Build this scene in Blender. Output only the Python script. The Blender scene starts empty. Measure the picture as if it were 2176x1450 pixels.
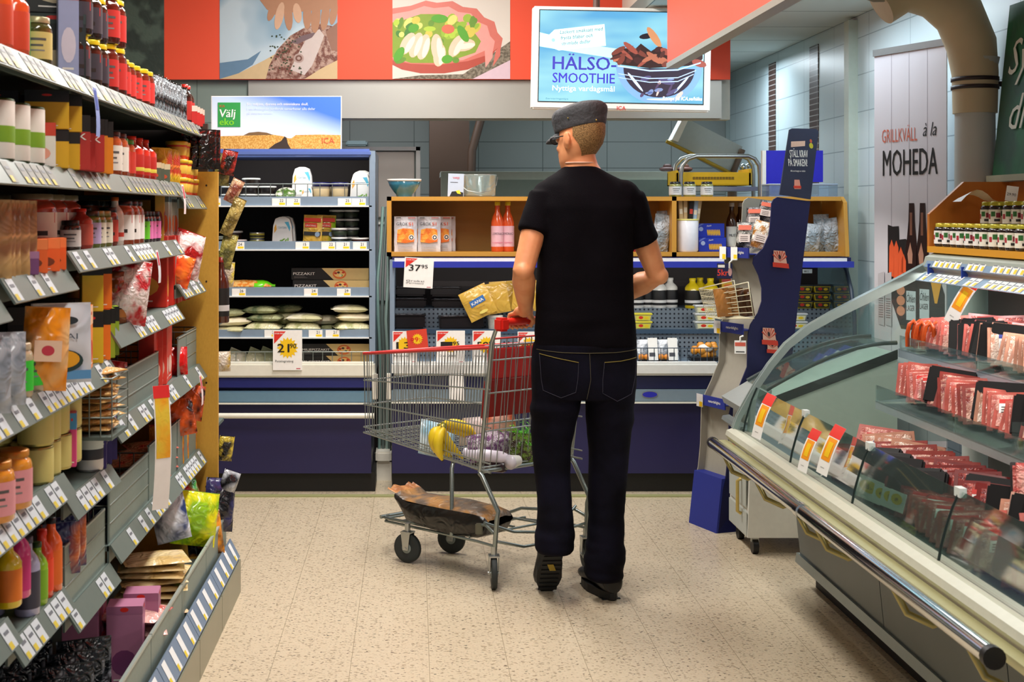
import bpy, bmesh, math, random
from math import sin, cos, pi, radians as R, sqrt, atan2
from mathutils import Vector, Matrix, noise
random.seed(7)
SC = bpy.context.scene
COL = SC.collection

# ---------------------------------------------------------------- camera, light, exposure
F = 2900.0; CX = 880.0; CY = 455.0; EYE = 1.45        # a level camera with a lens shift, frame 2176x1450
cam_d = bpy.data.cameras.new('camera'); cam = bpy.data.objects.new('camera', cam_d); COL.objects.link(cam)
cam.location = (0, 0, EYE); cam.rotation_euler = (pi/2, 0, 0)
cam_d.sensor_width = 36; cam_d.lens = 36*F/2176
cam_d.shift_x = (1088-CX)/2176; cam_d.shift_y = (CY-725)/2176
cam_d.clip_start = .05; cam_d.clip_end = 60
cam_d.dof.use_dof = True; cam_d.dof.focus_distance = 6.0; cam_d.dof.aperture_fstop = 9
SC.camera = cam
SC.view_settings.view_transform = 'Standard'; SC.view_settings.look = 'None'
SC.view_settings.gamma = 1; SC.view_settings.use_curve_mapping = False
SC.view_settings.exposure = 0.1
w = bpy.data.worlds.new('world'); SC.world = w; w.use_nodes = True
w.node_tree.nodes['Background'].inputs[0].default_value = (.82, .88, 1, 1)
w.node_tree.nodes['Background'].inputs[1].default_value = .30
def area(name, loc, size, power, rot=(0, 0, 0), col=(1, .97, .92), spread=180):
    d = bpy.data.lights.new(name, 'AREA'); d.shape = 'RECTANGLE'; d.size, d.size_y = size
    d.energy = power; d.color = col; d.spread = R(spread)
    o = bpy.data.objects.new(name, d); COL.objects.link(o); o.location = loc; o.rotation_euler = rot
    return o
WARM = (1, .93, .80); COOL = (.80, .92, 1)
for x, y, e_ in ((-.1, 1.7, 30), (-.1, 4.2, 56), (-.1, 6.3, 74)):
    area('aisle_lamp', (x, y, 3.12), (.35, 1.5), e_, col=(1, .96, .90))
area('aisle_lamp', (1.6, 2.2, 2.45), (.3, 1.4), 15, col=(1, .95, .88))
area('counter_lamp', (1.9, 6.4, 2.46), (.5, 1.2), 16, col=COOL)
area('kitchen_lamp', (-.2, 9.2, 2.46), (1.2, .3), 20, col=(.95, .97, 1))
area('kitchen_lamp', (1.75, 9.0, 2.46), (1.0, .5), 20, col=COOL)

def px(x, y, Y):
    """world point seen at pixel (x, y) at the depth Y"""
    return Vector(((x-CX)*Y/F, Y, EYE-(y-CY)*Y/F))
def pw(d, Y): return d*Y/F

# ---------------------------------------------------------------- materials
def lin(h):
    h = h.lstrip('#'); c = [int(h[i:i+2], 16)/255 for i in (0, 2, 4)]
    return tuple((x/12.92 if x <= .04045 else ((x+.055)/1.055)**2.4) for x in c)+(1,)
MATS = {}
def mat(h, rough=.55, metal=0, var=.06, scale=40, bump=0, emit=0, spec=.5, coat=0, alpha=None, bscale=None):
    key = (h, rough, metal, var, scale, bump, emit, spec, coat, bscale)
    if key in MATS: return MATS[key]
    m = bpy.data.materials.new('surface_'+h.lstrip('#')); m.use_nodes = True; MATS[key] = m
    nt = m.node_tree; b = nt.nodes['Principled BSDF']; c = lin(h)
    b.inputs['Roughness'].default_value = rough; b.inputs['Metallic'].default_value = metal
    b.inputs['Specular IOR Level'].default_value = spec; b.inputs['Coat Weight'].default_value = coat
    if emit:
        b.inputs['Emission Color'].default_value = c; b.inputs['Emission Strength'].default_value = emit
    tc = nt.nodes.new('ShaderNodeTexCoord')
    n = nt.nodes.new('ShaderNodeTexNoise'); n.inputs['Scale'].default_value = scale; n.inputs['Detail'].default_value = 2
    nt.links.new(tc.outputs['Object'], n.inputs['Vector'])
    mx = nt.nodes.new('ShaderNodeMix'); mx.data_type = 'RGBA'
    mx.inputs[6].default_value = tuple(min(1, x*(1-var)) for x in c[:3])+(1,)
    mx.inputs[7].default_value = tuple(min(1, x*(1+var)) for x in c[:3])+(1,)
    nt.links.new(n.outputs[0], mx.inputs[0]); nt.links.new(mx.outputs[2], b.inputs['Base Color'])
    if bump:
        n2 = nt.nodes.new('ShaderNodeTexNoise'); n2.inputs['Scale'].default_value = bscale or scale; n2.inputs['Detail'].default_value = 3
        nt.links.new(tc.outputs['Object'], n2.inputs['Vector'])
        bp = nt.nodes.new('ShaderNodeBump'); bp.inputs['Strength'].default_value = bump; bp.inputs['Distance'].default_value = .01
        nt.links.new(n2.outputs[0], bp.inputs['Height']); nt.links.new(bp.outputs[0], b.inputs['Normal'])
    return m
def glass(name='clear', tint='#f4fffb', refl=.06, rough=.03, amount=.10):
    """thin pane: mostly transparent, reflecting more at grazing angles, a little milky"""
    key = ('glass', tint, refl, rough, amount)
    if key in MATS: return MATS[key]
    m = bpy.data.materials.new(name+'_glass'); m.use_nodes = True; MATS[key] = m
    nt = m.node_tree; nt.nodes.clear(); out = nt.nodes.new('ShaderNodeOutputMaterial')
    t = nt.nodes.new('ShaderNodeBsdfTransparent'); t.inputs[0].default_value = lin(tint)
    g = nt.nodes.new('ShaderNodeBsdfGlossy'); g.inputs['Roughness'].default_value = rough
    d = nt.nodes.new('ShaderNodeBsdfDiffuse'); d.inputs[0].default_value = lin('#dfeee8')
    lw = nt.nodes.new('ShaderNodeLayerWeight'); lw.inputs[0].default_value = .25
    ma = nt.nodes.new('ShaderNodeMath'); ma.operation = 'MULTIPLY_ADD'; ma.inputs[1].default_value = .55; ma.inputs[2].default_value = refl
    nt.links.new(lw.outputs['Fresnel'], ma.inputs[0])
    m1 = nt.nodes.new('ShaderNodeMixShader'); m2 = nt.nodes.new('ShaderNodeMixShader')
    m1.inputs[0].default_value = amount
    nt.links.new(t.outputs[0], m1.inputs[1]); nt.links.new(d.outputs[0], m1.inputs[2])
    nt.links.new(ma.outputs[0], m2.inputs[0]); nt.links.new(m1.outputs[0], m2.inputs[1]); nt.links.new(g.outputs[0], m2.inputs[2])
    nt.links.new(m2.outputs[0], out.inputs[0])
    return m
def nodes_mat(name):
    m = bpy.data.materials.new(name); m.use_nodes = True
    return m, m.node_tree, m.node_tree.nodes['Principled BSDF']
def wood(h1='#c9963f', h2='#a8752a', rough=.4, axis=0, sc=3):
    key = ('wood', h1, h2, axis, sc)
    if key in MATS: return MATS[key]
    m, nt, b = nodes_mat('wood'); MATS[key] = m
    tc = nt.nodes.new('ShaderNodeTexCoord'); mp = nt.nodes.new('ShaderNodeMapping')
    s = [30, 30, 30]; s[axis] = sc; mp.inputs['Scale'].default_value = s
    nt.links.new(tc.outputs['Object'], mp.inputs[0])
    n = nt.nodes.new('ShaderNodeTexNoise'); n.inputs['Scale'].default_value = 1; n.inputs['Detail'].default_value = 4
    nt.links.new(mp.outputs[0], n.inputs[0])
    mx = nt.nodes.new('ShaderNodeMix'); mx.data_type = 'RGBA'; mx.inputs[6].default_value = lin(h1); mx.inputs[7].default_value = lin(h2)
    nt.links.new(n.outputs[0], mx.inputs[0]); nt.links.new(mx.outputs[2], b.inputs['Base Color'])
    b.inputs['Roughness'].default_value = rough
    return m
def film(h, h2, scale=25, rough=.18, bump=.6, metal=0, detail=2, thr=.5):
    """glossy crinkled wrapping with blotches of what it holds or has printed on it"""
    key = ('film', h, h2, scale, rough, bump, metal, thr)
    if key in MATS: return MATS[key]
    m, nt, b = nodes_mat('wrap_'+h.lstrip('#')); MATS[key] = m
    tc = nt.nodes.new('ShaderNodeTexCoord')
    n = nt.nodes.new('ShaderNodeTexNoise'); n.inputs['Scale'].default_value = scale; n.inputs['Detail'].default_value = detail
    nt.links.new(tc.outputs['Object'], n.inputs[0])
    cr = nt.nodes.new('ShaderNodeValToRGB'); cr.color_ramp.elements[0].position = thr-.07; cr.color_ramp.elements[1].position = thr+.07
    cr.color_ramp.elements[0].color = lin(h); cr.color_ramp.elements[1].color = lin(h2)
    nt.links.new(n.outputs[0], cr.inputs[0]); nt.links.new(cr.outputs[0], b.inputs['Base Color'])
    b.inputs['Roughness'].default_value = rough; b.inputs['Metallic'].default_value = metal
    v = nt.nodes.new('ShaderNodeTexNoise'); v.inputs['Scale'].default_value = scale*2.2; v.inputs['Detail'].default_value = 1
    v.inputs['Distortion'].default_value = 1.5
    nt.links.new(tc.outputs['Object'], v.inputs[0])
    bp = nt.nodes.new('ShaderNodeBump'); bp.inputs['Strength'].default_value = bump; bp.inputs['Distance'].default_value = .02
    nt.links.new(v.outputs[0], bp.inputs['Height']); nt.links.new(bp.outputs[0], b.inputs['Normal'])
    return m

# ---------------------------------------------------------------- mesh builder
TXT = {}
def text_geo(s, bold=0.0, shear=0.0):
    k = (s, bold, shear)
    if k in TXT: return TXT[k]
    c = bpy.data.curves.new('t', 'FONT'); c.body = s; c.size = 1; c.offset = 0; c.shear = shear; c.resolution_u = 2
    c.fill_mode = 'FRONT'
    o = bpy.data.objects.new('t', c); COL.objects.link(o)
    me = bpy.data.meshes.new_from_object(o)
    v = [tuple(p.co) for p in me.vertices]; f = [tuple(p.vertices) for p in me.polygons]
    bpy.data.objects.remove(o); bpy.data.curves.remove(c); bpy.data.meshes.remove(me)
    if v:
        x0 = min(p[0] for p in v); x1 = max(p[0] for p in v)
        v = [(p[0]-x0, p[1], 0) for p in v]
        TXT[k] = (v, f, x1-x0)
    else: TXT[k] = ([], [], 0)
    return TXT[k]
FRONT = Matrix(((1, 0, 0, 0), (0, 0, -1, 0), (0, 1, 0, 0), (0, 0, 0, 1)))     # x right, y up, normal towards -Y
SIDE = Matrix(((0, 0, 1, 0), (1, 0, 0, 0), (0, 1, 0, 0), (0, 0, 0, 1)))       # plane facing +X: x runs to +Y
def T(x, y, z): return Matrix.Translation((x, y, z))
def RX(a): return Matrix.Rotation(R(a), 4, 'X')
def RY(a): return Matrix.Rotation(R(a), 4, 'Y')
def RZ(a): return Matrix.Rotation(R(a), 4, 'Z')
class MB:
    def __init__(s, M=None): s.v = []; s.f = []; s.mi = []; s.sm = []; s.mats = []; s.M = M
    def add(s, vs, fs, m, M=None, smooth=False):
        if m not in s.mats: s.mats.append(m)
        k = s.mats.index(m); n = len(s.v)
        if M is not None: vs = [M @ Vector(v) for v in vs]
        if s.M is not None: vs = [s.M @ Vector(v) for v in vs]
        s.v += [tuple(v) for v in vs]
        for f in fs: s.f.append(tuple(i+n for i in f)); s.mi.append(k); s.sm.append(smooth)
        return s
    def box(s, x0, x1, y0, y1, z0, z1, m, M=None):
        vs = [(x, y, z) for x in (x0, x1) for y in (y0, y1) for z in (z0, z1)]
        return s.add(vs, [(0, 1, 3, 2), (4, 6, 7, 5), (0, 4, 5, 1), (2, 3, 7, 6), (0, 2, 6, 4), (1, 5, 7, 3)], m, M)
    def rbox(s, x0, x1, y0, y1, z0, z1, r, m, M=None):
        """box with chamfered edges"""
        r = min(r, abs(x1-x0)*.49, abs(y1-y0)*.49, abs(z1-z0)*.49)
        bm = bmesh.new(); bmesh.ops.create_cube(bm, size=1)
        for v in bm.verts: v.co = Vector(((x0+x1)/2+v.co.x*(x1-x0), (y0+y1)/2+v.co.y*(y1-y0), (z0+z1)/2+v.co.z*(z1-z0)))
        bmesh.ops.bevel(bm, geom=bm.edges[:], offset=r, segments=2, affect='EDGES')
        bm.verts.index_update()
        s.add([v.co.copy() for v in bm.verts], [[v.index for v in f.verts] for f in bm.faces], m, M); bm.free(); return s
    def tube(s, pts, r, m, n=8, closed=False, M=None, cap=True):
        pts = [Vector(p) for p in pts]; N = len(pts); rings = []; up = None
        for i, p in enumerate(pts):
            a = pts[(i-1) % N] if (closed or i) else p; b = pts[(i+1) % N] if (closed or i < N-1) else p
            t = (b-a).normalized() if (b-a).length > 1e-9 else Vector((0, 0, 1))
            if up is None: up = t.orthogonal().normalized()
            up = (up-t*up.dot(t)); up = up.normalized() if up.length > 1e-6 else t.orthogonal().normalized()
            w_ = t.cross(up); rr = r[i] if isinstance(r, (list, tuple)) else r
            rings.append([p+(up*cos(2*pi*k/n)+w_*sin(2*pi*k/n))*rr for k in range(n)])
        return s.loft(rings, m, closed=closed, cap=cap and not closed, M=M)
    def loft(s, rings, m, closed=False, cap=True, M=None, smooth=True, wrap=True):
        n = len(rings[0]); vs = [v for r_ in rings for v in r_]; fs = []
        K = len(rings)
        for i in range(K if closed else K-1):
            j = (i+1) % K
            for k in range(n if wrap else n-1):
                l = (k+1) % n; fs.append((i*n+k, i*n+l, j*n+l, j*n+k))
        s.add(vs, fs, m, M, smooth)
        if cap:
            s.add([Vector(v) for v in rings[0]], [tuple(range(n))[::-1]], m, M)
            s.add([Vector(v) for v in rings[-1]], [tuple(range(n))], m, M)
        return s
    def lathe(s, prof, m, n=20, M=None, sx=1, sy=1, smooth=True):
        rings = [[(r*cos(2*pi*k/n)*sx, r*sin(2*pi*k/n)*sy, z) for k in range(n)] for r, z in prof]
        return s.loft(rings, m, M=M, smooth=smooth)
    def prism(s, poly, d0, d1, m, M=None):
        """polygon in local x,y pushed along z"""
        n = len(poly); vs = [(x, y, d0) for x, y in poly]+[(x, y, d1) for x, y in poly]
        fs = [tuple(range(n))[::-1], tuple(range(n, 2*n))]+[(i, (i+1) % n, n+(i+1) % n, n+i) for i in range(n)]
        return s.add(vs, fs, m, M)
    def poly(s, pts, m, M=None): return s.add([(p[0], p[1], p[2] if len(p) > 2 else 0) for p in pts], [tuple(range(len(pts)))], m, M)
    def disc(s, cx, cy, rx, ry, m, M=None, n=20, z=0, a=0):
        ca, sa = cos(R(a)), sin(R(a))
        return s.poly([(cx+rx*cos(2*pi*k/n)*ca-ry*sin(2*pi*k/n)*sa, cy+rx*cos(2*pi*k/n)*sa+ry*sin(2*pi*k/n)*ca, z) for k in range(n)], m, M)
    def star(s, cx, cy, r0, r1, k, m, M=None, z=0):
        return s.poly([(cx+(r0 if i % 2 else r1)*cos(pi*i/k), cy+(r0 if i % 2 else r1)*sin(pi*i/k), z) for i in range(2*k)], m, M)
    def text(s, t, x, y, size, m, M=None, z=0.0006, bold=0, shear=0, align='l', fit=None, a=0):
        v, f, wd = text_geo(t, bold, shear)
        if not v: return s
        sx = size if fit is None else fit/wd
        ox = 0 if align == 'l' else (-wd/2 if align == 'c' else -wd)
        L_ = Matrix.Translation((x, y, z)) @ Matrix.Rotation(R(a), 4, 'Z')
        vs = [L_ @ Vector(((p[0]+ox)*sx, p[1]*size, 0)) for p in v]
        s.add(vs, f, m, M)
        if bold > .012:     # heavier letters: the same outlines once more, a hair to the side
            for k_ in (-1, 1): s.add([v+Vector((k_*bold*.5*min(sx, size), k_*bold*.3*min(sx, size)*.5, .00004*(k_+2))) for v in vs], f, m, M)
        return s
    def sphere(s, c, r, m, M=None, n=12, sc=(1, 1, 1)):
        rings = []
        for i in range(1, n):
            t = pi*i/n
            rings.append([(c[0]+r*sin(t)*cos(2*pi*k/(n*2))*sc[0], c[1]+r*sin(t)*sin(2*pi*k/(n*2))*sc[1], c[2]-r*cos(t)*sc[2]) for k in range(n*2)])
        return s.loft(rings, m, M=M)
    def build(s, name, parent=None, loc=None, rot=None, bevel=0):
        me = bpy.data.meshes.new(name); me.from_pydata(s.v, [], s.f)
        for m in s.mats: me.materials.append(m)
        me.polygons.foreach_set('material_index', s.mi); me.polygons.foreach_set('use_smooth', s.sm); me.update()
        o = bpy.data.objects.new(name, me); COL.objects.link(o)
        if parent: o.parent = parent
        if loc is not None: o.location = loc
        if rot is not None: o.rotation_euler = [R(a) for a in rot]
        if bevel:
            b = o.modifiers.new('bevel', 'BEVEL'); b.width = bevel; b.segments = 2; b.limit_method = 'ANGLE'
        return o
LABELS = {}
def tag(o, label, cat, group=None, kind=None):
    o['label'] = label; o['category'] = cat
    if group: o['group'] = group
    if kind: o['kind'] = kind
    k = len(label.split())
    if k < 4 or k > 16: print('LABEL LEN', k, label)
    LABELS.setdefault(label, []).append((o.name, group))
    return o
def thing(name, label, cat, loc=(0, 0, 0), rot=0, group=None):
    o = bpy.data.objects.new(name, None); COL.objects.link(o); o.empty_display_size = .05
    o.location = loc; o.rotation_euler = (0, 0, R(rot)) if not isinstance(rot, (tuple, list)) else [R(a) for a in rot]
    return tag(o, label, cat, group)
def struct(mb, name):
    o = mb.build(name); o['kind'] = 'structure'; return o
def dup(root, label, loc, rot=None, scale=None, group=None):
    r = root.copy(); COL.objects.link(r); r.location = loc
    if rot is not None: r.rotation_euler = (0, 0, R(rot)) if not isinstance(rot, (tuple, list)) else [R(a) for a in rot]
    if scale: r.scale = scale
    for ch in list(root.children):
        c = ch.copy(); COL.objects.link(c); c.parent = r
        for g in ch.children:
            d = g.copy(); COL.objects.link(d); d.parent = c
    tag(r, label, root['category'], group or root.get('group'))
    return r
def grid_mesh(mb, nx, ny, fn, m, smooth=True, M=None):
    vs = [fn(i/(nx-1), j/(ny-1)) for j in range(ny) for i in range(nx)]
    fs = [(j*nx+i, j*nx+i+1, (j+1)*nx+i+1, (j+1)*nx+i) for j in range(ny-1) for i in range(nx-1)]
    return mb.add(vs, fs, m, M, smooth)

# common surfaces
STEEL = mat('#b4b8b6', .32, .9, .08, 8)
CHROME = mat('#d8dcdc', .12, 1)
ZINC = mat('#9ba39f', .3, .85)
WHITE = mat('#f2f0ea', .5); OFFW = mat('#e4dfd2', .5); BLACK = mat('#0d0a0c', .5); DARK = mat('#17100f', .7)
SHELFG = mat('#86958f', .45, .1); SHELFD = mat('#4e5a58', .5); FRG = mat('#7f93a6', .4, .2); RED = mat('#e02818', .5)
YEL = mat('#f7d21a', .5); NAVY = mat('#191a52', .45); ORANGE = mat('#ee6a1c', .5)
INK = mat('#151312', .6); PAPER = mat('#f6f4f0', .6)
CLEAR = glass()

def P(mb, name, parent=None, par=None):
    """link a part built in world coordinates under its thing"""
    o = mb.build(name); p = parent or par
    o.parent = p
    if p.parent is None and p.type == 'EMPTY':
        o.matrix_parent_inverse = (Matrix.Translation(p.location) @ p.rotation_euler.to_matrix().to_4x4()).inverted()
    return o
def L(mb, name, par): o = mb.build(name); o.parent = par; return o
# ================================================================ the room
def floor_mat():
    m, nt, b = nodes_mat('speckled_vinyl')
    g = nt.nodes.new('ShaderNodeNewGeometry'); mp = nt.nodes.new('ShaderNodeMapping')
    nt.links.new(g.outputs['Position'], mp.inputs[0]); mp.inputs['Scale'].default_value = (.62, 1.1, 1)
    n = nt.nodes.new('ShaderNodeTexNoise'); n.inputs['Scale'].default_value = 90; n.inputs['Detail'].default_value = 3
    nt.links.new(mp.outputs[0], n.inputs[0])
    base = nt.nodes.new('ShaderNodeMix'); base.data_type = 'RGBA'
    base.inputs[6].default_value = lin('#c6b598'); base.inputs[7].default_value = lin('#d8c9b0'); nt.links.new(n.outputs[0], base.inputs[0])
    prev = base.outputs[2]
    for sc, th, colr, keep in ((55, .24, '#a08f74', .5), (75, .22, '#57463e', .22), (100, .28, '#8a7a66', .4), (62, .2, '#4c5044', .12), (140, .3, '#b0a088', .6)):
        v = nt.nodes.new('ShaderNodeTexVoronoi'); v.inputs['Scale'].default_value = sc
        d = nt.nodes.new('ShaderNodeMixRGB'); d.blend_type = 'ADD'; d.inputs[0].default_value = .012
        nt.links.new(mp.outputs[0], d.inputs[1]); nt.links.new(n.outputs[1], d.inputs[2]); nt.links.new(d.outputs[0], v.inputs['Vector'])
        lt = nt.nodes.new('ShaderNodeMath'); lt.operation = 'LESS_THAN'; lt.inputs[1].default_value = th; nt.links.new(v.outputs['Distance'], lt.inputs[0])
        sp = nt.nodes.new('ShaderNodeSeparateColor'); nt.links.new(v.outputs['Color'], sp.inputs[0])
        l2 = nt.nodes.new('ShaderNodeMath'); l2.operation = 'LESS_THAN'; l2.inputs[1].default_value = keep; nt.links.new(sp.outputs[0], l2.inputs[0])
        mu = nt.nodes.new('ShaderNodeMath'); mu.operation = 'MULTIPLY'; nt.links.new(lt.outputs[0], mu.inputs[0]); nt.links.new(l2.outputs[0], mu.inputs[1])
        x = nt.nodes.new('ShaderNodeMix'); x.data_type = 'RGBA'; nt.links.new(mu.outputs[0], x.inputs[0]); nt.links.new(prev, x.inputs[6]); x.inputs[7].default_value = lin(colr)
        prev = x.outputs[2]
    s = nt.nodes.new('ShaderNodeSeparateXYZ'); nt.links.new(g.outputs['Position'], s.inputs[0])
    a = nt.nodes.new('ShaderNodeMath'); a.operation = 'ADD'; a.inputs[1].default_value = 10.1-.048; nt.links.new(s.outputs[0], a.inputs[0])
    md = nt.nodes.new('ShaderNodeMath'); md.operation = 'MODULO'; md.inputs[1].default_value = .2525; nt.links.new(a.outputs[0], md.inputs[0])
    l = nt.nodes.new('ShaderNodeMath'); l.operation = 'LESS_THAN'; l.inputs[1].default_value = .0018; nt.links.new(md.outputs[0], l.inputs[0])
    x = nt.nodes.new('ShaderNodeMix'); x.data_type = 'RGBA'; nt.links.new(l.outputs[0], x.inputs[0]); nt.links.new(prev, x.inputs[6]); x.inputs[7].default_value = lin('#94866c')
    nt.links.new(x.outputs[2], b.inputs['Base Color'])
    b.inputs['Roughness'].default_value = .28; b.inputs['Specular IOR Level'].default_value = .45
    return m
def tile_mat(name, h, grout, tw=.49, th=.2, rough=.35, ax=0, var='#'):
    m, nt, b = nodes_mat(name)
    g = nt.nodes.new('ShaderNodeNewGeometry'); s = nt.nodes.new('ShaderNodeSeparateXYZ'); nt.links.new(g.outputs['Position'], s.inputs[0])
    c = nt.nodes.new('ShaderNodeCombineXYZ'); nt.links.new(s.outputs[ax], c.inputs[0]); nt.links.new(s.outputs[2], c.inputs[1])
    br = nt.nodes.new('ShaderNodeTexBrick'); br.offset = 0; br.inputs['Scale'].default_value = 1
    br.inputs['Brick Width'].default_value = tw; br.inputs['Row Height'].default_value = th; br.inputs['Mortar Size'].default_value = .003
    br.inputs['Color1'].default_value = lin(h); br.inputs['Color2'].default_value = lin(var if len(var) > 1 else h); br.inputs['Mortar'].default_value = lin(grout)
    nt.links.new(c.outputs[0], br.inputs['Vector']); nt.links.new(br.outputs[0], b.inputs['Base Color']); b.inputs['Roughness'].default_value = rough
    return m
FLOORM = floor_mat()
XW = 2.4; YB = 10.4
struct(MB().box(-2.2, 2.6, -1.5, YB+.2, -.1, 0, FLOORM), 'floor')
BT = tile_mat('back_tiles', '#858b88', '#4c5352', ax=0)
struct(MB().box(-2.4, XW+.2, YB, YB+.15, 0, 3.3, BT), 'wall_back')
WT = tile_mat('side_tiles', '#c3d3d8', '#8fa2aa', ax=1, tw=.6)
mb = MB(); BRK = tile_mat('brown_brick', '#4a3732', '#a09a98', .3, .034, ax=1)
mb.box(XW, XW+.15, -1.5, YB, 0, 2.52, WT)
struct(mb, 'wall_right')
for n_, (a, b_) in enumerate(((1635, 1649), (1722, 1740))):     # dark brick strips let into the tiled side wall
    y0 = XW*F/(b_-CX); y1 = XW*F/(a-CX)
    struct(MB().box(XW-.006, XW+.01, y0, y1, 1.2, 2.52-(.06), BRK), 'trim_%d' % (n_+1))
y0 = XW*F/(1818-CX)
struct(MB().box(XW-.05, XW, y0-.04, y0+.04, 0, 2.50, mat('#b9c4b8', .5)), 'trim_3')
# grey corner profile where the kitchen's back wall meets the side wall
struct(MB().box(XW-.03, XW-.001, YB-.03, YB-.001, 0, 2.5, mat('#8b9896', .4)), 'trim_4')
struct(MB().box(-2.4, -2.2, -1.5, YB, 0, 3.3, mat('#8a8f86', .6)), 'wall_left')
# ceilings: high over the aisle, a lowered tiled one over the counters
ct = nodes_mat('ceiling_tiles'); m, nt, b = ct
g = nt.nodes.new('ShaderNodeNewGeometry')
br = nt.nodes.new('ShaderNodeTexBrick'); br.offset = 0; br.inputs['Scale'].default_value = 1; br.inputs['Brick Width'].default_value = .6; br.inputs['Row Height'].default_value = .6
br.inputs['Mortar Size'].default_value = .008; br.inputs['Color1'].default_value = lin('#c9d0cb'); br.inputs['Color2'].default_value = lin('#bfc8c4'); br.inputs['Mortar'].default_value = lin('#7d8a88')
nt.links.new(g.outputs['Position'], br.inputs['Vector']); nt.links.new(br.outputs[0], b.inputs['Base Color']); b.inputs['Roughness'].default_value = .8
mb = MB(); mb.box(1.2, XW+.15, -1.5, 7.95, 2.52, 2.6, m); mb.box(-2.4, XW+.15, 7.95, YB+.1, 2.52, 2.6, m); mb.box(-2.4, 1.2, -1.5, 7.95, 3.2, 3.3, mat('#d8d4c8', .8))
mb.box(1.2, 1.25, -1.5, 7.95, 2.6, 3.3, mat('#d8d4c8', .8))
struct(mb, 'ceiling')
# tiled wall piece on the left in front of the kitchen, dark pillar behind the opening
GT = tile_mat('grey_tiles', '#7d8c85', '#5c6a66', .42, .33, ax=0)
mb = MB(); mb.box(-2.2, -.955, 7.92, 8.1, 0, 3.2, GT); struct(mb, 'wall_left.001')
mb = MB(); a = px(912, 250, 9.9); c = px(995, 250, 9.9)
mb.box(a.x, c.x, 9.7, 10.0, 0, 2.5, mat('#3a2617', .6))
struct(mb, 'trim_5')
struct(MB().tube([px(1022, 252, 9.6), px(1003, 320, 9.6), px(1000, 440, 9.6)], .03, mat('#3a2617', .6)), 'trim_6')
# bulkhead over the counters with the steel fascia
mb = MB(); mb.box(-2.2, 1.2, 7.95, 8.05, 2.0, 3.2, mat('#b9bcb2', .5)); mb.box(1.2, 1.84, 7.95, 8.05, 2.0, 2.52, mat('#b9bcb2', .5))
struct(mb, 'wall_back.001')
mb = MB(); mb.box(-.96, 1.78, 7.90, 7.948, 2.005, 2.225, mat('#aeaea8', .34, .35, .08, 3)); struct(mb, 'trim_7')
# floor edge strip in front of the cooling cabinets
struct(MB().box(-1.4, 2.2, 6.98, 7.03, 0, .006, mat('#9a9a6a', .5)), 'baseboard_back')
# ================================================================ the shopper
def remeshed(mb, name, voxel, smooth, m, parent=None, disp=None):
    """one continuous surface grown around overlapping pieces"""
    o = mb.build('tmp')
    r_ = o.modifiers.new('r', 'REMESH'); r_.mode = 'VOXEL'; r_.voxel_size = voxel; r_.use_smooth_shade = True
    s_ = o.modifiers.new('s', 'SMOOTH'); s_.factor = .5; s_.iterations = smooth
    dg = bpy.context.evaluated_depsgraph_get(); me = bpy.data.meshes.new_from_object(o.evaluated_get(dg)); bpy.data.objects.remove(o)
    if disp:
        nn_ = [v.normal.copy() for v in me.vertices]; cc_ = [v.co.copy() for v in me.vertices]
        me.vertices.foreach_set('co', [x for c_, n_ in zip(cc_, nn_) for x in c_+n_*disp(c_)])
    me.materials.clear(); me.materials.append(m)
    me.polygons.foreach_set('material_index', [0]*len(me.polygons)); me.polygons.foreach_set('use_smooth', [True]*len(me.polygons))
    me.update(); me.name = name
    o = bpy.data.objects.new(name, me); COL.objects.link(o)
    if parent: o.parent = parent; o.matrix_parent_inverse = (Matrix.Translation(parent.location) @ parent.rotation_euler.to_matrix().to_4x4()).inverted()
    return o
KM = 5.12/F
def mp(x, y, dY=0): return px(x, y, 5.12+dY)
def ell(c, rx, ry, n=24, tilt=0, pw_=2.3):
    """superellipse ring in a horizontal plane"""
    out = []
    for k in range(n):
        a = 2*pi*k/n; ca, sa = cos(a), sin(a)
        x = rx*abs(ca)**(2/pw_)*(1 if ca >= 0 else -1); y = ry*abs(sa)**(2/pw_)*(1 if sa >= 0 else -1)
        out.append((c[0]+x, c[1]+y, c[2]+tilt*x))
    return out
SKN = nodes_mat('skin'); m, nt, b = SKN; tc = nt.nodes.new('ShaderNodeTexCoord'); n_ = nt.nodes.new('ShaderNodeTexNoise'); n_.inputs['Scale'].default_value = 22
mx = nt.nodes.new('ShaderNodeMix'); mx.data_type = 'RGBA'; mx.inputs[6].default_value = lin('#de8656'); mx.inputs[7].default_value = lin('#f2ae7c'); nt.links.new(tc.outputs['Object'], n_.inputs[0]); nt.links.new(n_.outputs[0], mx.inputs[0]); nt.links.new(mx.outputs[2], b.inputs['Base Color'])
b.inputs['Roughness'].default_value = .5; b.inputs['Subsurface Weight'].default_value = .08; b.inputs['Subsurface Radius'].default_value = (.02, .008, .004); SKIN = m
man = thing('person', 'man from behind in black t-shirt, dark jeans and grey cap pushing the shopping cart', 'person', (.64, 5.14, 0))
U = Vector((.788, .616, 0)); FW_ = Vector((-.616, .788, 0)); ZV = Vector((0, 0, 1))
HN = Vector((.345, 5.23, 1.035))            # near end of the cart handle
Lsh, Lel, Lwr, Lhd = Vector((.478, 5.12, 1.50)), Vector((.403, 5.04, 1.24)), Vector((.428, 5.225, 1.085)), HN+U*.085
Rsh, Rel, Rwr, Rhd = Vector((.815, 5.13, 1.495)), Vector((.925, 5.20, 1.215)), Vector((.745, 5.40, 1.095)), HN+U*.42
mb = MB()
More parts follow.
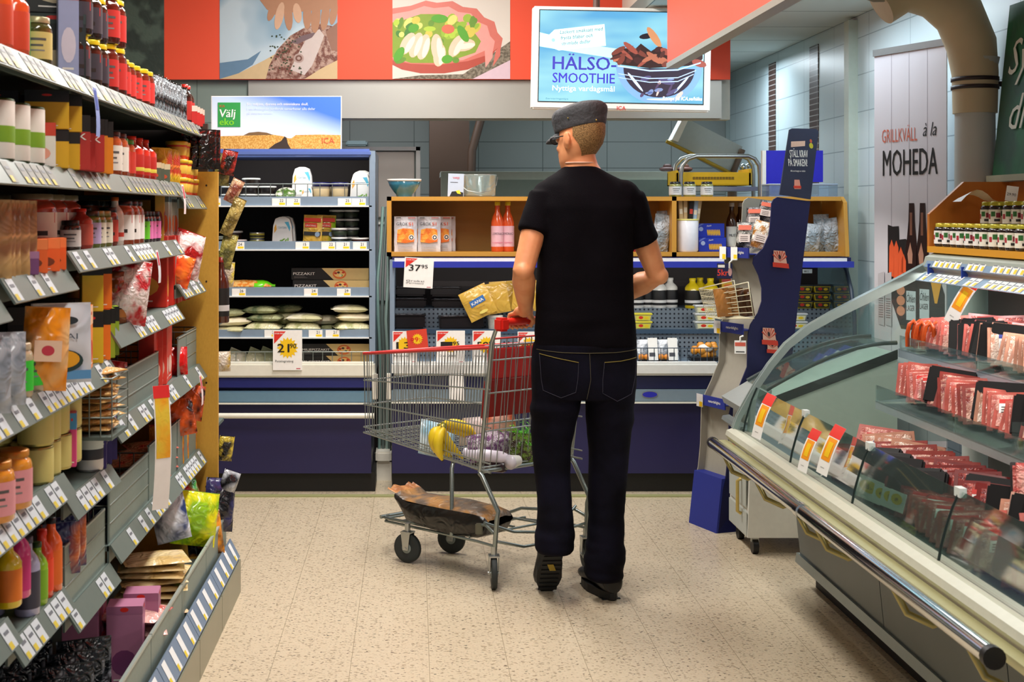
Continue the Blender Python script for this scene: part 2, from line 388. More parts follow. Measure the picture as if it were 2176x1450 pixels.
# trunk core, neck
tor = [(1242, 735, .12, .085), (1242, 650, .12, .085), (1243, 560, .125, .09), (1245, 480, .14, .095), (1245, 420, .15, .09), (1243, 388, .13, .075), (1240, 365, .075, .06), (1237, 348, .06, .058), (1234, 330, .057, .058), (1232, 310, .056, .06), (1230, 290, .05, .06)]
mb.loft([ell((mp(x, y).x, 5.13+(.0 if y > 400 else .008), mp(x, y).z), a, c) for x, y, a, c in tor], SKIN)
def limb(pts, rs, n=14): mb.tube(pts, rs, SKIN, n)
limb([Lsh, Lsh.lerp(Lel, .35), Lsh.lerp(Lel, .7), Lel, Lel.lerp(Lwr, .25), Lel.lerp(Lwr, .6), Lwr, Lwr.lerp(Lhd+ZV*.03, .5)], [.05, .049, .043, .040, .045, .038, .027, .027])
limb([Rsh, Rsh.lerp(Rel, .35), Rsh.lerp(Rel, .7), Rel, Rel.lerp(Rwr, .25), Rel.lerp(Rwr, .6), Rwr, Rwr.lerp(Rhd+ZV*.03, .5)], [.05, .049, .044, .041, .046, .039, .027, .027])
mb.sphere(tuple(Lel+Vector((0, -.012, 0))), .034, SKIN); mb.sphere(tuple(Rel+Vector((.008, -.01, 0))), .035, SKIN)
def hand(W, C, side):
    offs = (-.037, -.0125, .0125, .036); rad = (.0085, .0093, .0095, .009)
    for o_, r_ in zip(offs, rad):
        K = C+U*o_-FW_*.010+ZV*.033
        mb.tube([W+U*o_*.35, W.lerp(K, .5)+U*o_*.35+ZV*.004, K], [.017, .015, .0115], SKIN, 10)
        mb.tube([K, C+U*o_+FW_*.022+ZV*.026, C+U*o_+FW_*.031+ZV*.002, C+U*o_+FW_*.019-ZV*.022, C+U*o_-FW_*.001-ZV*.026], [r_*1.15, r_*1.05, r_, r_*.95, r_*.85], SKIN, 10)
    B = W.lerp(C+ZV*.03, .45)+U*side*.022
    mb.tube([B, B.lerp(C+U*side*.045-FW_*.02+ZV*.006, .6)-ZV*.003, C+U*side*.047-FW_*.026+ZV*.004, C+U*side*.040-FW_*.010-ZV*.024], [.016, .0135, .0115, .009], SKIN, 10)
hand(Lwr, Lhd, 1); hand(Rwr, Rhd, -1)
# legs inside the jeans
for hp_, kn, an in ((mp(1185, 790), mp(1170, 960, .0), Vector((.535, 5.07, .20))), (mp(1300, 790), mp(1296, 965, .03), mp(1290, 1190, .0))):
    mb.tube([hp_, hp_.lerp(kn, .5), kn, kn.lerp(an, .4), an], [.075, .06, .048, .05, .036], SKIN, 12)
mb.loft([ell((mp(1242, y).x, 5.13, mp(0, y).z), .12, .09) for y in (730, 800)], SKIN)
# head: local axes with the face along +y, turned left
HC = Vector((mp(1235, 292).x, 5.125, mp(0, 292).z)); HM_ = Matrix.Translation(HC) @ RZ(42) @ RX(-6)
def hm(mb_, rings, m, **k): mb_.loft([[HM_ @ Vector(v) for v in r_] for r_ in rings], m, **k)
hd = [(-.118, .058, .030, .026), (-.108, .055, .045, .040), (-.085, .040, .058, .058), (-.06, .025, .066, .074), (-.03, .008, .071, .088), (0, .0, .074, .095), (.03, -.003, .075, .097), (.06, -.004, .072, .093), (.085, -.004, .062, .08), (.105, -.004, .042, .056), (.115, -.004, .015, .02)]
hm(mb, [ell((0, yo, z), rx, ry, 24, 0, 2.1) for z, yo, rx, ry in hd], SKIN)
def hs(c, r_, sc=(1, 1, 1), n=8):
    s_ = MB(); s_.sphere((0, 0, 0), 1, SKIN, n=n); mb.add([HM_ @ (Vector(c)+Vector((v[0]*r_*sc[0], v[1]*r_*sc[1], v[2]*r_*sc[2]))) for v in s_.v], s_.f, SKIN, smooth=True)
hs((0, .103, -.022), .014, (.9, 1.2, 1.5)); hs((0, .094, -.002), .010, (.8, 1, 2)); hs((0, .088, -.055), .02, (1.3, .6, .4)); hs((0, .086, -.070), .018, (1.2, .6, .4)); hs((0, .086, -.098), .018, (1.2, .8, .9))
for s_ in (-1, 1):
    hs((s_*.079, .004, -.016), .022, (.4, .8, 1.5)); hs((s_*.088, -.006, -.008), .019, (.34, .85, 1.5)); hs((s_*.032, .082, .0), .014, (1.2, .5, .7)); hs((s_*.03, .084, .018), .02, (1.3, .5, .45)); hs((s_*.04, .066, -.035), .022, (1, .8, .8))
remeshed(mb, 'body', .0048, 4, SKIN, man)
# eyes
for s_ in (-1, 1):
    e_ = MB(); c = HM_ @ Vector((s_*.032, .0885, .0)); e_.sphere(tuple(c), .0085, WHITE, n=7); d_ = HM_ @ Vector((s_*.032, .0965, .0)); e_.sphere(tuple(d_), .0035, mat('#2a3a4a', .2), n=5); P(e_, 'eye', par=man)
# cropped hair: shell over the back of the head
def shell(rs, m, th, y_cut=None):
    mb_ = MB(); hm(mb_, rs, m, cap=True); return mb_
hair = nodes_mat('cropped_hair'); m, nt, b = hair; tc = nt.nodes.new('ShaderNodeTexCoord'); n_ = nt.nodes.new('ShaderNodeTexNoise'); n_.inputs['Scale'].default_value = 260; n_.inputs['Detail'].default_value = 2
cr = nt.nodes.new('ShaderNodeValToRGB'); cr.color_ramp.elements[0].color = lin('#5a4020'); cr.color_ramp.elements[1].color = lin('#b08a56'); cr.color_ramp.elements[0].position = .3; cr.color_ramp.elements[1].position = .75; nt.links.new(tc.outputs['Object'], n_.inputs[0]); nt.links.new(n_.outputs[0], cr.inputs[0]); nt.links.new(cr.outputs[0], b.inputs['Base Color']); b.inputs['Roughness'].default_value = .8
bp = nt.nodes.new('ShaderNodeBump'); bp.inputs['Strength'].default_value = .8; bp.inputs['Distance'].default_value = .003; nt.links.new(n_.outputs[0], bp.inputs['Height']); nt.links.new(bp.outputs[0], b.inputs['Normal'])
def hring(z, yo, rx, ry, low=0):
    st = 14+max(0, -z)*560
    # only the rear part: from behind one ear round to the other
    return [(rx*cos(a_), yo+ry*sin(a_), z-low*abs(cos(a_))**2*0) for a_ in [pi+R(st)+i*(pi-2*R(st))/20 for i in range(21)]]
rg = []
for z, yo, rx, ry in ((-.088, .034, .051, .054), (-.08, .031, .056, .060), (-.072, .028, .0605, .0655), (-.066, .026, .0655, .074), (-.05, .018, .0705, .084), (-.03, .008, .0755, .094), (0, 0, .0775, .0995), (.03, -.003, .0785, .101), (.06, -.004, .075, .097)):
    rg.append(hring(z, yo, rx, ry))
mb2 = MB(); hm(mb2, rg, m, cap=False, wrap=False); inner = [[((x)*.97, y*.97, z) for x, y, z in r_] for r_ in rg]
hm(mb2, inner, m, cap=False, wrap=False)
for a_, b_ in ((rg[0], inner[0]), (rg[-1], inner[-1])): hm(mb2, [a_, b_], m, cap=False, wrap=False)
P(mb2, 'hair', par=man)
# cap
CAPM = mat('#3d3e42', .75, var=.25, scale=35, bump=.5, bscale=60)
mb2 = MB()
cp = [(.030, 0, .080, .102), (.034, 0, .0835, .106), (.062, 0, .086, .110), (.075, 0, .090, .115), (.098, -.002, .090, .116), (.112, -.003, .082, .106), (.121, -.004, .060, .08), (.125, -.004, .03, .04)]
def cap_ring(z, yo, rx, ry, i): return [(x*(1+.02*noise.noise((x*20, y*20, z*30))), y, zz+(.006*noise.noise((x*25, y*25, 3)) if i > 3 else 0)-y*.10) for x, y, zz in ell((0, yo, z), rx, ry, 32, 0, 2.1)]
hm(mb2, [cap_ring(*c, i) for i, c in enumerate(cp)], CAPM)
o = P(mb2, 'cap', par=man)
o.modifiers.new('s', 'SUBSURF').levels = 1; o['label'] = 'grey field cap'
mb2 = MB()
ft = [(.074*sin(a_), .10*cos(a_)+.004) for a_ in [R(-62)+i*R(124)/12 for i in range(13)]]
vis = [[HM_ @ Vector((x, y-.004, .036-y*.1)) for x, y in ft], [HM_ @ Vector((x*1.02, y+.062*cos(i_*pi/12-pi/2)**.6 if 0 < i_ < 12 else y, .018-y*.1-.006)) for i_, (x, y) in enumerate(ft)]]
mb2.loft(vis, CAPM, cap=False, wrap=False); mb2.loft([[v-ZV*.005 for v in r_] for r_ in vis], CAPM, cap=False, wrap=False); mb2.loft([vis[1], [v-ZV*.005 for v in vis[1]]], CAPM, cap=False, wrap=False)
P(mb2, 'cap_brim', par=man)
mb2 = MB(); c = HM_ @ Vector((-.030, -.106, .048)); mb2.sphere(tuple(c), .0035, mat('#b09a50', .3, .9), n=5); c = HM_ @ Vector((-.088, -.02, .066)); mb2.sphere(tuple(c), .003, mat('#b09a50', .3, .9), n=5); P(mb2, 'cap_rivets', par=man)
# glasses
mb2 = MB(); gm = mat('#15181c', .3)
for s_ in (-1, 1):
    mb2.tube([HM_ @ Vector((s_*.034+.024*cos(a_*.524), .103, .002+.016*sin(a_*.524))) for a_ in range(12)], .002, gm, 6, closed=True)
    mb2.tube([HM_ @ Vector((s_*.058, .102, .006)), HM_ @ Vector((s_*.078, .07, .006)), HM_ @ Vector((s_*.081, .0, .004))], .0022, gm, 6)
mb2.tube([HM_ @ Vector((-.01, .104, .004)), HM_ @ Vector((.01, .104, .004))], .002, gm, 6); P(mb2, 'glasses', par=man)
# t-shirt
SHT = mat('#0a070c', .85, var=.3, scale=14, bump=.25, bscale=350, spec=.08)
mb2 = MB()
sh = [(1244, 736, 109, .118), (1244, 700, 108, .12), (1243, 650, 105, .118), (1243, 600, 103, .118), (1243, 555, 101, .12), (1244, 510, 101, .123), (1244, 470, 103, .125), (1243, 440, 108, .122), (1241, 415, 107, .115), (1240, 396, 97, .10), (1239, 380, 78, .085), (1237, 366, 55, .074), (1235, 356, 38, .066), (1235, 352, 34, .062)]
mb2.loft([ell((mp(x, y).x, 5.13+(.006 if y < 420 else 0), mp(x, y).z), hw*KM, dp, 32, 0, 2.6 if y > 420 else 2.2) for x, y, hw, dp in sh], SHT)
def sleeve(S, E, k_, r0, r1, r2):
    d_ = (E-S); mb2.tube([S+Vector((0, 0, .01)), S+d_*.18, S+d_*k_*.6, S+d_*k_], [r0, r0*1.02, r1, r2], SHT, 24)
sleeve(Lsh+Vector((.012, 0, .012)), Lel+Vector((.0, 0, 0)), .50, .062, .062, .064)
sleeve(Rsh+Vector((-.012, 0, .012)), Rel+Vector((.0, 0, 0)), .56, .062, .062, .065)
mb2.sphere((Lsh.x+.03, 5.125, 1.515), .066, SHT); mb2.sphere((Rsh.x-.03, 5.125, 1.515), .066, SHT)
def wr(c):
    z = c.z; a = .003*noise.noise((c.x*7, c.y*7, z*9))*2
    d_ = min((c-Lsh).length, (c-Rsh).length)
    a += .006*noise.noise((c.x*16+z*10, c.y*9, z*7))*max(0, 1-d_/.35)
    a += .004*noise.noise((c.x*5, 1, z*26))*max(0, 1-(z-.95)/.35) if z < 1.3 else 0
    return a
remeshed(mb2, 't_shirt', .006, 14, SHT, man, wr)['label'] = 'plain black t-shirt'
mb2 = MB(); mb2.tube([(v[0], v[1], v[2]+(-.006 if v[1] > 5.13 else .004)) for v in ell((mp(1234, 349).x, 5.138, mp(0, 349).z+.001), .0615, .061, 28, 0, 2)], .0035, mat('#e2b49a', .6), 8, closed=True); P(mb2, 'undershirt_collar', par=man)
# jeans
JM = nodes_mat('dark_denim'); m, nt, b = JM; tc = nt.nodes.new('ShaderNodeTexCoord')
n_ = nt.nodes.new('ShaderNodeTexNoise'); n_.inputs['Scale'].default_value = 9; n_.inputs['Detail'].default_value = 5; nt.links.new(tc.outputs['Object'], n_.inputs[0])
cr = nt.nodes.new('ShaderNodeValToRGB'); cr.color_ramp.elements[0].position = .35; cr.color_ramp.elements[1].position = .75; cr.color_ramp.elements[0].color = lin('#07060d'); cr.color_ramp.elements[1].color = lin('#100f1e'); nt.links.new(n_.outputs[0], cr.inputs[0]); nt.links.new(cr.outputs[0], b.inputs['Base Color']); b.inputs['Roughness'].default_value = .85; b.inputs['Specular IOR Level'].default_value = .1
n2 = nt.nodes.new('ShaderNodeTexNoise'); n2.inputs['Scale'].default_value = 400; nt.links.new(tc.outputs['Object'], n2.inputs[0]); bp = nt.nodes.new('ShaderNodeBump'); bp.inputs['Strength'].default_value = .3; bp.inputs['Distance'].default_value = .003; nt.links.new(n2.outputs[0], bp.inputs['Height']); nt.links.new(bp.outputs[0], b.inputs['Normal'])
mb2 = MB()
hipr = [(1243, 728, 107, .118), (1242, 745, 110, .12), (1241, 775, 112, .125), (1240, 815, 112, .125), (1238, 845, 108, .118)]
mb2.loft([ell((mp(x, y).x, 5.13, mp(x, y).z), hw*KM, dp, 32, 0, 2.6) for x, y, hw, dp in hipr], m)
Lr = [(1186, 800, 54, .105, 0), (1182, 850, 54, .10, 0), (1176, 900, 49, .09, .005), (1172, 955, 42, .078, .01), (1174, 1010, 37, .072, .0), (1178, 1060, 36, .07, -.02), (1178, 1105, 38, .072, -.04), (1176, 1135, 42, .078, -.05), (1175, 1160, 40, .08, -.055), (1175, 1168, 35, .07, -.055)]
Rr = [(1294, 800, 56, .105, 0), (1296, 850, 52, .10, 0), (1297, 900, 49, .09, .005), (1297, 960, 44, .08, .02), (1293, 1020, 41, .075, .01), (1290, 1080, 39, .072, 0), (1287, 1140, 38, .072, -.01), (1286, 1170, 42, .078, -.01), (1285, 1195, 44, .082, -.01), (1285, 1222, 41, .08, -.01), (1285, 1230, 36, .07, -.01)]
for Q in (Lr, Rr): mb2.loft([ell((mp(x, y).x, 5.13+dy, mp(x, y).z), hw*KM, dp, 24, 0, 2.2) for x, y, hw, dp, dy in Q], m)
def wj(c):
    z = c.z; a = .004*noise.noise((c.x*9, c.y*9, z*7))
    if z < .46: a += .013*noise.noise((c.x*6, c.y*6, z*30))*(1-z/.46)
    a += .009*noise.noise((c.x*4, 2, z*20))*max(0, 1-abs(z-.72)/.12)
    return a
jeans = remeshed(mb2, 'jeans', .006, 5, m, man, wj); jeans['label'] = 'dark blue jeans with yellow stitching'
# stitching and pockets lie on the cloth: rays cast from behind
from mathutils.bvhtree import BVHTree
bv = BVHTree.FromPolygons([v.co[:] for v in jeans.data.vertices], [p.vertices[:] for p in jeans.data.polygons])
bvs = [c for c in man.children if c.name.startswith('t_shirt')][0]; bvs = BVHTree.FromPolygons([v.co[:] for v in bvs.data.vertices], [p.vertices[:] for p in bvs.data.polygons])
def on_j(x, y):
    q = mp(x, y); h_ = bv.ray_cast(Vector((q.x, 4.6, q.z)), Vector((0, 1, 0)))[0]
    return h_-Vector((0, .0015, 0)) if h_ else q-Vector((0, .12, 0))
ST = mat('#7a6a28', .7); STD = mat('#2a2838', .8)
def seam(pts, r_, mm, nm):
    out = []
    for (x0_, y0_), (x1_, y1_) in zip(pts, pts[1:]):
        for k_ in range(8): out.append(on_j(x0_+(x1_-x0_)*k_/8, y0_+(y1_-y0_)*k_/8))
    out.append(on_j(*pts[-1])); o = P(MB().tube(out, r_, mm, 5), nm, par=man)
seam([(1143, 748), (1180, 756), (1222, 764)], .0016, ST, 'pocket_stitch'); seam([(1276, 764), (1310, 762), (1348, 757)], .0016, ST, 'pocket_stitch')
seam([(1143, 748), (1146, 800), (1150, 824), (1186, 838), (1216, 826), (1220, 800), (1222, 764)], .0012, STD, 'pocket_seam')
seam([(1276, 764), (1272, 800), (1272, 828), (1304, 846), (1336, 832), (1344, 800), (1348, 757)], .0012, STD, 'pocket_seam')
seam([(1138, 740), (1190, 744), (1244, 745), (1300, 744), (1350, 740)], .0014, mat('#4a4228', .7), 'waist_seam')
seam([(1245, 746), (1247, 800), (1238, 846)], .0014, mat('#3a3428', .7), 'seat_seam')
# shoes
def shoe(M_, nm, side):
    s_ = thing('x', 'temporary shoe label', 'x') if False else None
    SM = mat('#131416', .4, var=.3, scale=20); mb_ = MB(M_)
    rings = []
    for y, w_, h_, zb_ in ((-.145, .030, .05, .012), (-.135, .040, .085, .010), (-.10, .046, .105, .008), (-.05, .045, .11, .008), (0, .044, .085, .008), (.05, .050, .065, .008), (.09, .053, .055, .008), (.125, .045, .045, .010), (.145, .025, .03, .014)):
        rings.append([(w_*cos(2*pi*k/16), y, zb_+h_/2+h_/2*sin(2*pi*k/16)) for k in range(16)])
    mb_.loft(rings, SM); mb_.lathe([(.043, .06), (.045, .12), (.043, .16)], SM, 16, T(0, -.085, 0), 1, 1.15)
    o = remeshed(mb_, 'shoe', .005, 4, SM, man); o['label'] = nm
    mb_ = MB(M_); n = 20; out = [((.05+.004*sin(a_))*cos(a_)*(1 if sin(a_) > 0 else .88), .145*sin(a_)+.0) for a_ in [2*pi*i/n for i in range(n)]]
    mb_.prism(out, -.012, .016, mat('#0a0a0b', .6)); 
    for i in range(9): mb_.box(-.036, .036, -.12+i*.028, -.106+i*.028, -.0155, -.012, mat('#17191a', .7))
    mb_.poly([(-.018, -.045, -.0162), (.006, -.045, -.0162), (.02, -.005, -.0162), (-.004, -.005, -.0162)], mat('#9a8428', .6))
    o2 = mb_.build('shoe_sole'); o2.parent = o; o2.matrix_parent_inverse = o.matrix_parent_inverse.copy() if False else Matrix()
    return o
shoe(T(.655, 5.225, .0155+.0) @ RZ(12) , 'right black leather shoe', 1) if False else None
shoe(T(mp(1284, 0).x, 5.245, .0155) @ RZ(14), 'black shoe standing flat', 1)
shoe(T(mp(1170, 0).x+.003, 5.17, .108) @ RZ(4) @ RX(-50), 'black shoe with raised heel', -1)
o = None
# ================================================================ pixel-rectangle helper: front face at depth Yf, real thickness to Yb
def fb(mb, x0, x1, y0, y1, Yf, Yb, m, r=0):
    a = px(x0, y1, Yf); b = px(x1, y0, Yf)
    return mb.rbox(a.x, b.x, Yf, Yb, a.z, b.z, r, m) if r else mb.box(a.x, b.x, Yf, Yb, a.z, b.z, m)
LBLUE = mat('#8fa3b8', .35, .3); FRD = mat('#241a1c', .6); LIPW = mat('#e6e4d6', .4); GREYBLUE = mat('#6f93ab', .35, .2)
CANB = mat('#5d74b8', .35, .1); NAVYP = mat('#1f1c4e', .45, var=.1, scale=5); KICK = mat('#0b0908', .6)
def price_tag_mesh(mb, x, z, Y, w=.078, h=.042, txt='22', m=None):
    mb.box(x, x+w, Y-.002, Y, z, z+h, PAPER, m)
    mb.box(x+w*.52, x+w*.95, Y-.003, Y-.002, z+.004, z+h*.38, YEL, m)
    mb.text(txt, x+w*.56, z+h*.50, h*.55, INK, (m or Matrix()) @ T(0, Y-.0025, 0) @ FRONT)
# ---------------------------------------------------------------- left cooling cabinet
SH1 = [(418, 440), (513, 533), (611, 632), (701, 720)]
t = thing('cooling_cabinet', 'grey open cooling cabinet with five product levels behind the shelf end', 'refrigerated cabinet', (px(620, 1045, 7.13).x, 7.13, 0))
XL = px(415, 0, 7.1).x; XR = px(797, 0, 7.1).x
P(MB().box(XL, XR, 7.72, 7.78, .1, 1.76, FRD), 'back_panel', par=t)
P(MB().box(XR-.03, XR, 7.12, 7.78, .6, 1.78, LBLUE).box(XR-.032, XR-.03, 7.12, 7.72, .6, 1.78, mat('#33302f', .6)), 'side_panel', par=t)
P(MB().box(XL-.03, XL, 7.12, 7.78, .6, 1.78, LBLUE), 'side_panel', par=t)
mb = MB(); fb(mb, 418, 788, 320, 331, 7.1, 7.72, CANB, .006); mb.box(XL, XR-.03, 7.12, 7.72, 1.755, 1.79, CANB); P(mb, 'canopy', par=t)
mb = MB(); mb.box(XL, XR-.02, 7.1, 7.72, .1, .60, NAVYP); P(mb, 'base', par=t)
mb = MB(); fb(mb, 430, 797, 772, 803, 7.03, 7.12, LIPW, .01); mb.box(XL, XR-.03, 7.1, 7.72, .61, .64, LIPW); P(mb, 'lip', par=t)
mb = MB(); fb(mb, 430, 797, 803, 825, 7.06, 7.12, mat('#2a3180', .35), .004); fb(mb, 430, 797, 832, 857, 7.05, 7.12, GREYBLUE, .006); fb(mb, 430, 797, 857, 860, 7.04, 7.12, LIPW); P(mb, 'front_trim', par=t)
mb = MB(); mb.tube([px(430, 884, 7.02), px(795, 884, 7.02)], .014, LIPW, 10); P(mb, 'bumper_rail', par=t)
mb = MB(); mb.box(XL, XR, 7.13, 7.7, 0, .1, KICK); P(mb, 'kick_plate', par=t)
tags1 = [[(440, '24'), (578, '22'), (609, '22'), (718, '25'), (748, '31')], [(490, '24'), (628, '15'), (683, '22'), (714, '21'), (750, '21')], [(493, '26'), (646, '24'), (716, '29')], [(562, '21'), (656, '21'), (692, '21')]]
for i, (a, b) in enumerate(SH1):
    mb = MB(); z = px(0, a, 7.14).z; mb.box(XL, XR-.03, 7.16, 7.7, z-.045, z-.028, mat('#5b6e80', .4, .2))
    s_ = P(mb, 'shelf', par=t)
    mb = MB(); fb(mb, 440, 788, a, b-3, 7.13, 7.16, LBLUE); fb(mb, 430, 790, b-3, b, 7.12, 7.16, mat('#dfe3e2', .3)); o = mb.build('price_rail'); o.parent = s_; 
    for x, tx in tags1[i]:
        mb = MB(); q = px(x, b-3, 7.128); price_tag_mesh(mb, q.x, q.z, 7.128, .072, .038, tx); o = mb.build('price_tag'); o.parent = s_
    s_['label'] = 'grey blue metal shelf with price rail'
def wire_rack(x0, x1, y0, y1, Y, n, par, m=ZINC, r=.0022):
    mb = MB(); a = px(x0, y1, Y); b = px(x1, y0, Y)
    for z in (a.z+.003, b.z): mb.tube([(a.x, Y, z), (b.x, Y, z)], r*1.2, m, 6)
    for i in range(n+1):
        x = a.x+(b.x-a.x)*i/n; mb.tube([(x, Y, a.z), (x, Y, b.z)], r, m, 5)
    return P(mb, 'wire_rack', par=par)
wire_rack(470, 785, 391, 420, 7.15, 12, t)
wire_rack(440, 788, 748, 773, 7.12, 17, t)
FR1 = t
area('cabinet_fill', (px(600, 0, 7.1).x, 7.14, 1.74), (1.0, .03), 1.6, rot=(R(62), 0, 0), col=(1, .96, .88))  # added fill light tucked behind the canopy, with no fitting of its own
# ---------------------------------------------------------------- sign on the cabinet
t = thing('advertising_sign', 'landscape sign board with green eko badge and wheat field', 'sign', px(590, 320, 7.3))
a = px(449, 320, 7.28); b = px(726, 204, 7.28); W_ = b.x-a.x; H_ = b.z-a.z
skym, nt, bb = nodes_mat('sky_print'); tc = nt.nodes.new('ShaderNodeTexCoord'); sp = nt.nodes.new('ShaderNodeSeparateXYZ'); nt.links.new(tc.outputs['Generated'], sp.inputs[0])
su = nt.nodes.new('ShaderNodeMath'); su.operation = 'MULTIPLY_ADD'; su.inputs[1].default_value = .7; nt.links.new(sp.outputs[2], su.inputs[0])
m2_ = nt.nodes.new('ShaderNodeMath'); m2_.operation = 'MULTIPLY'; m2_.inputs[1].default_value = .6; nt.links.new(sp.outputs[0], m2_.inputs[0]); nt.links.new(m2_.outputs[0], su.inputs[2])
cr = nt.nodes.new('ShaderNodeValToRGB'); nt.links.new(su.outputs[0], cr.inputs[0])
cr.color_ramp.elements[0].position = .35; cr.color_ramp.elements[0].color = lin('#eef2fa'); cr.color_ramp.elements[1].position = 1.25 if False else 1.0; cr.color_ramp.elements[1].color = lin('#3f74d6')
e = cr.color_ramp.elements.new(.75); e.color = lin('#c3d8f4'); nt.links.new(cr.outputs[0], bb.inputs['Base Color']); bb.inputs['Roughness'].default_value = .5
mb = MB(T(a.x, 7.28, a.z)); mb.box(0, W_, 0, .02, 0, H_, WHITE); mb.box(.004, W_-.004, -.001, 0, .004, H_-.004, skym)
FM = T(0, -.0014, 0) @ FRONT; k = W_/277
wheat = film('#c98b32', '#e8b45c', 160, .7, .2)
pts = [(2, 2), (2, 30), (80, 32), (130, 34), (155, 30), (163, 26), (170, 26), (180, 33), (230, 34), (275, 33), (275, 2)]
mb.poly([(x*k, y*k) for x, y in pts], wheat, FM)
mb.poly([(x*k, y*k) for x, y in [(68, 32), (80, 38), (100, 40), (118, 38), (132, 33)]], mat('#7a5a35', .7), FM @ T(0, 0, .0002))
mb.poly([(x*k, y*k) for x, y in [(120, 2), (135, 14), (148, 20), (156, 30), (160, 27), (163, 14), (170, 2)]], mat('#3a2c22', .8), FM @ T(0, 0, .0004))
mb.box(14*k, 62*k, -.003, -.001, 50*k, 102*k, mat('#2f9a48', .5))
FM2 = T(0, -.0032, 0) @ FRONT
mb.text('ICA', 18*k, 92*k, 7*k, RED, FM2, bold=.02)
mb.text('Välj', 18*k, 71*k, 24*k, WHITE, FM2, bold=.03, shear=.1); mb.text('eko', 18*k, 54*k, 21*k, mat('#7fd028', .5), FM2, bold=.05)
mb.text('För miljöns, djurens och människans skull.', 76*k, 96*k, 8*k, WHITE, FM @ T(0, 0, .0006), fit=130*k/text_geo('För miljöns, djurens och människans skull.')[2]*text_geo('För miljöns, djurens och människans skull.')[2], bold=.01)
mb.text('I ett ekologiskt jordbruk samarbetar alla delar', 76*k, 86*k, 8*k, mat('#d6e2f6', .5), FM @ T(0, 0, .0006), fit=145*k)
mb.text('på naturens villkor.', 76*k, 77*k, 8*k, mat('#d6e2f6', .5), FM @ T(0, 0, .0006), fit=56*k)
mb.text('ICA', 235*k, 15*k, 17*k, mat('#d4512c', .5), FM @ T(0, 0, .0006), bold=.02)
P(mb, 'panel', par=t)
P(MB().box(a.x+.05, a.x+W_-.05, 7.30, 7.36, a.z, a.z+.02, mat('#8a8f94', .5)), 'foot', par=t)

# ---------------------------------------------------------------- right cooling cabinet with stepped decks
t = thing('cooling_cabinet', 'long navy cooling cabinet with curved glass end under the wooden shelf', 'refrigerated cabinet', (px(1330, 0, 7.13).x, 7.13, 0))
XL = px(833, 0, 7.1).x; XR = px(1815, 0, 7.1).x
PG = nodes_mat('perforated_sheet'); m, nt, b = PG
tc = nt.nodes.new('ShaderNodeNewGeometry'); sp = nt.nodes.new('ShaderNodeSeparateXYZ'); nt.links.new(tc.outputs['Position'], sp.inputs[0])
outs = []
for ax in (0, 2):
    q = nt.nodes.new('ShaderNodeMath'); q.operation = 'MULTIPLY_ADD'; q.inputs[1].default_value = 1/.0235; q.inputs[2].default_value = 100; nt.links.new(sp.outputs[ax], q.inputs[0])
    fr = nt.nodes.new('ShaderNodeMath'); fr.operation = 'FRACT'; nt.links.new(q.outputs[0], fr.inputs[0])
    s2 = nt.nodes.new('ShaderNodeMath'); s2.operation = 'SUBTRACT'; s2.inputs[1].default_value = .5; nt.links.new(fr.outputs[0], s2.inputs[0])
    p2 = nt.nodes.new('ShaderNodeMath'); p2.operation = 'MULTIPLY'; nt.links.new(s2.outputs[0], p2.inputs[0]); nt.links.new(s2.outputs[0], p2.inputs[1]); outs.append(p2)
ad = nt.nodes.new('ShaderNodeMath'); ad.operation = 'ADD'; nt.links.new(outs[0].outputs[0], ad.inputs[0]); nt.links.new(outs[1].outputs[0], ad.inputs[1])
lt = nt.nodes.new('ShaderNodeMath'); lt.operation = 'LESS_THAN'; lt.inputs[1].default_value = .05; nt.links.new(ad.outputs[0], lt.inputs[0])
mx = nt.nodes.new('ShaderNodeMix'); mx.data_type = 'RGBA'; nt.links.new(lt.outputs[0], mx.inputs[0]); mx.inputs[6].default_value = lin('#75828e'); mx.inputs[7].default_value = lin('#1a2230')
nt.links.new(mx.outputs[2], b.inputs['Base Color']); b.inputs['Roughness'].default_value = .4
PERF = m
zT = [px(0, 655, 7.5).z, px(0, 699, 7.36).z, px(0, 768, 7.16).z]     # three deck heights
P(MB().box(XL, XR, 7.74, 7.8, .1, 1.22, FRD).box(XL+.05, XR-.1, 7.735, 7.74, 1.04, 1.07, mat('#3a2e2e', .5)), 'back_panel', par=t)
P(MB().box(XL-.012, XL+.012, 7.14, 7.8, .6, 1.21, LBLUE), 'side_panel', par=t)
mb = MB(); mb.box(XL, XR, 7.46, 7.74, zT[0]-.02, zT[0], FRG).box(XL, XR, 7.455, 7.462, zT[1], zT[0], PERF); P(mb, 'deck', par=t)
mb = MB(); mb.box(XL, XR, 7.3, 7.46, zT[1]-.02, zT[1], FRG).box(XL, XR, 7.295, 7.302, zT[2], zT[1], PERF).box(XL, XR, 7.285, 7.296, zT[1]-.02, zT[1]+.004, mat('#3c5268', .4)); P(mb, 'deck', par=t)
mb = MB(); mb.box(XL, XR, 7.1, 7.3, zT[2]-.03, zT[2], FRG); P(mb, 'deck', par=t)
mb = MB(); mb.box(XL, XR, 7.15, 7.8, px(0, 568, 7.15).z, 1.222, NAVY); fb(mb, 838, 1800, 549, 556, 7.13, 7.15, WHITE); fb(mb, 834, 1815, 556, 569, 7.12, 7.15, mat('#2f3aa8', .3)); P(mb, 'canopy', par=t)
mb = MB(); mb.box(XL, XR, 7.1, 7.8, .1, zT[2]-.03, NAVYP); P(mb, 'base', par=t)
mb = MB(); fb(mb, 832, 1530, 771, 799, 7.03, 7.11, mat('#dfe0dc', .35), .012); P(mb, 'lip', par=t)
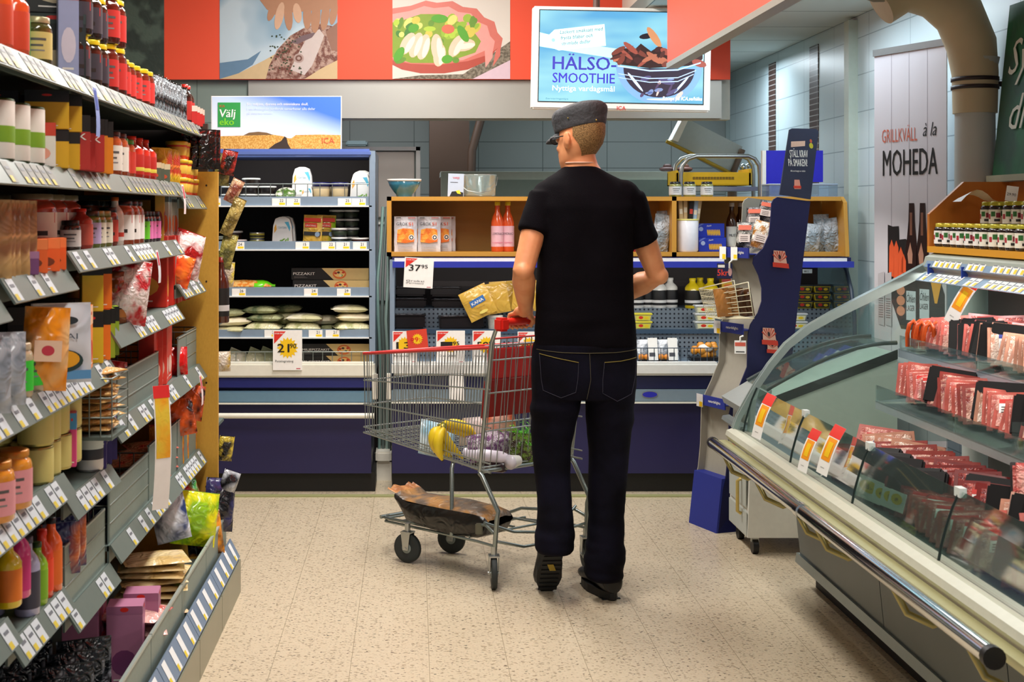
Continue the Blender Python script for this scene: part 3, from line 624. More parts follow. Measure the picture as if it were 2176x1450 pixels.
mb = MB(); fb(mb, 832, 1815, 799, 828, 7.06, 7.1, mat('#1b2048', .35), .004); fb(mb, 832, 1815, 828, 855, 7.05, 7.1, mat('#8396a4', .35, .2), .006); fb(mb, 832, 1815, 855, 858, 7.04, 7.1, LIPW); P(mb, 'front_trim', par=t)
q = px(1381, 839, 7.045)
P(MB(T(q.x, 7.047, q.z) @ FRONT).disc(0, 0, .042, .018, STEEL).disc(0, 0, .038, .015, mat('#2428a8', .4), z=.001), 'badge', par=t)
P(MB().box(XL, XR, 7.13, 7.7, 0, .1, KICK), 'kick_plate', par=t)
# curved glass end
prof = [(7.14, .64), (7.10, .75), (7.11, .92), (7.16, 1.05), (7.24, 1.15), (7.36, 1.21)]
ring = [(y, z) for y, z in prof]
mb = MB(); mb.tube([(XR+.005+.0, y, z) for y, z in prof], .011, mat('#2c3a4a', .4), 8); P(mb, 'glass_edge', par=t)
P(MB(Matrix(((0, 0, 1, XR), (1, 0, 0, 0), (0, 1, 0, 0), (0, 0, 0, 1)))).prism([(7.74, .62)]+prof+[(7.74, 1.22)], 0, .006, glass('end', '#cfe3e8', .05)), 'end_glass', par=t)
# front curved glass right portion: arch seen at the cabinet's right end
wire_rack(1348, 1545, 740, 772, 7.1, 14, t, mat('#4b5764', .4, .6))
o = P(MB().box(0, .05, 0, .004, 0, .022, mat('#c9d4d8', .4)).text('88.5', .006, .005, .015, INK, T(0, -.001, 0) @ FRONT), 'temperature_display', par=t); o.matrix_parent_inverse = Matrix(); o.location = px(1706, 581, 7.3)-t.location
area('cabinet_fill', (.9, 7.16, 1.15), (2.2, .03), 2.4, rot=(R(58), 0, 0), col=(1, .97, .9))  # same added fill for the long cabinet, hidden behind its canopy lip
FR2 = t
# hoses and wall strip in the gap
for i, (x, c) in enumerate(((806, '#6d8a84'), (814, '#55625e'), (822, '#8aa098'), (828, '#4a5450'))):
    mb = MB(); mb.tube([px(x+8, 440, 7.6), px(x+3, 520, 7.55), px(x-4+i*3, 600, 7.45), px(x-2, 680, 7.42), px(x+2, 760, 7.45), px(x, 960, 7.5)], .009, mat(c, .5), 8)
    tag(mb.build('cooling_hose'), ['pale green hose leftmost in the gap between cooling cabinets', 'dark grey hose second in the cabinet gap', 'light green hose third in the cabinet gap', 'blackish hose rightmost in the gap between cooling cabinets'][i], 'hose', 'hoses between the cooling cabinets')
mb = MB(); fb(mb, 791, 802, 795, 850, 7.0, 7.04, OFFW, .004); tag(mb.build('corner_post'), 'cream corner post at the right end of left cooling cabinet', 'post')
mb = MB(); fb(mb, 820, 831, 795, 850, 7.0, 7.04, OFFW, .004); tag(mb.build('corner_post'), 'cream corner post at the left end of right cooling cabinet', 'post')
tag(MB().rbox(px(798, 0, 7.4).x, px(832, 0, 7.4).x, 7.4, 7.6, .1, .16, .01, OFFW).box(px(798, 0, 7.4).x, px(832, 0, 7.4).x, 7.42, 7.6, 0, .1, OFFW).build('plinth_block'), 'white plinth block on the floor between the two cooling cabinets', 'plinth')

# ---------------------------------------------------------------- wooden shelf box on the right cabinet
WD = wood('#cf9a40', '#b98230', .4, 0, 2); WDB = wood('#b88a3e', '#9d722c', .5, 0, 2)
t = thing('wooden_shelf', 'long beech shelf box standing on the navy cooling cabinet', 'shelf', (px(1320, 0, 7.2).x, 7.4, 1.235))
x0, x1 = px(822, 0, 7.2).x, px(1800, 0, 7.2).x; zt = px(0, 418, 7.2).z; zb = px(0, 545, 7.2).z
P(MB().box(x0, x1-.03, 7.2, 7.6, zt-.022, zt, WD), 'top_board', par=t)
P(MB().box(x0, x1, 7.2, 7.6, zb, zb+.022, WD), 'bottom_board', par=t)
P(MB().box(x0, x1, 7.58, 7.6, zb, zt, WDB), 'back_board', par=t)
for x in (x0, px(1428, 0, 7.2).x):
    P(MB().box(x, x+.024, 7.2, 7.6, zb, zt, wood('#cf9a40', '#b98230', .4, 2, 2)), 'side_board', par=t)
mb = MB(Matrix(((0, 0, 1, x1-.02), (1, 0, 0, 0), (0, 1, 0, 0), (0, 0, 0, 1)))); mb.prism([(7.16, zb), (7.6, zb), (7.6, zt), (7.26, zt), (7.2, zt-.03), (7.17, zb+.08)], 0, .02, wood('#cf9a40', '#b98230', .4, 2, 2)); P(mb, 'side_board', par=t)
ZB = zb+.0225; ZT = zt+.0005

# ---------------------------------------------------------------- kitchen behind
t = thing('kitchen_cupboard', 'tall pale steel cupboard with a dark door gap behind the cabinets', 'cupboard', (px(810, 0, 8.6).x, 8.6, 0))
a = px(728, 312, 8.5); b = px(893, 312, 8.5)
ST2 = mat('#c0bdb8', .38, .5, .12, 4)
P(MB().box(a.x, b.x, 8.55, 8.95, 0, a.z, mat('#8f9590', .45, .4)), 'body', par=t)
mb = MB(); fb(mb, 728, 880, 323, 462, 8.52, 8.55, ST2, .004); P(mb, 'door', par=t)
mb = MB(); fb(mb, 728, 893, 312, 320, 8.5, 8.55, STEEL); fb(mb, 884, 893, 312, 470, 8.5, 8.55, STEEL); P(mb, 'frame', par=t)
mb = MB(); fb(mb, 728, 880, 475, 640, 8.52, 8.55, mat('#b9b9bd', .38, .5, .12, 4), .004); fb(mb, 728, 880, 472, 477, 8.50, 8.55, mat('#e8ece8', .3)); P(mb, 'lower_door', par=t)
mb = MB(); a = px(937, 365, 9.0); c = px(1440, 365, 9.0)
mb.box(a.x, c.x, 9.0, 9.05, 1.0, a.z, mat('#a9ada0', .5)).box(a.x, c.x, 9.04, 9.5, a.z-.03, a.z+.003, mat('#b8c0bc', .35, .5))
mb.box(px(985, 0, 8.99).x, px(1430, 0, 8.99).x, 8.985, 9.0, 1.3, px(0, 382, 8.99).z, mat('#75857c', .4)).box(a.x, c.x, 9.0, 9.5, 0, 1.0, mat('#7b847f', .5))
tag(mb.build('kitchen_counter'), 'grey steel counter with raised panel behind the wooden shelf', 'counter')
mb = MB(); mb.rbox(px(735, 300, 10.2).x, px(780, 300, 10.2).x, 10.2, 10.38, px(0, 310, 10.2).z, px(0, 299, 10.2).z, .01, mat('#8ba0a6', .4)); mb.box(px(735, 300, 10.2).x, px(780, 300, 10.2).x, 10.35, 10.4, px(0, 318, 10.2).z, px(0, 299, 10.2).z, mat('#8ba0a6', .4))
tag(mb.build('wall_ledge'), 'pale blue ledge on the back tiles above the steel cupboard', 'ledge')
# blue board and clear box
t = thing('blue_board', 'bright blue board with white edge behind the cardboard display', 'board', px(1685, 418, 7.9))
mb = MB(); fb(mb, 1628, 1749, 320, 387, 7.52, 7.54, mat('#241fbe', .45)); fb(mb, 1628, 1680, 387, 418, 7.52, 7.54, mat('#241fbe', .45)); P(mb, 'panel', par=t)
mb = MB(); fb(mb, 1620, 1628, 320, 418, 7.515, 7.545, WHITE); P(mb, 'edge_strip', par=t)
t.location = px(1685, 418, 7.52)
for c in t.children: c.matrix_parent_inverse = Matrix.Translation(t.location).inverted()
mb = MB(); a = px(1634, 418, 7.3); b = px(1780, 392, 7.3)
mb.box(a.x, b.x, 7.3, 7.304, a.z, b.z, glass('box', '#dfeaf6', .08)).box(a.x, b.x, 7.45, 7.454, a.z, b.z, glass('box', '#dfeaf6', .08)).box(a.x, a.x+.004, 7.304, 7.45, a.z, b.z, glass('box', '#dfeaf6', .08)).box(b.x-.004, b.x, 7.304, 7.45, a.z, b.z, glass('box', '#dfeaf6', .08))
mb.tube([(a.x, 7.3, b.z), (b.x, 7.3, b.z), (b.x, 7.454, b.z), (a.x, 7.454, b.z)], .004, mat('#b9cbe6', .3), 6, closed=True).box(a.x, b.x, 7.3, 7.454, a.z, a.z+.003, mat('#b9cbe6', .3))
tag(mb.build('plastic_box'), 'long clear plastic box lying on the beech shelf beside blue board', 'box')
# steel trolley with yellow crate
t = thing('trolley', 'steel tube trolley with rounded hoops behind the beech shelf', 'trolley', (px(1525, 0, 8.1).x, 8.1, 0))
for Yh, dx in ((8.0, 0), (8.35, -14)):
    pts = []
    for x, y in [(1447, 1300), (1447, 372), (1450, 352), (1462, 338), (1480, 332), (1590, 332), (1604, 338), (1613, 352), (1615, 372), (1615, 1300)]:
        q = px(x+dx, y, Yh); pts.append((q.x, Yh, max(q.z, .0)))
    P(MB().tube(pts, .013, STEEL, 10), 'hoop', par=t)
for y in (395,):
    mb = MB(); a = px(1447, y, 8.0); b = px(1613, y, 8.0); mb.box(a.x, b.x, 8.0, 8.35, a.z-.03, a.z-.005, STEEL); P(mb, 'shelf', par=t)
    mb = MB(); mb.box(a.x, b.x, 8.0, 8.35, .25, .27, STEEL); P(mb, 'shelf', par=t)
t = thing('plastic_crate', 'yellow plastic crate on the steel trolley', 'crate', (px(1515, 0, 8.1).x, 8.15, px(0, 394, 8.0).z))
YC = mat('#f2c208', .45); mb = MB(); a = px(1436, 394, 8.03); b = px(1597, 366, 8.03)
mb.rbox(a.x, b.x, 8.03, 8.045, a.z, b.z, .004, YC).box(a.x, b.x, 8.28, 8.3, a.z, b.z, YC).box(a.x, a.x+.015, 8.03, 8.3, a.z, b.z+.01, YC).box(b.x-.015, b.x, 8.03, 8.3, a.z, b.z+.02, YC).box(a.x, b.x, 8.03, 8.3, a.z, a.z+.006, YC)
P(mb, 'body', par=t)
mb = MB()
for i in range(14): x = a.x+.1+i*(b.x-a.x-.2)/14; mb.box(x, x+.014, 8.027, 8.03, a.z+.035, a.z+.05, mat('#8a6a08', .6))
P(mb, 'grip_slots', par=t)
# white slicer lid and lamp bar
t = thing('slicing_machine', 'white tilted machine cover leaning over the steel trolley', 'slicer', px(1520, 385, 8.6))
def slab(mb, pts, Y0, Y1, m):
    q = [px(x, y, Y0) for x, y in pts]; n = len(q); vs = [tuple(v) for v in q]+[(v.x, Y1, v.z) for v in q]
    mb.add(vs, [tuple(range(n))[::-1], tuple(range(n, 2*n))]+[(i, (i+1) % n, n+(i+1) % n, n+i) for i in range(n)], m); return mb
mb = slab(MB(), [(1456, 250), (1578, 312), (1566, 340), (1553, 372), (1424, 303)], 8.6, 8.7, mat('#a8afab', .4, .3)); P(mb, 'cover', par=t)
mb = slab(MB(), [(1452, 250), (1463, 254), (1441, 302), (1428, 297)], 8.57, 8.72, WHITE); P(mb, 'cover_edge', par=t)
mb = MB(); mb.tube([px(1416, 300, 8.58), px(1560, 372, 8.58)], .012, mat('#b99a30', .4), 8); mb.tube([px(1578, 318, 8.58), px(1556, 372, 8.58)], .02, mat('#6a5648', .5), 8); mb.tube([px(1556, 372, 8.6), (px(1556, 0, 8.6).x, 8.6, 0)], .03, mat('#6a5648', .5), 8); P(mb, 'arm', par=t)
mb = MB(); q = px(1580, 356, 8.45); mb.sphere(tuple(q), .025, CHROME, n=8).sphere((q.x+.03, q.y, q.z+.008), .018, CHROME, n=8).tube([tuple(q), (q.x, q.y, q.z-.1)], .012, CHROME); P(mb, 'knobs', par=t)
for i, (x, c) in enumerate(((1418, '#3a1810'), (1455, '#5a3020'))):
    q = px(x, 363, 9.2); mb = MB(T(*q)); mb.sphere((0, 0, .01), .055, mat(c, .5), n=7, sc=(1, .5, .35)).sphere((0, 0, .03), .03, mat(c, .5), n=6, sc=(1, .5, .6))
    tag(mb.build('bread_loaf'), 'small dark brown loaf on the back counter, %s' % ('left one' if i == 0 else 'right one beside the trolley hoop'), 'bread', 'loaves on the back counter')

# ================================================================ banner band, fascia, screen
t = thing('wall_banner', 'red banner band with large food photographs above the counters', 'banner', (px(950, 0, 7.85).x, 7.87, 2.236))
YBN = 7.87; zb = px(0, 169, YBN).z; ztp = 2.85
redb = mat('#e84e2e', .6, var=.05, scale=3)
P(MB().box(px(150, 0, YBN).x, px(1418, 0, YBN).x, YBN, YBN+.02, zb, ztp, redb).box(px(1418, 0, YBN).x, px(1552, 0, YBN).x, YBN, YBN+.02, zb, 2.515, redb), 'panel', par=t)
k = YBN/F
def panelM(x, y, dy=.002): q = px(x, y, YBN); return T(q.x, YBN-dy, q.z) @ FRONT @ Matrix.Diagonal((k, k, 1, 1))      # pixel units, y up
mb = MB(panelM(150, 168)); mb.box(0, 199, 0, 240, -.001, .001, film('#2a3630', '#4a5a50', 9, .6, .1))
for i in range(16):
    rx = random.Random(i); mb.disc(100+rx.uniform(-12, 12), 80+rx.uniform(-25, 25), 6, 5, mat('#c8cfc8', .7), z=.0015, n=8)
P(mb, 'flower_photo', par=t)
mb = MB(panelM(467, 168)); shirt = film('#7f9fb4', '#b8cad4', 2.5, .7, .1)
mb.box(0, 250, 0, 250, -.001, .001, shirt)
mb.poly([(0, 0), (40, 12), (95, 40), (130, 60), (250, 40), (250, 0)], mat('#c7ad83', .7), z if False else T(0, 0, .0012))
mb.poly([(0, 0), (0, 34), (60, 42), (88, 60), (70, 30), (40, 12)], mat('#5f7f9a', .7), T(0, 0, .0014))
roast = film('#6a3a2c', '#a8897a', 30, .5, .2); roast2 = mat('#b9a8a0', .6)
mb.poly([(98, 0), (105, 28), (122, 62), (150, 92), (185, 112), (215, 118), (240, 112), (250, 96), (250, 40), (215, 22), (190, 6), (180, 0)], roast, T(0, 0, .0016))
mb.poly([(150, 20), (170, 60), (190, 95), (212, 106), (222, 92), (210, 60), (196, 28), (180, 8)], mat('#c2b4ae', .6), T(0, 0, .0018))
mb.poly([(150, 78), (175, 92), (205, 100), (196, 88), (165, 74)], mat('#6a5458', .6), T(0, 0, .002))
mb.poly([(225, 100), (250, 120), (250, 60), (238, 60)], mat('#8a6250', .6), T(0, 0, .0019))
skin = mat('#a87a5c', .6); skin2 = mat('#c9a184', .6)
mb.poly([(85, 168), (100, 148), (118, 136), (140, 140), (250, 150), (250, 250), (85, 250)], skin, T(0, 0, .0021))
for x, y, l, r_, a in ((112, 134, 34, 8, -20), (127, 122, 42, 9, -12), (146, 122, 44, 9, 4), (165, 128, 30, 9, 8), (186, 122, 40, 9, 0), (204, 118, 46, 10, -4), (224, 122, 44, 9, -8), (242, 128, 36, 8, -10)):
    mb.disc(x, y+12, r_, l/1.4, skin2 if (x % 2) else skin, T(0, 0, .0024+x*1e-6), n=14, a=a)
for i in range(60):
    r_ = random.Random(i+5); mb.disc(105+r_.uniform(0, 70), 10+r_.uniform(0, 85), 2.2, 1.6, mat('#2c3a1c', .7), T(0, 0, .0026), n=5)
for rr in (9, 6, 3): mb.disc(168, 44, 11*rr/9, 10*rr/9, mat('#a89088' if rr % 2 else '#6a4438', .6), T(0, 0, .0022+rr*-.00005+.0006), n=14)
P(mb, 'roast_photo', par=t)
mb = MB(panelM(834, 168)); mb.box(0, 250, 0, 250, -.001, .001, mat('#d6cec4', .7, var=.08, scale=3))
mb.poly([(0, 0), (60, 8), (150, 10), (250, 80), (250, 0)], film('#8a8070', '#5f5648', 60, .7, .2), T(0, 0, .0012))
mb.poly([(170, 0), (250, 40), (250, 0)], mat('#d2b8c4', .7), T(0, 0, .0013))
rim = [(0, 150)]
for i in range(13): a = pi*.62-i*pi*.78/12; rim += [(90+140*cos(a)+(5 if i % 2 else 0), 70+92*sin(a)+(6 if i % 2 else 0))]
bowl = rim+[(220, 62), (200, 38), (160, 20), (110, 12), (60, 12), (20, 20), (0, 30)]
mb.poly(bowl, mat('#c8685a', .5), T(0, 0, .0015))
mb.poly([(0, 30), (20, 20), (60, 12), (110, 12), (160, 20), (200, 38), (224, 66), (205, 52), (160, 38), (100, 30), (40, 32), (0, 40)], mat('#a83c28', .45), T(0, 0, .0017))
mb.poly([(0, 138)]+[(x*.92+2, y*.93) for x, y in rim[1:]]+[(196, 60), (150, 40), (90, 34), (30, 36), (0, 44)], mat('#e0938a', .5), T(0, 0, .0018))
mb.poly([(0, 120), (25, 126), (60, 138), (100, 138), (140, 122), (170, 104), (188, 80), (176, 56), (140, 44), (90, 34), (40, 34), (0, 46)], mat('#7f9a2c', .6), T(0, 0, .002))
rr_ = random.Random(3); cols = ['#a8c43a', '#5f8a28', '#c9b84a', '#3f7a2a', '#8fb030', '#d8d070']
for i in range(46):
    mb.disc(rr_.uniform(6, 180), rr_.uniform(38, 132) if i % 2 else rr_.uniform(90, 130), rr_.uniform(6, 14), rr_.uniform(5, 9), mat(cols[i % 6], .6), T(0, 0, .0021+i*2e-6), n=10, a=rr_.uniform(0, 90))
for x, y, a, l in ((32, 75, 60, 26), (50, 72, 70, 28), (66, 68, 75, 28), (95, 66, 95, 30), (100, 50, 80, 24), (136, 70, 60, 26), (152, 72, 10, 24)):
    mb.disc(x, y, l, 13, mat('#e3bfa4', .6), T(0, 0, .0023+x*1e-6), n=16, a=a); mb.disc(x+5, y-2, l*.8, 6, mat('#f0dccb', .6), T(0, 0, .0025+x*1e-6), n=14, a=a)
for x, y, a, rx in ((100, 128, 0, 18), (150, 96, -60, 20), (14, 52, 60, 18), (116, 42, 10, 12), (45, 108, 20, 12)): mb.disc(x, y, rx, 9, mat('#4f9a24', .6), T(0, 0, .0027), n=14, a=a)
mb.disc(118, 106, 14, 10, mat('#c8603c', .5), T(0, 0, .0028), n=12)
P(mb, 'salad_photo', par=t)
# red fascia over the meat counter
XF = 1.17; y0 = XF*F/(1418-CX); zf = EYE+(CY-140)*y0/F
t = thing('ceiling_fascia', 'red fascia board with grey lower edge hanging over the meat counter', 'fascia', (XF, 3.6, zf))
mb = MB(); mb.box(XF, XF+.02, 0, y0, zf+.012, 3.19, mat('#f0553a', .5, var=.04, scale=3)).box(XF+.02, XF+.02+.3, y0-.02, y0, zf+.4, 2.52, mat('#e2452a', .5))
P(mb, 'board', par=t)
P(MB().box(XF-.004, XF+.05, 0, y0+.003, zf-.012, zf+.012, mat('#a7a49a', .4, .4)), 'edge_rail', par=t)
P(MB().tube([(XF+.012, .5, 3.19), (XF+.012, .5, 3.2)], .01, STEEL), 'hanger', par=t)
# screen
t = thing('advertising_screen', 'lit white framed screen showing a smoothie advertisement', 'screen', (0, 0, 0))
Mtv = T(*px(1321, 122, 7.0)) @ Matrix.Rotation(R(1.1), 4, 'Y') @ RZ(0)
k = 7.0/F; w2, h2 = 380/2*k, 208/2*k
t.location = Mtv.translation; t.rotation_euler = Mtv.to_euler()
mb = MB(); mb.rbox(-w2, w2, 0, .07, -h2-.02, h2+.005, .008, WHITE); L(mb, 'frame', t)
def screen_mat(col1, col2):
    m, nt, b = nodes_mat('screen_blue'); tc = nt.nodes.new('ShaderNodeTexCoord'); mp = nt.nodes.new('ShaderNodeMapping'); mp.inputs['Scale'].default_value = (1.5, 1, 5); nt.links.new(tc.outputs['Object'], mp.inputs[0])
    n = nt.nodes.new('ShaderNodeTexNoise'); n.inputs['Scale'].default_value = 1.3; nt.links.new(mp.outputs[0], n.inputs[0])
    cr = nt.nodes.new('ShaderNodeValToRGB'); cr.color_ramp.elements[0].position = .35; cr.color_ramp.elements[1].position = .65
    cr.color_ramp.elements[0].color = lin(col1); cr.color_ramp.elements[1].color = lin(col2); nt.links.new(n.outputs[0], cr.inputs[0])
    nt.links.new(cr.outputs[0], b.inputs['Emission Color']); b.inputs['Emission Strength'].default_value = 1; b.inputs['Base Color'].default_value = (0, 0, 0, 1); b.inputs['Roughness'].default_value = .3
    return m
def E(h, s=1.0): return mat(h, emit=s)
SB = screen_mat('#5fb4e6', '#a9ecf8')
mb = MB(T(0, -.001, 0) @ FRONT @ Matrix.Diagonal((k, k, 1, 1)))     # pixel units from the screen centre
mb.box(-177, 176, -98, 99, -.001, .0005, E('#1c2a30', .1)); mb.poly([(-175, -96), (174, -96), (174, 97), (-175, 97)], SB, T(0, 0, .001))
SC2 = T(0, 0, .0014)
mb.poly([(-175, 50), (-60, 24), (60, 10), (174, 14), (174, -4), (40, -10), (-80, 6), (-175, 20)], E('#a6e2f2', .9), T(0, 0, .0012))
mb.poly([(-158, 42), (-144, 56), (-38, 70), (-34, 24), (-134, 12), (-155, 20)], E('#c4f4f4', 1), SC2)
for i, s_ in enumerate(('Läckert smaksatt med', 'frysta blåbär och', 'strimlade dadlar')):
    mb.text(s_, -132+i*2, 47-i*12, 11, E('#0c5468', .5), T(0, 0, .002), fit=(92, 68, 62)[i], shear=.2, a=6)
mb.disc(-146, 34, 4, 4, E('#7cc8dc'), T(0, 0, .0018), n=10)
mb.text('HÄLSO-', -146, -28, 40, E('#3232a0', .6), T(0, 0, .003), fit=134, bold=.03)
mb.text('SMOOTHIE', -146, -56, 30, E('#3028b0', .6), T(0, 0, .003), fit=132, bold=.02)
mb.text('Nyttiga vardagsmål', -146, -73, 16, E('#eefcff', 1), T(0, 0, .003), fit=132)
mb.text('Recept på ICA.se/hälsa', 88, -89, 11, E('#ffffff', 1), T(0, 0, .004), fit=84, shear=.25, bold=.02)
mb.text('Serveringstips', -160, -92, 5, E('#2a6f90', .7), T(0, 0, .002), fit=48)
bowlp = [(80+92*cos(a_), -14+84*sin(a_)) for a_ in [pi+R(i_*7.5) for i_ in range(25)]]+[(80+92*cos(a_), -14+9*sin(a_)) for a_ in [R(-180+i_*15)*-1 if False else R(0-i_*15) for i_ in range(13)]]
bowlp = [p_ for p_ in bowlp if p_[0] < 173 and p_[1] > -97]
mb.poly(bowlp, E('#6f95c8', .85), T(0, 0, .0016))
mb.poly([(80+76*cos(a_), -22+62*sin(a_)) for a_ in [pi+R(i_*9) for i_ in range(21)]], E('#2a2030', .8), T(0, 0, .0017))
for i_, (gx, gy, gl, gh, ga) in enumerate(((30, -52, 26, 3, -50), (128, -56, 24, 2.5, 50), (84, -88, 30, 2, 0), (52, -44, 12, 5, 20), (96, -50, 18, 6, -10), (108, -72, 14, 4, 30))): mb.disc(gx, gy, gl, gh, E('#b8d0f0' if i_ < 3 else '#4a4468', .85), T(0, 0, .00205), n=16, a=ga)
mb.poly([(-18, -8), (-22, 8), (0, 20), (28, 18), (40, 30), (62, 14), (80, 26), (110, 10), (150, 30), (172, 40), (172, 0), (160, -14), (60, -22), (0, -16)], E('#2c1614', .8), T(0, 0, .0018))
rr_ = random.Random(9)
for i in range(26):
    mb.disc(rr_.uniform(-12, 165), rr_.uniform(-14, 22), rr_.uniform(7, 20), rr_.uniform(3, 8), E(['#6a342a', '#3a1c1c', '#a05f48', '#4a2420', '#8a4438'][i % 5], .8), T(0, 0, .0019+i*2e-6), n=10, a=rr_.uniform(-40, 60))
for i in range(10): mb.disc(rr_.uniform(20, 130), rr_.uniform(-80, -40), rr_.uniform(4, 12), rr_.uniform(2, 5), E(['#6f7fa8', '#c8b0a8', '#4a3a58'][i % 3], .8), T(0, 0, .0021), n=8, a=rr_.uniform(0, 90))
for y, wd in ((-20, 3), (-44, 2), (-36, 2)): mb.poly([(-8+(-20-y)*.2, y), (60, y-9), (120, y-6), (168+(y+20)*.6, y+10), (168+(y+20)*.6, y+10+wd), (120, y-6+wd), (60, y-9+wd), (-8, y+wd)], E('#a9c6f0', .9), T(0, 0, .0024))
mb.disc(68, 44, 8, 26, E('#b87f58', .8), T(0, 0, .0019), n=12, a=35); mb.disc(52, 46, 16, 6, E('#16121c', .8), T(0, 0, .0018), n=12, a=10)
L(mb, 'display', t)
L(MB().text('ICA', -8, -112, 12, RED, T(0, -.001, 0) @ FRONT @ Matrix.Diagonal((k, k, 1, 1)), bold=.02), 'logo', t)
L(MB().tube([(-.13, .035, h2-.02), (-.13, .035, 3.2-t.location.z)], .018, mat('#5a4038', .5)), 'hanging_pole', t)
# ================================================================ meat counter on the right (runs along Y)
def XZ(mb, pts, y0, y1, m):
    """profile in x,z pushed along y"""
    n = len(pts); vs = [(x, y0, z) for x, z in pts]+[(x, y1, z) for x, z in pts]
    return mb.add(vs, [tuple(range(n)), tuple(range(n, 2*n))[::-1]]+[(i, n+i, n+(i+1) % n, (i+1) % n) for i in range(n)], m)
def sheet(mb, pts, y0, y1, th, m, smooth=True):
    """curved thin sheet along y with thickness th"""
    off = []
    for i, (x, z) in enumerate(pts):
        a = Vector(pts[max(i-1, 0)]); b = Vector(pts[min(i+1, len(pts)-1)]); t_ = (b-a).normalized(); off.append((x+t_.y*th, z-t_.x*th))
    return XZ(mb, list(pts)+off[::-1], y0, y1, m)
Y0, Y1 = 1.9, 5.35
t = thing('meat_counter', 'long open meat counter with low glass front, price rails and chrome rail', 'refrigerated counter', (1.8, 3.6, 0))
CRM = mat('#c9c7b4', .35); GPAN = mat('#5c6668', .4, .3, .1, 6); GAL = mat('#a8b2ae', .3, .6)
TEAL = mat('#8fa9a0', .35, .2)
mb = MB(); XZ(mb, [(1.56, 0), (2.28, 0), (2.28, .1), (1.56, .1)], Y0, 5.3, KICK); P(mb, 'kick_plate', par=t)
for i in range(5):
    ya, yb = 5.30-i*.95, 5.30-(i+1)*.95+.006
    if ya < Y0: break
    mb = MB(); XZ(mb, [(1.50, .12), (1.56, .1), (1.56, .5), (1.46, .5)], max(yb, Y0), ya, GPAN); P(mb, 'front_panel', par=t)
mb = MB(); XZ(mb, [(1.485, .095), (1.56, .085), (1.56, .13), (1.49, .13)], Y0, 5.32, mat('#8d9a9c', .3, .7)); P(mb, 'plinth_strip', par=t)
mb = MB(); XZ(mb, [(1.46, .5), (1.30, .535), (1.235, .56), (1.22, .585), (1.225, .603), (1.25, .612), (1.285, .60), (1.33, .575), (1.36, .565), (1.36, .52), (1.50, .49), (2.28, .40), (2.28, .1), (1.56, .1)], Y0, Y1, CRM); P(mb, 'tub', par=t)
mb = MB(); XZ(mb, [(1.33, .578), (1.36, .567), (1.74, .567), (1.74, .577), (1.36, .577)], Y0, Y1-.01, mat('#7b8d8a', .3, .4)); P(mb, 'deck', par=t)
mb = MB(); XZ(mb, [(1.285, .601), (1.30, .597), (1.30, .605), (1.288, .607)], Y0, Y1, mat('#2d3a3a', .4)); P(mb, 'glass_channel', par=t)
mb = MB(); XZ(mb, [(2.25, .4), (2.28, .4), (2.28, 1.29), (2.25, 1.29)], Y0, Y1, mat('#2a2624', .5)); P(mb, 'back_panel', par=t)
# front glass panes
gp = [(1.285, .600), (1.293, .64), (1.304, .68), (1.318, .725), (1.338, .772)]
GF = glass('front', '#d3e8e0', .08, .04, .06)
for i in range(5):
    ya = Y1-.03-i*.66; yb = ya-.652
    mb = MB(); sheet(mb, gp, yb, ya, .006, GF); P(mb, 'front_glass', par=t)
    if i: 
        mb = MB(); XZ(mb, [(1.33, .757), (1.348, .757), (1.348, .78), (1.33, .78)], ya-.012, ya+.022, mat('#cfd6d2', .3)); P(mb, 'glass_clip', par=t)
    mb = MB(); mb.tube([(x-.001, ya+.004, z) for x, z in gp], .003, mat('#1d2b2a', .3), 6); P(mb, 'glass_seam', par=t)
# shelves
SH = mat('#9fb0ac', .3, .4)
UPZ, LOZ = .925, .765
mb = MB(); XZ(mb, [(1.70, LOZ-.02), (2.04, LOZ+.02), (2.04, LOZ+.03), (1.70, LOZ)], Y0, 5.0, SH).box(1.69, 1.70, Y0, 5.0, LOZ-.028, LOZ+.002, mat('#aab9b8', .3, .5)); s1 = P(mb, 'shelf', par=t)
mb = MB(); XZ(mb, [(1.89, UPZ-.02), (2.22, UPZ+.01), (2.22, UPZ+.02), (1.89, UPZ)], Y0, 5.30, SH).box(1.88, 1.89, Y0, 5.30, UPZ-.03, UPZ+.002, mat('#aab9c4', .3, .5)); s2 = P(mb, 'shelf', par=t)
GS = glass('shelf', '#f4faf8', .03, .02, .015)
for i in range(4):
    ya = 5.28-i*.72
    mb = MB(); mb.box(1.877, 1.881, ya-.715, ya, UPZ, UPZ+.055, GS); o = mb.build('glass_lip'); o.parent = s2; o.matrix_parent_inverse = Matrix.Translation(t.location).inverted() if False else Matrix()
    mb = MB(); mb.box(1.687, 1.691, ya-1.0, ya-.29, LOZ, LOZ+.06, GS); o = mb.build('glass_lip'); o.parent = s1
    for yy in (ya-.36,):
        P(MB().box(1.9, 2.2, yy-.002, yy+.002, UPZ, UPZ+.09, GS), 'divider', par=t)
        P(MB().box(1.71, 2.03, yy-.30, yy-.296, LOZ+.02, LOZ+.09, GS), 'divider', par=t)
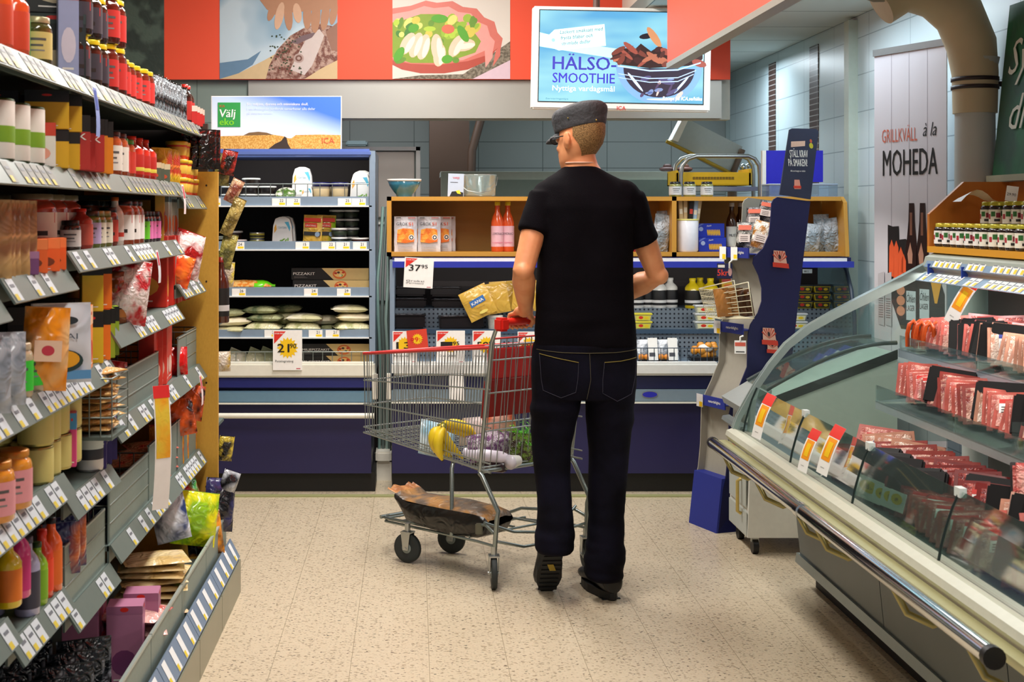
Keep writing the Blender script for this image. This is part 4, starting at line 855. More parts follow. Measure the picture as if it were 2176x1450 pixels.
# canopy with price rails
mb = MB(); XZ(mb, [(1.985, 1.285), (2.02, 1.30), (2.28, 1.30), (2.28, 1.265), (2.05, 1.24), (1.995, 1.22), (1.975, 1.25)], Y0, 5.3, mat('#aab3a8', .4, .2)); P(mb, 'canopy', par=t)
P(MB().box(2.10, 2.14, Y0, 5.2, 1.235, 1.245, mat('#fff2e4', emit=5)), 'lamp', par=t)
RAILB = mat('#8aa3bb', .25, .2)
for j, (xa, za, xb, zb_) in enumerate(((1.968, 1.247, 1.99, 1.287), (1.935, 1.195, 1.975, 1.225))):
    mb = MB(); XZ(mb, [(xa, za), (xb, zb_), (xb+.004, zb_-.002), (xa+.004, za-.002)], Y0, 5.27, RAILB); r_ = P(mb, 'price_rail', par=t)
    d = Vector((xb-xa, 0, zb_-za)); nrm = Vector((-d.z, 0, d.x)).normalized()
    rr = random.Random(j); y = 5.24
    while y > 3.9:
        if rr.random() < .78:
            wd = .045; b = [Vector((xa, y, za))+d*.06+nrm*.001, Vector((xa, y-wd, za))+d*.06+nrm*.001, Vector((xa, y-wd, za))+d*.94+nrm*.001, Vector((xa, y, za))+d*.94+nrm*.001]
            mb = MB(); mb.add(b, [(0, 1, 2, 3)], PAPER)
            c = [Vector((xa, y-wd*.5, za))+d*.12+nrm*.002, Vector((xa, y-wd*.92, za))+d*.12+nrm*.002, Vector((xa, y-wd*.92, za))+d*.48+nrm*.002, Vector((xa, y-wd*.5, za))+d*.48+nrm*.002]
            mb.add(c, [(0, 1, 2, 3)], YEL)
            c = [Vector((xa, y-wd*.1, za))+d*.6+nrm*.002, Vector((xa, y-wd*.8, za))+d*.6+nrm*.002, Vector((xa, y-wd*.8, za))+d*.68+nrm*.002, Vector((xa, y-wd*.1, za))+d*.68+nrm*.002]
            mb.add(c, [(0, 1, 2, 3)], mat('#7a7f86', .5))
            o = mb.build('price_tag'); o.parent = r_
        y -= .052
    for yy in ((5.22, 4.9) if j == 1 else ()):
        o = MB().box(xb-.01, xb+.012, yy-.004, yy+.004, zb_-.03, zb_+.035, mat('#1c3fa0', .4)).build('rail_clip'); o.parent = r_
# far glass end with aluminium frame
ep = [(1.245, .612), (1.262, .66), (1.295, .72), (1.335, .79), (1.385, .865), (1.45, .945), (1.53, 1.01), (1.63, 1.068), (1.75, 1.13), (1.9, 1.205), (2.03, 1.275), (2.07, 1.297)]
mb = MB(Matrix(((1, 0, 0, 0), (0, 0, -1, 5.35), (0, 1, 0, 0), (0, 0, 0, 1)))); mb.prism(ep+[(2.26, 1.297), (2.26, .56), (1.30, .56)], 0, .006, glass('end_wall', '#e6f1ee', .035, .03, .03)); P(mb, 'end_glass', par=t)
ins = []
for i, (x, z) in enumerate(ep):
    a = Vector(ep[max(i-1, 0)]); b = Vector(ep[min(i+1, len(ep)-1)]); q = (b-a).normalized(); wd = .018+.032*(i/len(ep))**1.5; ins.append((x+q.y*wd, z-q.x*wd))
mb = MB(); vs = []; n = len(ep)
for y in (5.325, 5.362): vs += [(x, y, z) for x, z in ep]; vs += [(x, y, z) for x, z in ins]
fs = []
for i in range(n-1):
    fs += [(i, i+1, n+i+1, n+i), (2*n+i, 3*n+i, 3*n+i+1, 2*n+i+1), (i, 2*n+i, 2*n+i+1, i+1), (n+i, n+i+1, 3*n+i+1, 3*n+i)]
mb.add(vs, fs, mat('#8f9f9a', .3, .4)); P(mb, 'end_frame', par=t)
# hand rail with hoops
mb = MB(); XR_, ZR = 1.155, .565
mb.tube([(XR_, 2.73, ZR), (XR_, 5.27, ZR)], .021, CHROME, 16); rail = P(mb, 'hand_rail', par=t)
mb = MB(); mb.tube([(XR_, 2.715, ZR), (XR_, 2.735, ZR)], .0235, BLACK, 16); o = mb.build('end_cap'); o.parent = rail
mb = MB(); mb.tube([(XR_, 5.265, ZR), (XR_, 5.285, ZR)], .0225, BLACK, 16); o = mb.build('end_cap'); o.parent = rail
mb = MB(); mb.tube([(XR_, 4.05, ZR), (XR_, 4.09, ZR)], .024, CHROME, 16); o = mb.build('joint_sleeve'); o.parent = rail
BRS = mat('#9a9160', .3, .8)
for yy in (5.1, 4.62, 4.13, 3.93, 3.3, 2.85):
    P(MB().tube([(XR_+.005, yy, ZR-.02), (XR_+.03, yy-.02, ZR-.075), (XR_+.08, yy-.05, ZR-.095), (XR_+.14, yy-.05, ZR-.075), (1.34, yy-.05, .535)], .009, BRS, 8), 'rail_bracket', par=t)
P(MB().box(1.19, 1.225, 2.0, 5.34, .548, .566, mat('#b8b487', .35, .4)), 'bumper_strip', par=t)
MC = t
area('counter_strip', (2.09, 3.6, 1.225), (.06, 3.2), 15, rot=(0, R(30), 0), col=(1, .93, .9))

# ---------------------------------------------------------------- chest freezer behind it
t = thing('chest_freezer', 'small white chest freezer with curved sliding glass lid behind the meat counter', 'freezer', (1.7, 5.95, 0))
FW = mat('#e4e4dc', .4); FWG = mat('#b7bdb6', .45)
xa, xb, ya, yb = 1.415, 2.05, 5.79, 6.13
mb = MB(); XZ(mb, [(xa, .075), (xb, .075), (xb, .86), (xa+.02, .63)], ya, yb, FW); P(mb, 'body', par=t)
mb = MB(); XZ(mb, [(xa+.03, .645), (xb, .875), (xb, .835), (xa+.03, .605)], ya-.006, ya, mat('#171514', .5)); P(mb, 'gasket', par=t)
mb = MB(); XZ(mb, [(xa-.03, .63), (xa-.02, .60), (xa+.03, .585), (xa+.035, .61), (xa+.10, .69), (xa+.10, .705)], ya-.01, yb+.02, mat('#a9aeab', .4, .2)); P(mb, 'end_cap', par=t)
mb = MB(); XZ(mb, [(xa-.03, .545), (xa-.035, .53), (xa, .50), (xa, .55)], ya+.0, yb, mat('#7d8585', .4, .2)); P(mb, 'handle_rail', par=t)
mb = MB(); arc = [(xa+.08+i*(xb-xa-.08)/10, .70+.20*sin(i/10*pi/2)) for i in range(11)]; sheet(mb, arc, ya+.01, yb-.01, .005, glass('lid', '#e2ebe8', .06, .03, .06)); P(mb, 'glass_lid', par=t)
for yy in (ya, yb-.01):
    mb = MB(); mb.tube([(x, yy+.005, z+.003) for x, z in arc], .009, mat('#3b4444', .35, .3), 8); P(mb, 'lid_edge', par=t)
mb = MB(); mb.tube([(xa-.006, ya+.09, .16), (xa-.022, ya+.09, .17), (xa-.022, ya+.09, .30), (xa-.006, ya+.09, .31)], .008, mat('#cbb469', .35, .4), 8); P(mb, 'door_handle', par=t)
mb = MB(); mb.box(xa-.004, xa, ya+.02, yb-.02, .20, .46, FWG).box(xa-.003, xa, ya+.01, yb-.01, .08, .18, FWG); P(mb, 'side_panel', par=t)
mb = MB(); mb.rbox(xa-.006, xa, ya+.20, ya+.26, .40, .52, .002, RED).text('ICA', -.018, -.01, .03, WHITE, Matrix(((0, 0, -1, xa-.0065), (-1, 0, 0, ya+.23), (0, 1, 0, .46), (0, 0, 0, 1)))); P(mb, 'sticker', par=t)
for x, y in ((xa+.04, ya+.04), (xa+.04, yb-.04), (xb-.04, ya+.04), (xb-.04, yb-.04)):
    mb = MB(); mb.tube([(x-.012, y, .032), (x+.012, y, .032)], .032, BLACK, 14).box(x-.016, x+.016, y-.01, y+.01, .05, .076, STEEL); P(mb, 'caster', par=t)
# price strips on the glass
def strip_geo(h=.17, w=.045):
    mb = MB()
    n = 8
    def fn(u, v): return (-w/2+w*u, -.02*sin(v*pi*.9)-.012*(1-v)**2, h*v)
    grid_mesh(mb, 2, n, fn, PAPER)
    def fn2(u, v): p = fn(u, .76+.24*v); return (p[0], p[1]-.001, p[2])
    grid_mesh(mb, 2, 4, fn2, RED)
    def fn3(u, v): p = fn(.12+.76*u, .28+.46*v); return (p[0], p[1]-.001, p[2])
    grid_mesh(mb, 2, 6, fn3, mat('#f59a1c', .5))
    def fn4(u, v): p = fn(.3+.4*u, .36+.3*v); return (p[0], p[1]-.0018, p[2])
    grid_mesh(mb, 2, 5, fn4, mat('#f4c419', .5))
    pass
    mb.text('25:-', -w*.30, h*.48, w*.34, RED, T(0, -.0225, 0) @ FRONT, bold=.04)
    mb.text('kvm', -w*.22, h*.12, w*.2, INK, T(0, -.016, 0) @ FRONT)
    return mb
def strip(loc, rot, label, sc=1.0):
    t_ = thing('price_strip', label, 'price sign', loc, rot, 'red and yellow price strips on the meat counter'); o = strip_geo().build('strip'); o.parent = t_; t_.scale = (sc, sc, sc); return t_
strip((1.945, 4.94, 1.055), (-8, 28, -52), 'red and yellow price strip hanging from the upper price rail of the meat counter', 1.15)
strip((1.255, 4.98, .63), (-12, 14, -56), 'red and yellow price strip standing in the first glass pane of the meat counter', 1.0)
strip((1.262, 4.42, .615), (-12, 14, -56), 'red and yellow price strip low in the second glass pane of the meat counter', .85)
strip((1.272, 4.24, .64), (-12, 16, -56), 'red and yellow price strip high beside the second glass seam of the meat counter', .95)
for i, (y, z, tx, c) in enumerate(((4.57, .70, 'ERBJUD', '#ffffff'), (4.06, .66, '35:-', '#f7d21a'), (3.95, .67, '49', '#f7d21a'), (3.88, .675, '59', '#f7d21a'), (3.82, .68, '69', '#f7d21a'))):
    mb = MB(); mb.box(-.05, .05, -.002, 0, 0, .06, PAPER); mb.disc(0, .036, .034, .017, YEL, T(0, -.003, 0) @ FRONT); mb.text(tx, 0, .029, .018, INK, T(0, -.0034, 0) @ FRONT, align='c', bold=.03)
    o = mb.build('price_card'); o.location = (1.345, y, z-.06); o.rotation_euler = (R(-8), R(10), R(-58)); o.scale = ((1.0, 1, 1.1) if i < 2 else (.55, 1, .9))
    tag(o, ['white price card with yellow oval in the second counter pane', 'white 35 price card behind the third counter pane', 'narrow white 49 card right of the 35 card', 'narrow white 59 card third in the counter card row', 'narrow white 69 card last in the counter card row'][i], 'price sign', 'price cards behind the counter glass')

# ---------------------------------------------------------------- meat packs
def make_pack(kind):
    """lying in its own x (width) z (height) plane, facing -y"""
    col = {'pink': ('#b4584e', '#e0a090'), 'red': ('#74201f', '#b8584e'), 'pale': ('#c08870', '#ecd2c0'), 'mix': ('#8e3a34', '#e0ac98')}[kind]
    t_ = thing('meat_pack', 'temporary label of a pack', 'meat pack')
    mb = MB(); mb.rbox(-.08, .08, 0, .022, 0, .13, .006, mat('#0b0809', .5, spec=.2)); o = mb.build('tray'); o.parent = t_
    L(MB().rbox(-.085, .085, -.0035, .0, -.004, .135, .001, mat(col[0], .3, var=.35, scale=30)), 'flange', t_)
    mb = MB()
    def fn(u, v): return (-.074+.148*u, -.005-.010*sin(pi*u)**.5*sin(pi*v)**.5+.002*noise.noise((u*6, v*6, len(kind))), .006+.118*v)
    grid_mesh(mb, 8, 7, fn, film(col[0], col[1], 38, .2, .5)); o = mb.build('film'); o.parent = t_
    mb = MB(); mb.box(-.05, .02, -.017, -.016, .045, .1, PAPER); mb.box(-.05, .02, -.0175, -.017, .085, .1, mat('#c9302a' if kind != 'pale' else '#2a3a8a', .5))
    for i in range(3): mb.box(-.044, .012-.012*i, -.0175, -.017, .052+i*.009, .055+i*.009, INK)
    o = mb.build('pack_label'); o.parent = t_
    return t_
PK = {k: make_pack(k) for k in ('pink', 'red', 'pale', 'mix')}
used = set(); ORD = ['first', 'second', 'third', 'fourth', 'fifth', 'sixth', 'seventh', 'eighth', 'ninth', 'tenth', 'eleventh', 'twelfth', 'thirteenth', 'fourteenth', 'fifteenth', 'sixteenth', 'seventeenth', 'eighteenth', 'nineteenth', 'twentieth']
def ordn(i): return ORD[i] if i < 20 else ('twenty-'+ORD[i-20] if i < 29 else ('thirtieth' if i == 29 else ('thirty-'+ORD[i-30] if i < 39 else 'fortieth')))
CN = {'pink': 'pink', 'red': 'dark red', 'pale': 'pale', 'mix': 'marbled'}
def place_pack(kind, loc, rot, label, group):
    if kind not in used:
        used.add(kind); o = PK[kind]; o.location = loc; o.rotation_euler = [R(a) for a in rot]; tag(o, label, 'meat pack', group); return o
    return dup(PK[kind], label, loc, rot, None, group)
rr = random.Random(12)
def pack_row(x, zf, ya_, yb_, step, tilt, place, kinds, yaw=-28, jit=6, group='', xj=.01):
    y = ya_; i = 0; kind = kinds[0]; flip = False
    while y > yb_:
        if rr.random() < .28: kind = rr.choice(kinds)
        if rr.random() < (.10 if not flip else .30): flip = not flip
        tl = tilt+rr.uniform(-jit, jit)+(rr.uniform(10, 26) if rr.random() < .2 else 0)
        place_pack(kind, (x+rr.uniform(-xj, xj), y, zf+rr.uniform(0, .006)+.012), ((-tl if not flip else tl*.55), rr.uniform(-7, 7), yaw+rr.uniform(-jit, jit)*1.6+(168 if flip else 0)), '%s meat pack%s, %s from the glass end, %s' % (CN[kind], ' showing its back' if flip else '', ordn(i), place), group)
        y -= step*rr.uniform(.75, 1.3); i += 1
pack_row(1.985, UPZ+.012, 5.10, 4.15, .034, 42, 'upper shelf front row', ['pink', 'pale', 'mix'], group='meat packs on the upper shelf')
pack_row(2.13, UPZ+.020, 5.02, 4.3, .046, 38, 'upper shelf back row', ['red', 'pink', 'pale'], group='meat packs on the upper shelf')
pack_row(1.80, LOZ+.022, 4.85, 3.85, .034, 40, 'middle shelf front row', ['pink', 'mix', 'pale'], group='meat packs on the middle shelf')
pack_row(1.95, LOZ+.032, 4.80, 3.95, .046, 38, 'middle shelf back row', ['pink', 'mix', 'red'], group='meat packs on the middle shelf')
pack_row(1.60, .575, 4.72, 3.1, .040, 40, 'lowest deck back row', ['pink', 'mix', 'red', 'pale'], group='meat packs on the lowest deck')
pack_row(1.44, .575, 4.62, 3.0, .044, 62, 'lowest deck front row', ['red', 'pink', 'mix'], group='meat packs on the lowest deck')
# big packs at the right edge
for i, (x, y, z, s_, rz, lab) in enumerate(((1.66, 3.55, .60, 1.75, -20, 'x'), (1.73, 3.42, .62, 1.6, -30, 'large red and yellow topped meat pack behind the tallest pack'))):
    t_ = thing('grill_pack', ['large meat pack with black corner label standing upright on the lowest deck', 'large meat pack with red band and yellow board behind the black cornered pack'][i], 'meat pack', (x, y, z), (-20, 0, rz))
    mb = MB(); mb.rbox(-.09, .09, 0, .03, 0, .2, .008, film('#c9605a', '#e8a89c', 26, .15, .6)); L(mb, 'film', t_)
    mb = MB(); mb.rbox(-.095, .095, .03, .035, -.005, .205, .002, mat('#e2b84a' if i else '#2a2424', .5)); L(mb, 'tray', t_)
    if i == 0: mb = MB(); mb.poly([(-.09, 0), (0, 0), (.01, .05), (-.02, .11), (-.09, .12)], mat('#15161c', .4), T(0, -.001, 0) @ FRONT).text('TINKLES', -.085, .05, .028, WHITE, T(0, -.0016, 0) @ FRONT, fit=.085, bold=.02)
    else: mb = MB(); mb.box(-.09, .09, -.002, -.0005, .16, .2, mat('#e2321c', .4)).box(-.09, -.05, -.002, -.0005, 0, .16, mat('#e2321c', .4))
    L(mb, 'pack_label', t_)
for i, (x, y, z) in enumerate(((1.62, 3.36, .62), (1.55, 3.28, .60))):
    t_ = thing('snack_pouch', ['black pouch with yellow print on the lowest deck at the right edge', 'white and red pouch lowest at the right edge of the counter'][i], 'pouch', (x, y, z), (-30, 0, -30))
    c = ('#141312', '#e8c21c') if i == 0 else ('#e8e6e4', '#c9605a')
    mb = MB(); grid_mesh(mb, 9, 9, lambda u, v: (-.07+.14*u, -.02*sin(pi*u)*sin(pi*v), .18*v), film(c[0], c[1], 22, .2, .6)); grid_mesh(mb, 9, 9, lambda u, v: (.07-.14*u, .015*sin(pi*u)*sin(pi*v), .18*v), film(c[0], c[1], 22, .2, .6)); L(mb, 'body', t_)
# sausages at the start of the upper shelf
for i in range(9):
    rx = random.Random(i+40); x = 1.90+.022*(i % 4)+.01*(i//4); y = 5.2-.028*(i//2)
    mb = MB(); pts = []
    for k_ in range(9):
        a_ = pi*k_/8; pts.append((x+.018*cos(a_)+.012*i % .02, y-.012*(k_/8), UPZ+.03+.10*sin(a_)+rx.uniform(0, .01)))
    pts = [(x-.02, y, UPZ+.02), (x-.022, y-.004, UPZ+.07), (x-.015, y-.006, UPZ+.105), (x, y-.008, UPZ+.118), (x+.012, y-.01, UPZ+.10), (x+.016, y-.012, UPZ+.06), (x+.03, y-.02, UPZ+.025)]
    mb.tube(pts, .0085, mat('#c8501c', .35, var=.2), 8)
    tag(mb.build('sausage'), 'orange brown bent sausage in the bunch at the glass end of upper shelf', 'sausage', 'bunch of bent sausages')
mb = MB(); grid_mesh(mb, 10, 10, lambda u, v: (1.905+.10*u, 5.27-.10*v, UPZ+.012+.07*sin(pi*u)*sin(pi*v)), film('#e4c64a', '#d9e2cc', 30, .25, .7)); grid_mesh(mb, 10, 10, lambda u, v: (2.005-.10*u, 5.27-.10*v, UPZ+.011), film('#e4c64a', '#d9e2cc', 30, .25, .7)); tag(mb.build('snack_bag'), 'yellow and white bag beneath the bent sausages on upper shelf', 'bag')

# ---------------------------------------------------------------- jam rack on the canopy
OW = wood('#cf7f2c', '#b5651c', .4, 2, 3); OW2 = wood('#e2a22c', '#cf8e22', .4, 1, 2)
t = thing('jam_rack', 'orange wooden rack on top of the meat counter holding jam jars', 'shelf', (2.15, 4.2, 1.30))
mb = MB(); mb.box(2.0, 2.33, 3.4, 5.32, 1.301, 1.325, OW2); P(mb, 'bottom_board', par=t)
mb = MB(Matrix(((1, 0, 0, 0), (0, 0, -1, 5.32), (0, 1, 0, 0), (0, 0, 0, 1)))); mb.prism([(2.0, 1.325), (2.33, 1.325), (2.33, 1.575), (2.135, 1.575), (2.0, 1.45)], 0, .022, OW); P(mb, 'end_board', par=t)
P(MB().box(2.31, 2.33, 3.4, 5.298, 1.325, 1.575, OW), 'back_board', par=t)
P(MB().box(2.09, 2.31, 3.4, 5.1, 1.325, 1.405, OW2), 'riser', par=t)
def make_jar(h=.085, r=.032, lid='#c9b52a', glassc='#1d0f10', label='#f2eee8', art='jam', name='jam_jar', cat='jar', label_txt=None, lidh=.014):
    t_ = thing(name, 'temporary label of a jar', cat)
    mb = MB(); g_ = mat(glassc, .12, var=.25, scale=60, coat=.6)
    mb.lathe([(r*.9, 0), (r, .004), (r, h*.74), (r*.93, h*.82), (r*.80, h*.86), (r*.80, h-lidh)], g_, 18); o = mb.build('glass'); o.parent = t_
    mb = MB(); mb.lathe([(r*.86, h-lidh), (r*.86, h-.002), (r*.8, h), (r*.3, h+.0005)], mat(lid, .3, .3), 18); o = mb.build('lid'); o.parent = t_
    mb = MB(); n = 18; rings = [[((r+.0008)*cos(-pi/2-1.9+3.8*k/n), (r+.0008)*sin(-pi/2-1.9+3.8*k/n), z) for k in range(n+1)] for z in (h*.12, h*.68)]
    mb.loft(rings, mat(label, .5), cap=False, wrap=False)
    def lb(a0, a1, z0, z1, c, dr=.0014):
        rg = [[((r+dr)*cos(-pi/2+a0+(a1-a0)*k/4), (r+dr)*sin(-pi/2+a0+(a1-a0)*k/4), z) for k in range(5)] for z in (z0*h, z1*h)]; mb.loft(rg, mat(c, .5), cap=False, wrap=False)
    if art == 'jam':
        lb(-.7, -.2, .4, .6, '#2c6a2c'); lb(-.1, .35, .35, .55, '#8a1c30'); lb(.4, .8, .42, .62, '#1c5a30'); lb(-.3, .3, .2, .3, '#24201e')
        lb(-1.2, -.8, .3, .5, '#b02a38')
    elif art == 'band': lb(-1.9, 1.9, .5, .68, '#c8281c' if label != '#c8281c' else '#f4f0e8'); lb(-.6, .5, .28, .36, '#2a2420')
    elif art == 'plain': lb(-.6, .6, .5, .55, '#5a5a5a'); lb(-.5, .4, .38, .42, '#5a5a5a'); lb(-.5, .5, .28, .31, '#8a8a8a')
    o = mb.build('jar_label'); o.parent = t_
    return t_
jr = make_jar(); jg = make_jar(lid='#b8b030', label='#f0ead8', art='jam')
first = {}
def put(proto, loc, rot, label, group=None, scale=None):
    if proto.name not in first:
        first[proto.name] = 1; proto.location = loc; proto.rotation_euler = (0, 0, R(rot)) if not isinstance(rot, (tuple, list)) else [R(a) for a in rot]; tag(proto, label, proto['category'], group or proto.get('group'))
        if scale: proto.scale = scale
        return proto
    return dup(proto, label, loc, rot, scale, group)
for i in range(16):
    put(jr if i < 6 else jg, (2.035+.003*(i % 3), 5.25-.070*i, 1.3255), -38+7*(i % 4), 'jam jar with white label, %s from the end board in the front row' % ordn(i), 'jam jars in the front row', (1, 1, 1.05))
for i in range(14):
    put(jg, (2.13, 5.05-.075*i-(.04 if i > 1 else 0), 1.4055), -40+9*(i % 3), 'jam jar with fruit label, %s from the end board on the riser' % ordn(i), 'jam jars on the riser', (1, 1, 1.05))
mb = MB(); grid_mesh(mb, 8, 4, lambda u, v: (2.06+.14*u, 5.14+.08*v, 1.497+.045*sin(pi*min(1, u*1.1))*(1-.4*v)), PAPER); tag(mb.build('paper_sheet'), 'loose white paper sheet lying across the jam jars', 'paper')
for i, y in enumerate((5.0, 4.86)):
    mb = MB(); mb.box(-.004, 0, -.03, .03, 0, .05, mat('#d9cf8a', .5)).box(-.0045, -.004, -.025, .02, .008, .02, YEL).box(-.0045, -.004, -.02, .02, .03, .036, INK)
    o = mb.build('price_label'); o.location = (2.3095, y, 1.515); tag(o, 'yellowish price label on the rack back, %s' % ('farther one' if i == 0 else 'nearer one'), 'label', 'price labels on the jam rack')
mb = MB(); mb.box(-.02, .02, -.002, 0, 0, .055, PAPER).text('29:90', -.016, .02, .014, INK, T(0, -.0025, 0) @ FRONT); o = mb.build('price_label'); o.location = (2.155, 4.93, 1.496); o.rotation_euler = (0, R(8), R(-20)); tag(o, 'white tilted price label standing on the jam jar lids', 'label')

# ---------------------------------------------------------------- roll-up banner
A_ = px(1858, 455, 6.2); B_ = px(2011, 455, 5.78); dv = Vector((B_.x-A_.x, B_.y-A_.y, 0)); wdt = dv.length; ang = atan2(dv.y, dv.x)
t = thing('rollup_banner', 'grey white roll-up banner with MOHEDA lettering, bottles and carrots by the wall', 'banner', (A_.x, A_.y, 0), math.degrees(ang))
pl = tile_mat('white_boards', '#cfccd2', '#aaa4ae', .125, 5, .5, 0)
mb = MB(); mb.box(0, wdt, 0, .006, .05, 2.18, mat('#cdc9cf', .5, var=.03, scale=3))
for i in range(1, 4): mb.box(wdt*i/4-.001, wdt*i/4+.001, -.0008, 0, .05, 2.18, mat('#a8a2ac', .6))
L(mb, 'sheet', t)
L(MB().box(-.004, wdt+.004, -.006, .012, 2.165, 2.195, mat('#8a8a88', .4, .5)), 'top_bar', t)
L(MB().rbox(-.01, wdt+.01, -.06, .06, 0, .06, .01, STEEL), 'base', t)
L(MB().tube([(wdt/2, .03, .03), (wdt/2, .012, 2.17)], .008, STEEL), 'pole', t)
def zr(y): return EYE-(y-CY)*6.0/F
bm_ = T(0, -.001, 0) @ FRONT; mb = MB(); w0 = wdt/153.0
mb.text('GRILLKVÄLL', 18*w0, zr(300), .085, mat('#c8644c', .5), bm_, fit=76*w0, z=.001)
mb.text('à la', 106*w0, zr(292), .085, INK, bm_, fit=28*w0, shear=.3, z=.001)
mb.text('MOHEDA', 20*w0, zr(372), .165, INK, bm_, fit=116*w0, bold=.025, z=.001)
L(mb, 'lettering', t)
mb = MB(); art = bm_ @ T(0, 0, .001)
mb.poly([(31*w0, zr(620)), (31*w0, zr(478)), (42*w0, zr(482)), (55*w0, zr(481)), (56*w0, zr(510)), (70*w0, zr(508)), (130*w0, zr(560)), (150*w0, zr(620)), (150*w0, zr(700)), (60*w0, zr(700))], mat('#1a1312', .5), art)
for xx in (82, 105):
    mb.poly([((xx+a)*w0, zr(b)) for a, b in ((-13, 650), (-13, 535), (-9, 505), (-6, 470), (-5, 432), (6, 432), (7, 470), (10, 505), (13, 535), (13, 650))], mat('#2c1712', .3), art @ T(0, 0, .0004))
    mb.poly([((xx+a)*w0, zr(b)) for a, b in ((-3, 500), (-3, 452), (2, 452), (2, 500))], mat('#8a5c48', .4), art @ T(0, 0, .0008))
    mb.poly([((xx+a)*w0, zr(b)) for a, b in ((-8, 540), (-2, 515), (3, 540), (2, 560), (-6, 560))], mat('#b98872', .4), art @ T(0, 0, .0008))
for xx, y0_, y1_ in ((40, 590, 510), (50, 600, 512), (60, 590, 525), (66, 580, 540)):
    mb.poly([((xx+a)*w0, zr(b)) for a, b in ((-6, y0_), (-5, y1_+15), (0, y1_), (5, y1_+15), (5, y0_))], mat('#e0592c', .5), art @ T(0, 0, .0012))
for i, y_ in enumerate((600, 618, 640, 662)): mb.disc(60*w0, zr(y_), 9*w0, .022, mat('#d98a64', .5), art @ T(0, 0, .0016))
mb.poly([(122*w0, zr(590)), (146*w0, zr(590)), (136*w0, zr(640)), (131*w0, zr(640))], mat('#eaa62a', .4), art @ T(0, 0, .0016))
for xx, y_ in ((72, 618), (100, 612)):
    mb.box(xx*w0, (xx+22)*w0, 0, .0004, 0, .001, INK) if False else None
    mb.poly([(xx*w0, zr(y_+62)), ((xx+20)*w0, zr(y_+62)), ((xx+20)*w0, zr(y_)), (xx*w0, zr(y_))], mat('#cdd4da', .4), art @ T(0, 0, .002))
    mb.text('Öhlen', (xx+1)*w0, zr(y_+24), .05, INK, art @ T(0, 0, .0022), fit=18*w0, shear=.3); mb.text('LAGER', (xx+1)*w0, zr(y_+42), .035, INK, art @ T(0, 0, .0022), fit=17*w0)
for xx in (10, 26):
    mb.poly([(xx*w0, zr(695)), ((xx+14)*w0, zr(698)), ((xx+14)*w0, zr(580)), (xx*w0, zr(585))], mat('#b9b4b8', .5), art @ T(0, 0, .0024))
    for k_ in range(9): mb.box(0, 0, 0, 0, 0, 0, INK) if False else mb.poly([((xx+2)*w0, zr(640+k_*5)), ((xx+12)*w0, zr(640+k_*5)), ((xx+12)*w0, zr(638+k_*5)), ((xx+2)*w0, zr(638+k_*5))], mat('#6a6468', .5), art @ T(0, 0, .003))
L(mb, 'artwork', t)

# ---------------------------------------------------------------- duct, green board
t = thing('duct', 'beige vertical duct with strapped elbow in front of the tiled wall', 'duct', (2.285, 5.56, 1.3))
DM = mat('#b9ab8c', .6, var=.12, scale=8); DM2 = mat('#b0b4b0', .6, var=.1, scale=6)
mb = MB(); mb.lathe([(.082, 0), (.08, .1), (.078, .55), (.084, .6), (.086, .74), (.095, .78)], DM2, 24, T(2.285, 5.56, 1.305)); mb.tube([(2.285, 5.56, 0), (2.285, 5.56, 1.31)], .05, DM2, 16); P(mb, 'lower_pipe', par=t)
mb = MB(); mb.tube([(2.285, 5.56, 1.86), (2.285, 5.56, 2.02), (2.27, 5.56, 2.14), (2.22, 5.56, 2.26), (2.12, 5.56, 2.34), (2.0, 5.56, 2.36), (1.9, 5.56, 2.30)], [.086, .09, .098, .1, .095, .088, .085], DM, 24); P(mb, 'elbow', par=t)
for z in (1.965, 1.998): P(MB().lathe([(.085, -.008), (.093, -.008), (.093, .008), (.085, .008)], mat('#26181a', .5), 24, T(2.285, 5.56, z)), 'strap', par=t)
mb = MB(); mb.tube([(1.87+.11*cos(a_*.35), 5.5, 2.42+.11*sin(a_*.35)) for a_ in range(18)], .008, mat('#8a8478', .5), 8, closed=True); P(mb, 'cable_loop', par=t)
P(MB().tube([(2.12, 5.6, 2.27), (2.21, 5.6, 2.22), (2.3, 5.6, 2.18)], .006, BLACK), 'cable', par=t)
P(MB().box(2.36, 2.399, 5.55, 5.57, 1.97, 1.99, mat('#26181a', .5)).tube([(2.285, 5.56, 1.98), (2.399, 5.56, 1.98)], .006, mat('#26181a', .5)), 'wall_bracket', par=t)
t = thing('menu_board', 'dark green painted board with white handwriting above the jam rack', 'board', (2.30, 5.2, 1.576))
GB = film('#26503f', '#1f6a44', 4, .5, .1)
mb = MB(); XZ(mb, [(2.30, 1.60), (2.325, 1.60), (2.385, 2.28), (2.37, 2.28)], 4.2, 5.43, GB); P(mb, 'panel', par=t)
mb = MB(); XZ(mb, [(2.28, 1.577), (2.33, 1.577), (2.33, 1.602), (2.28, 1.602)], 4.2, 5.44, mat('#a9ad94', .5)); P(mb, 'ledge', par=t)
q = Matrix(((0, .10, -.99, 2.298), (-1, 0, 0, 5.42), (0, .99, .10, 1.60), (0, 0, 0, 1)))
mb = MB(q); CH = mat('#d8dcd0', .6); mb.text('Sylt av', .055, .40, .20, CH, shear=.3, z=.004); mb.text('dina', .11, .18, .20, CH, shear=.3, z=.004); P(mb, 'lettering', par=t)

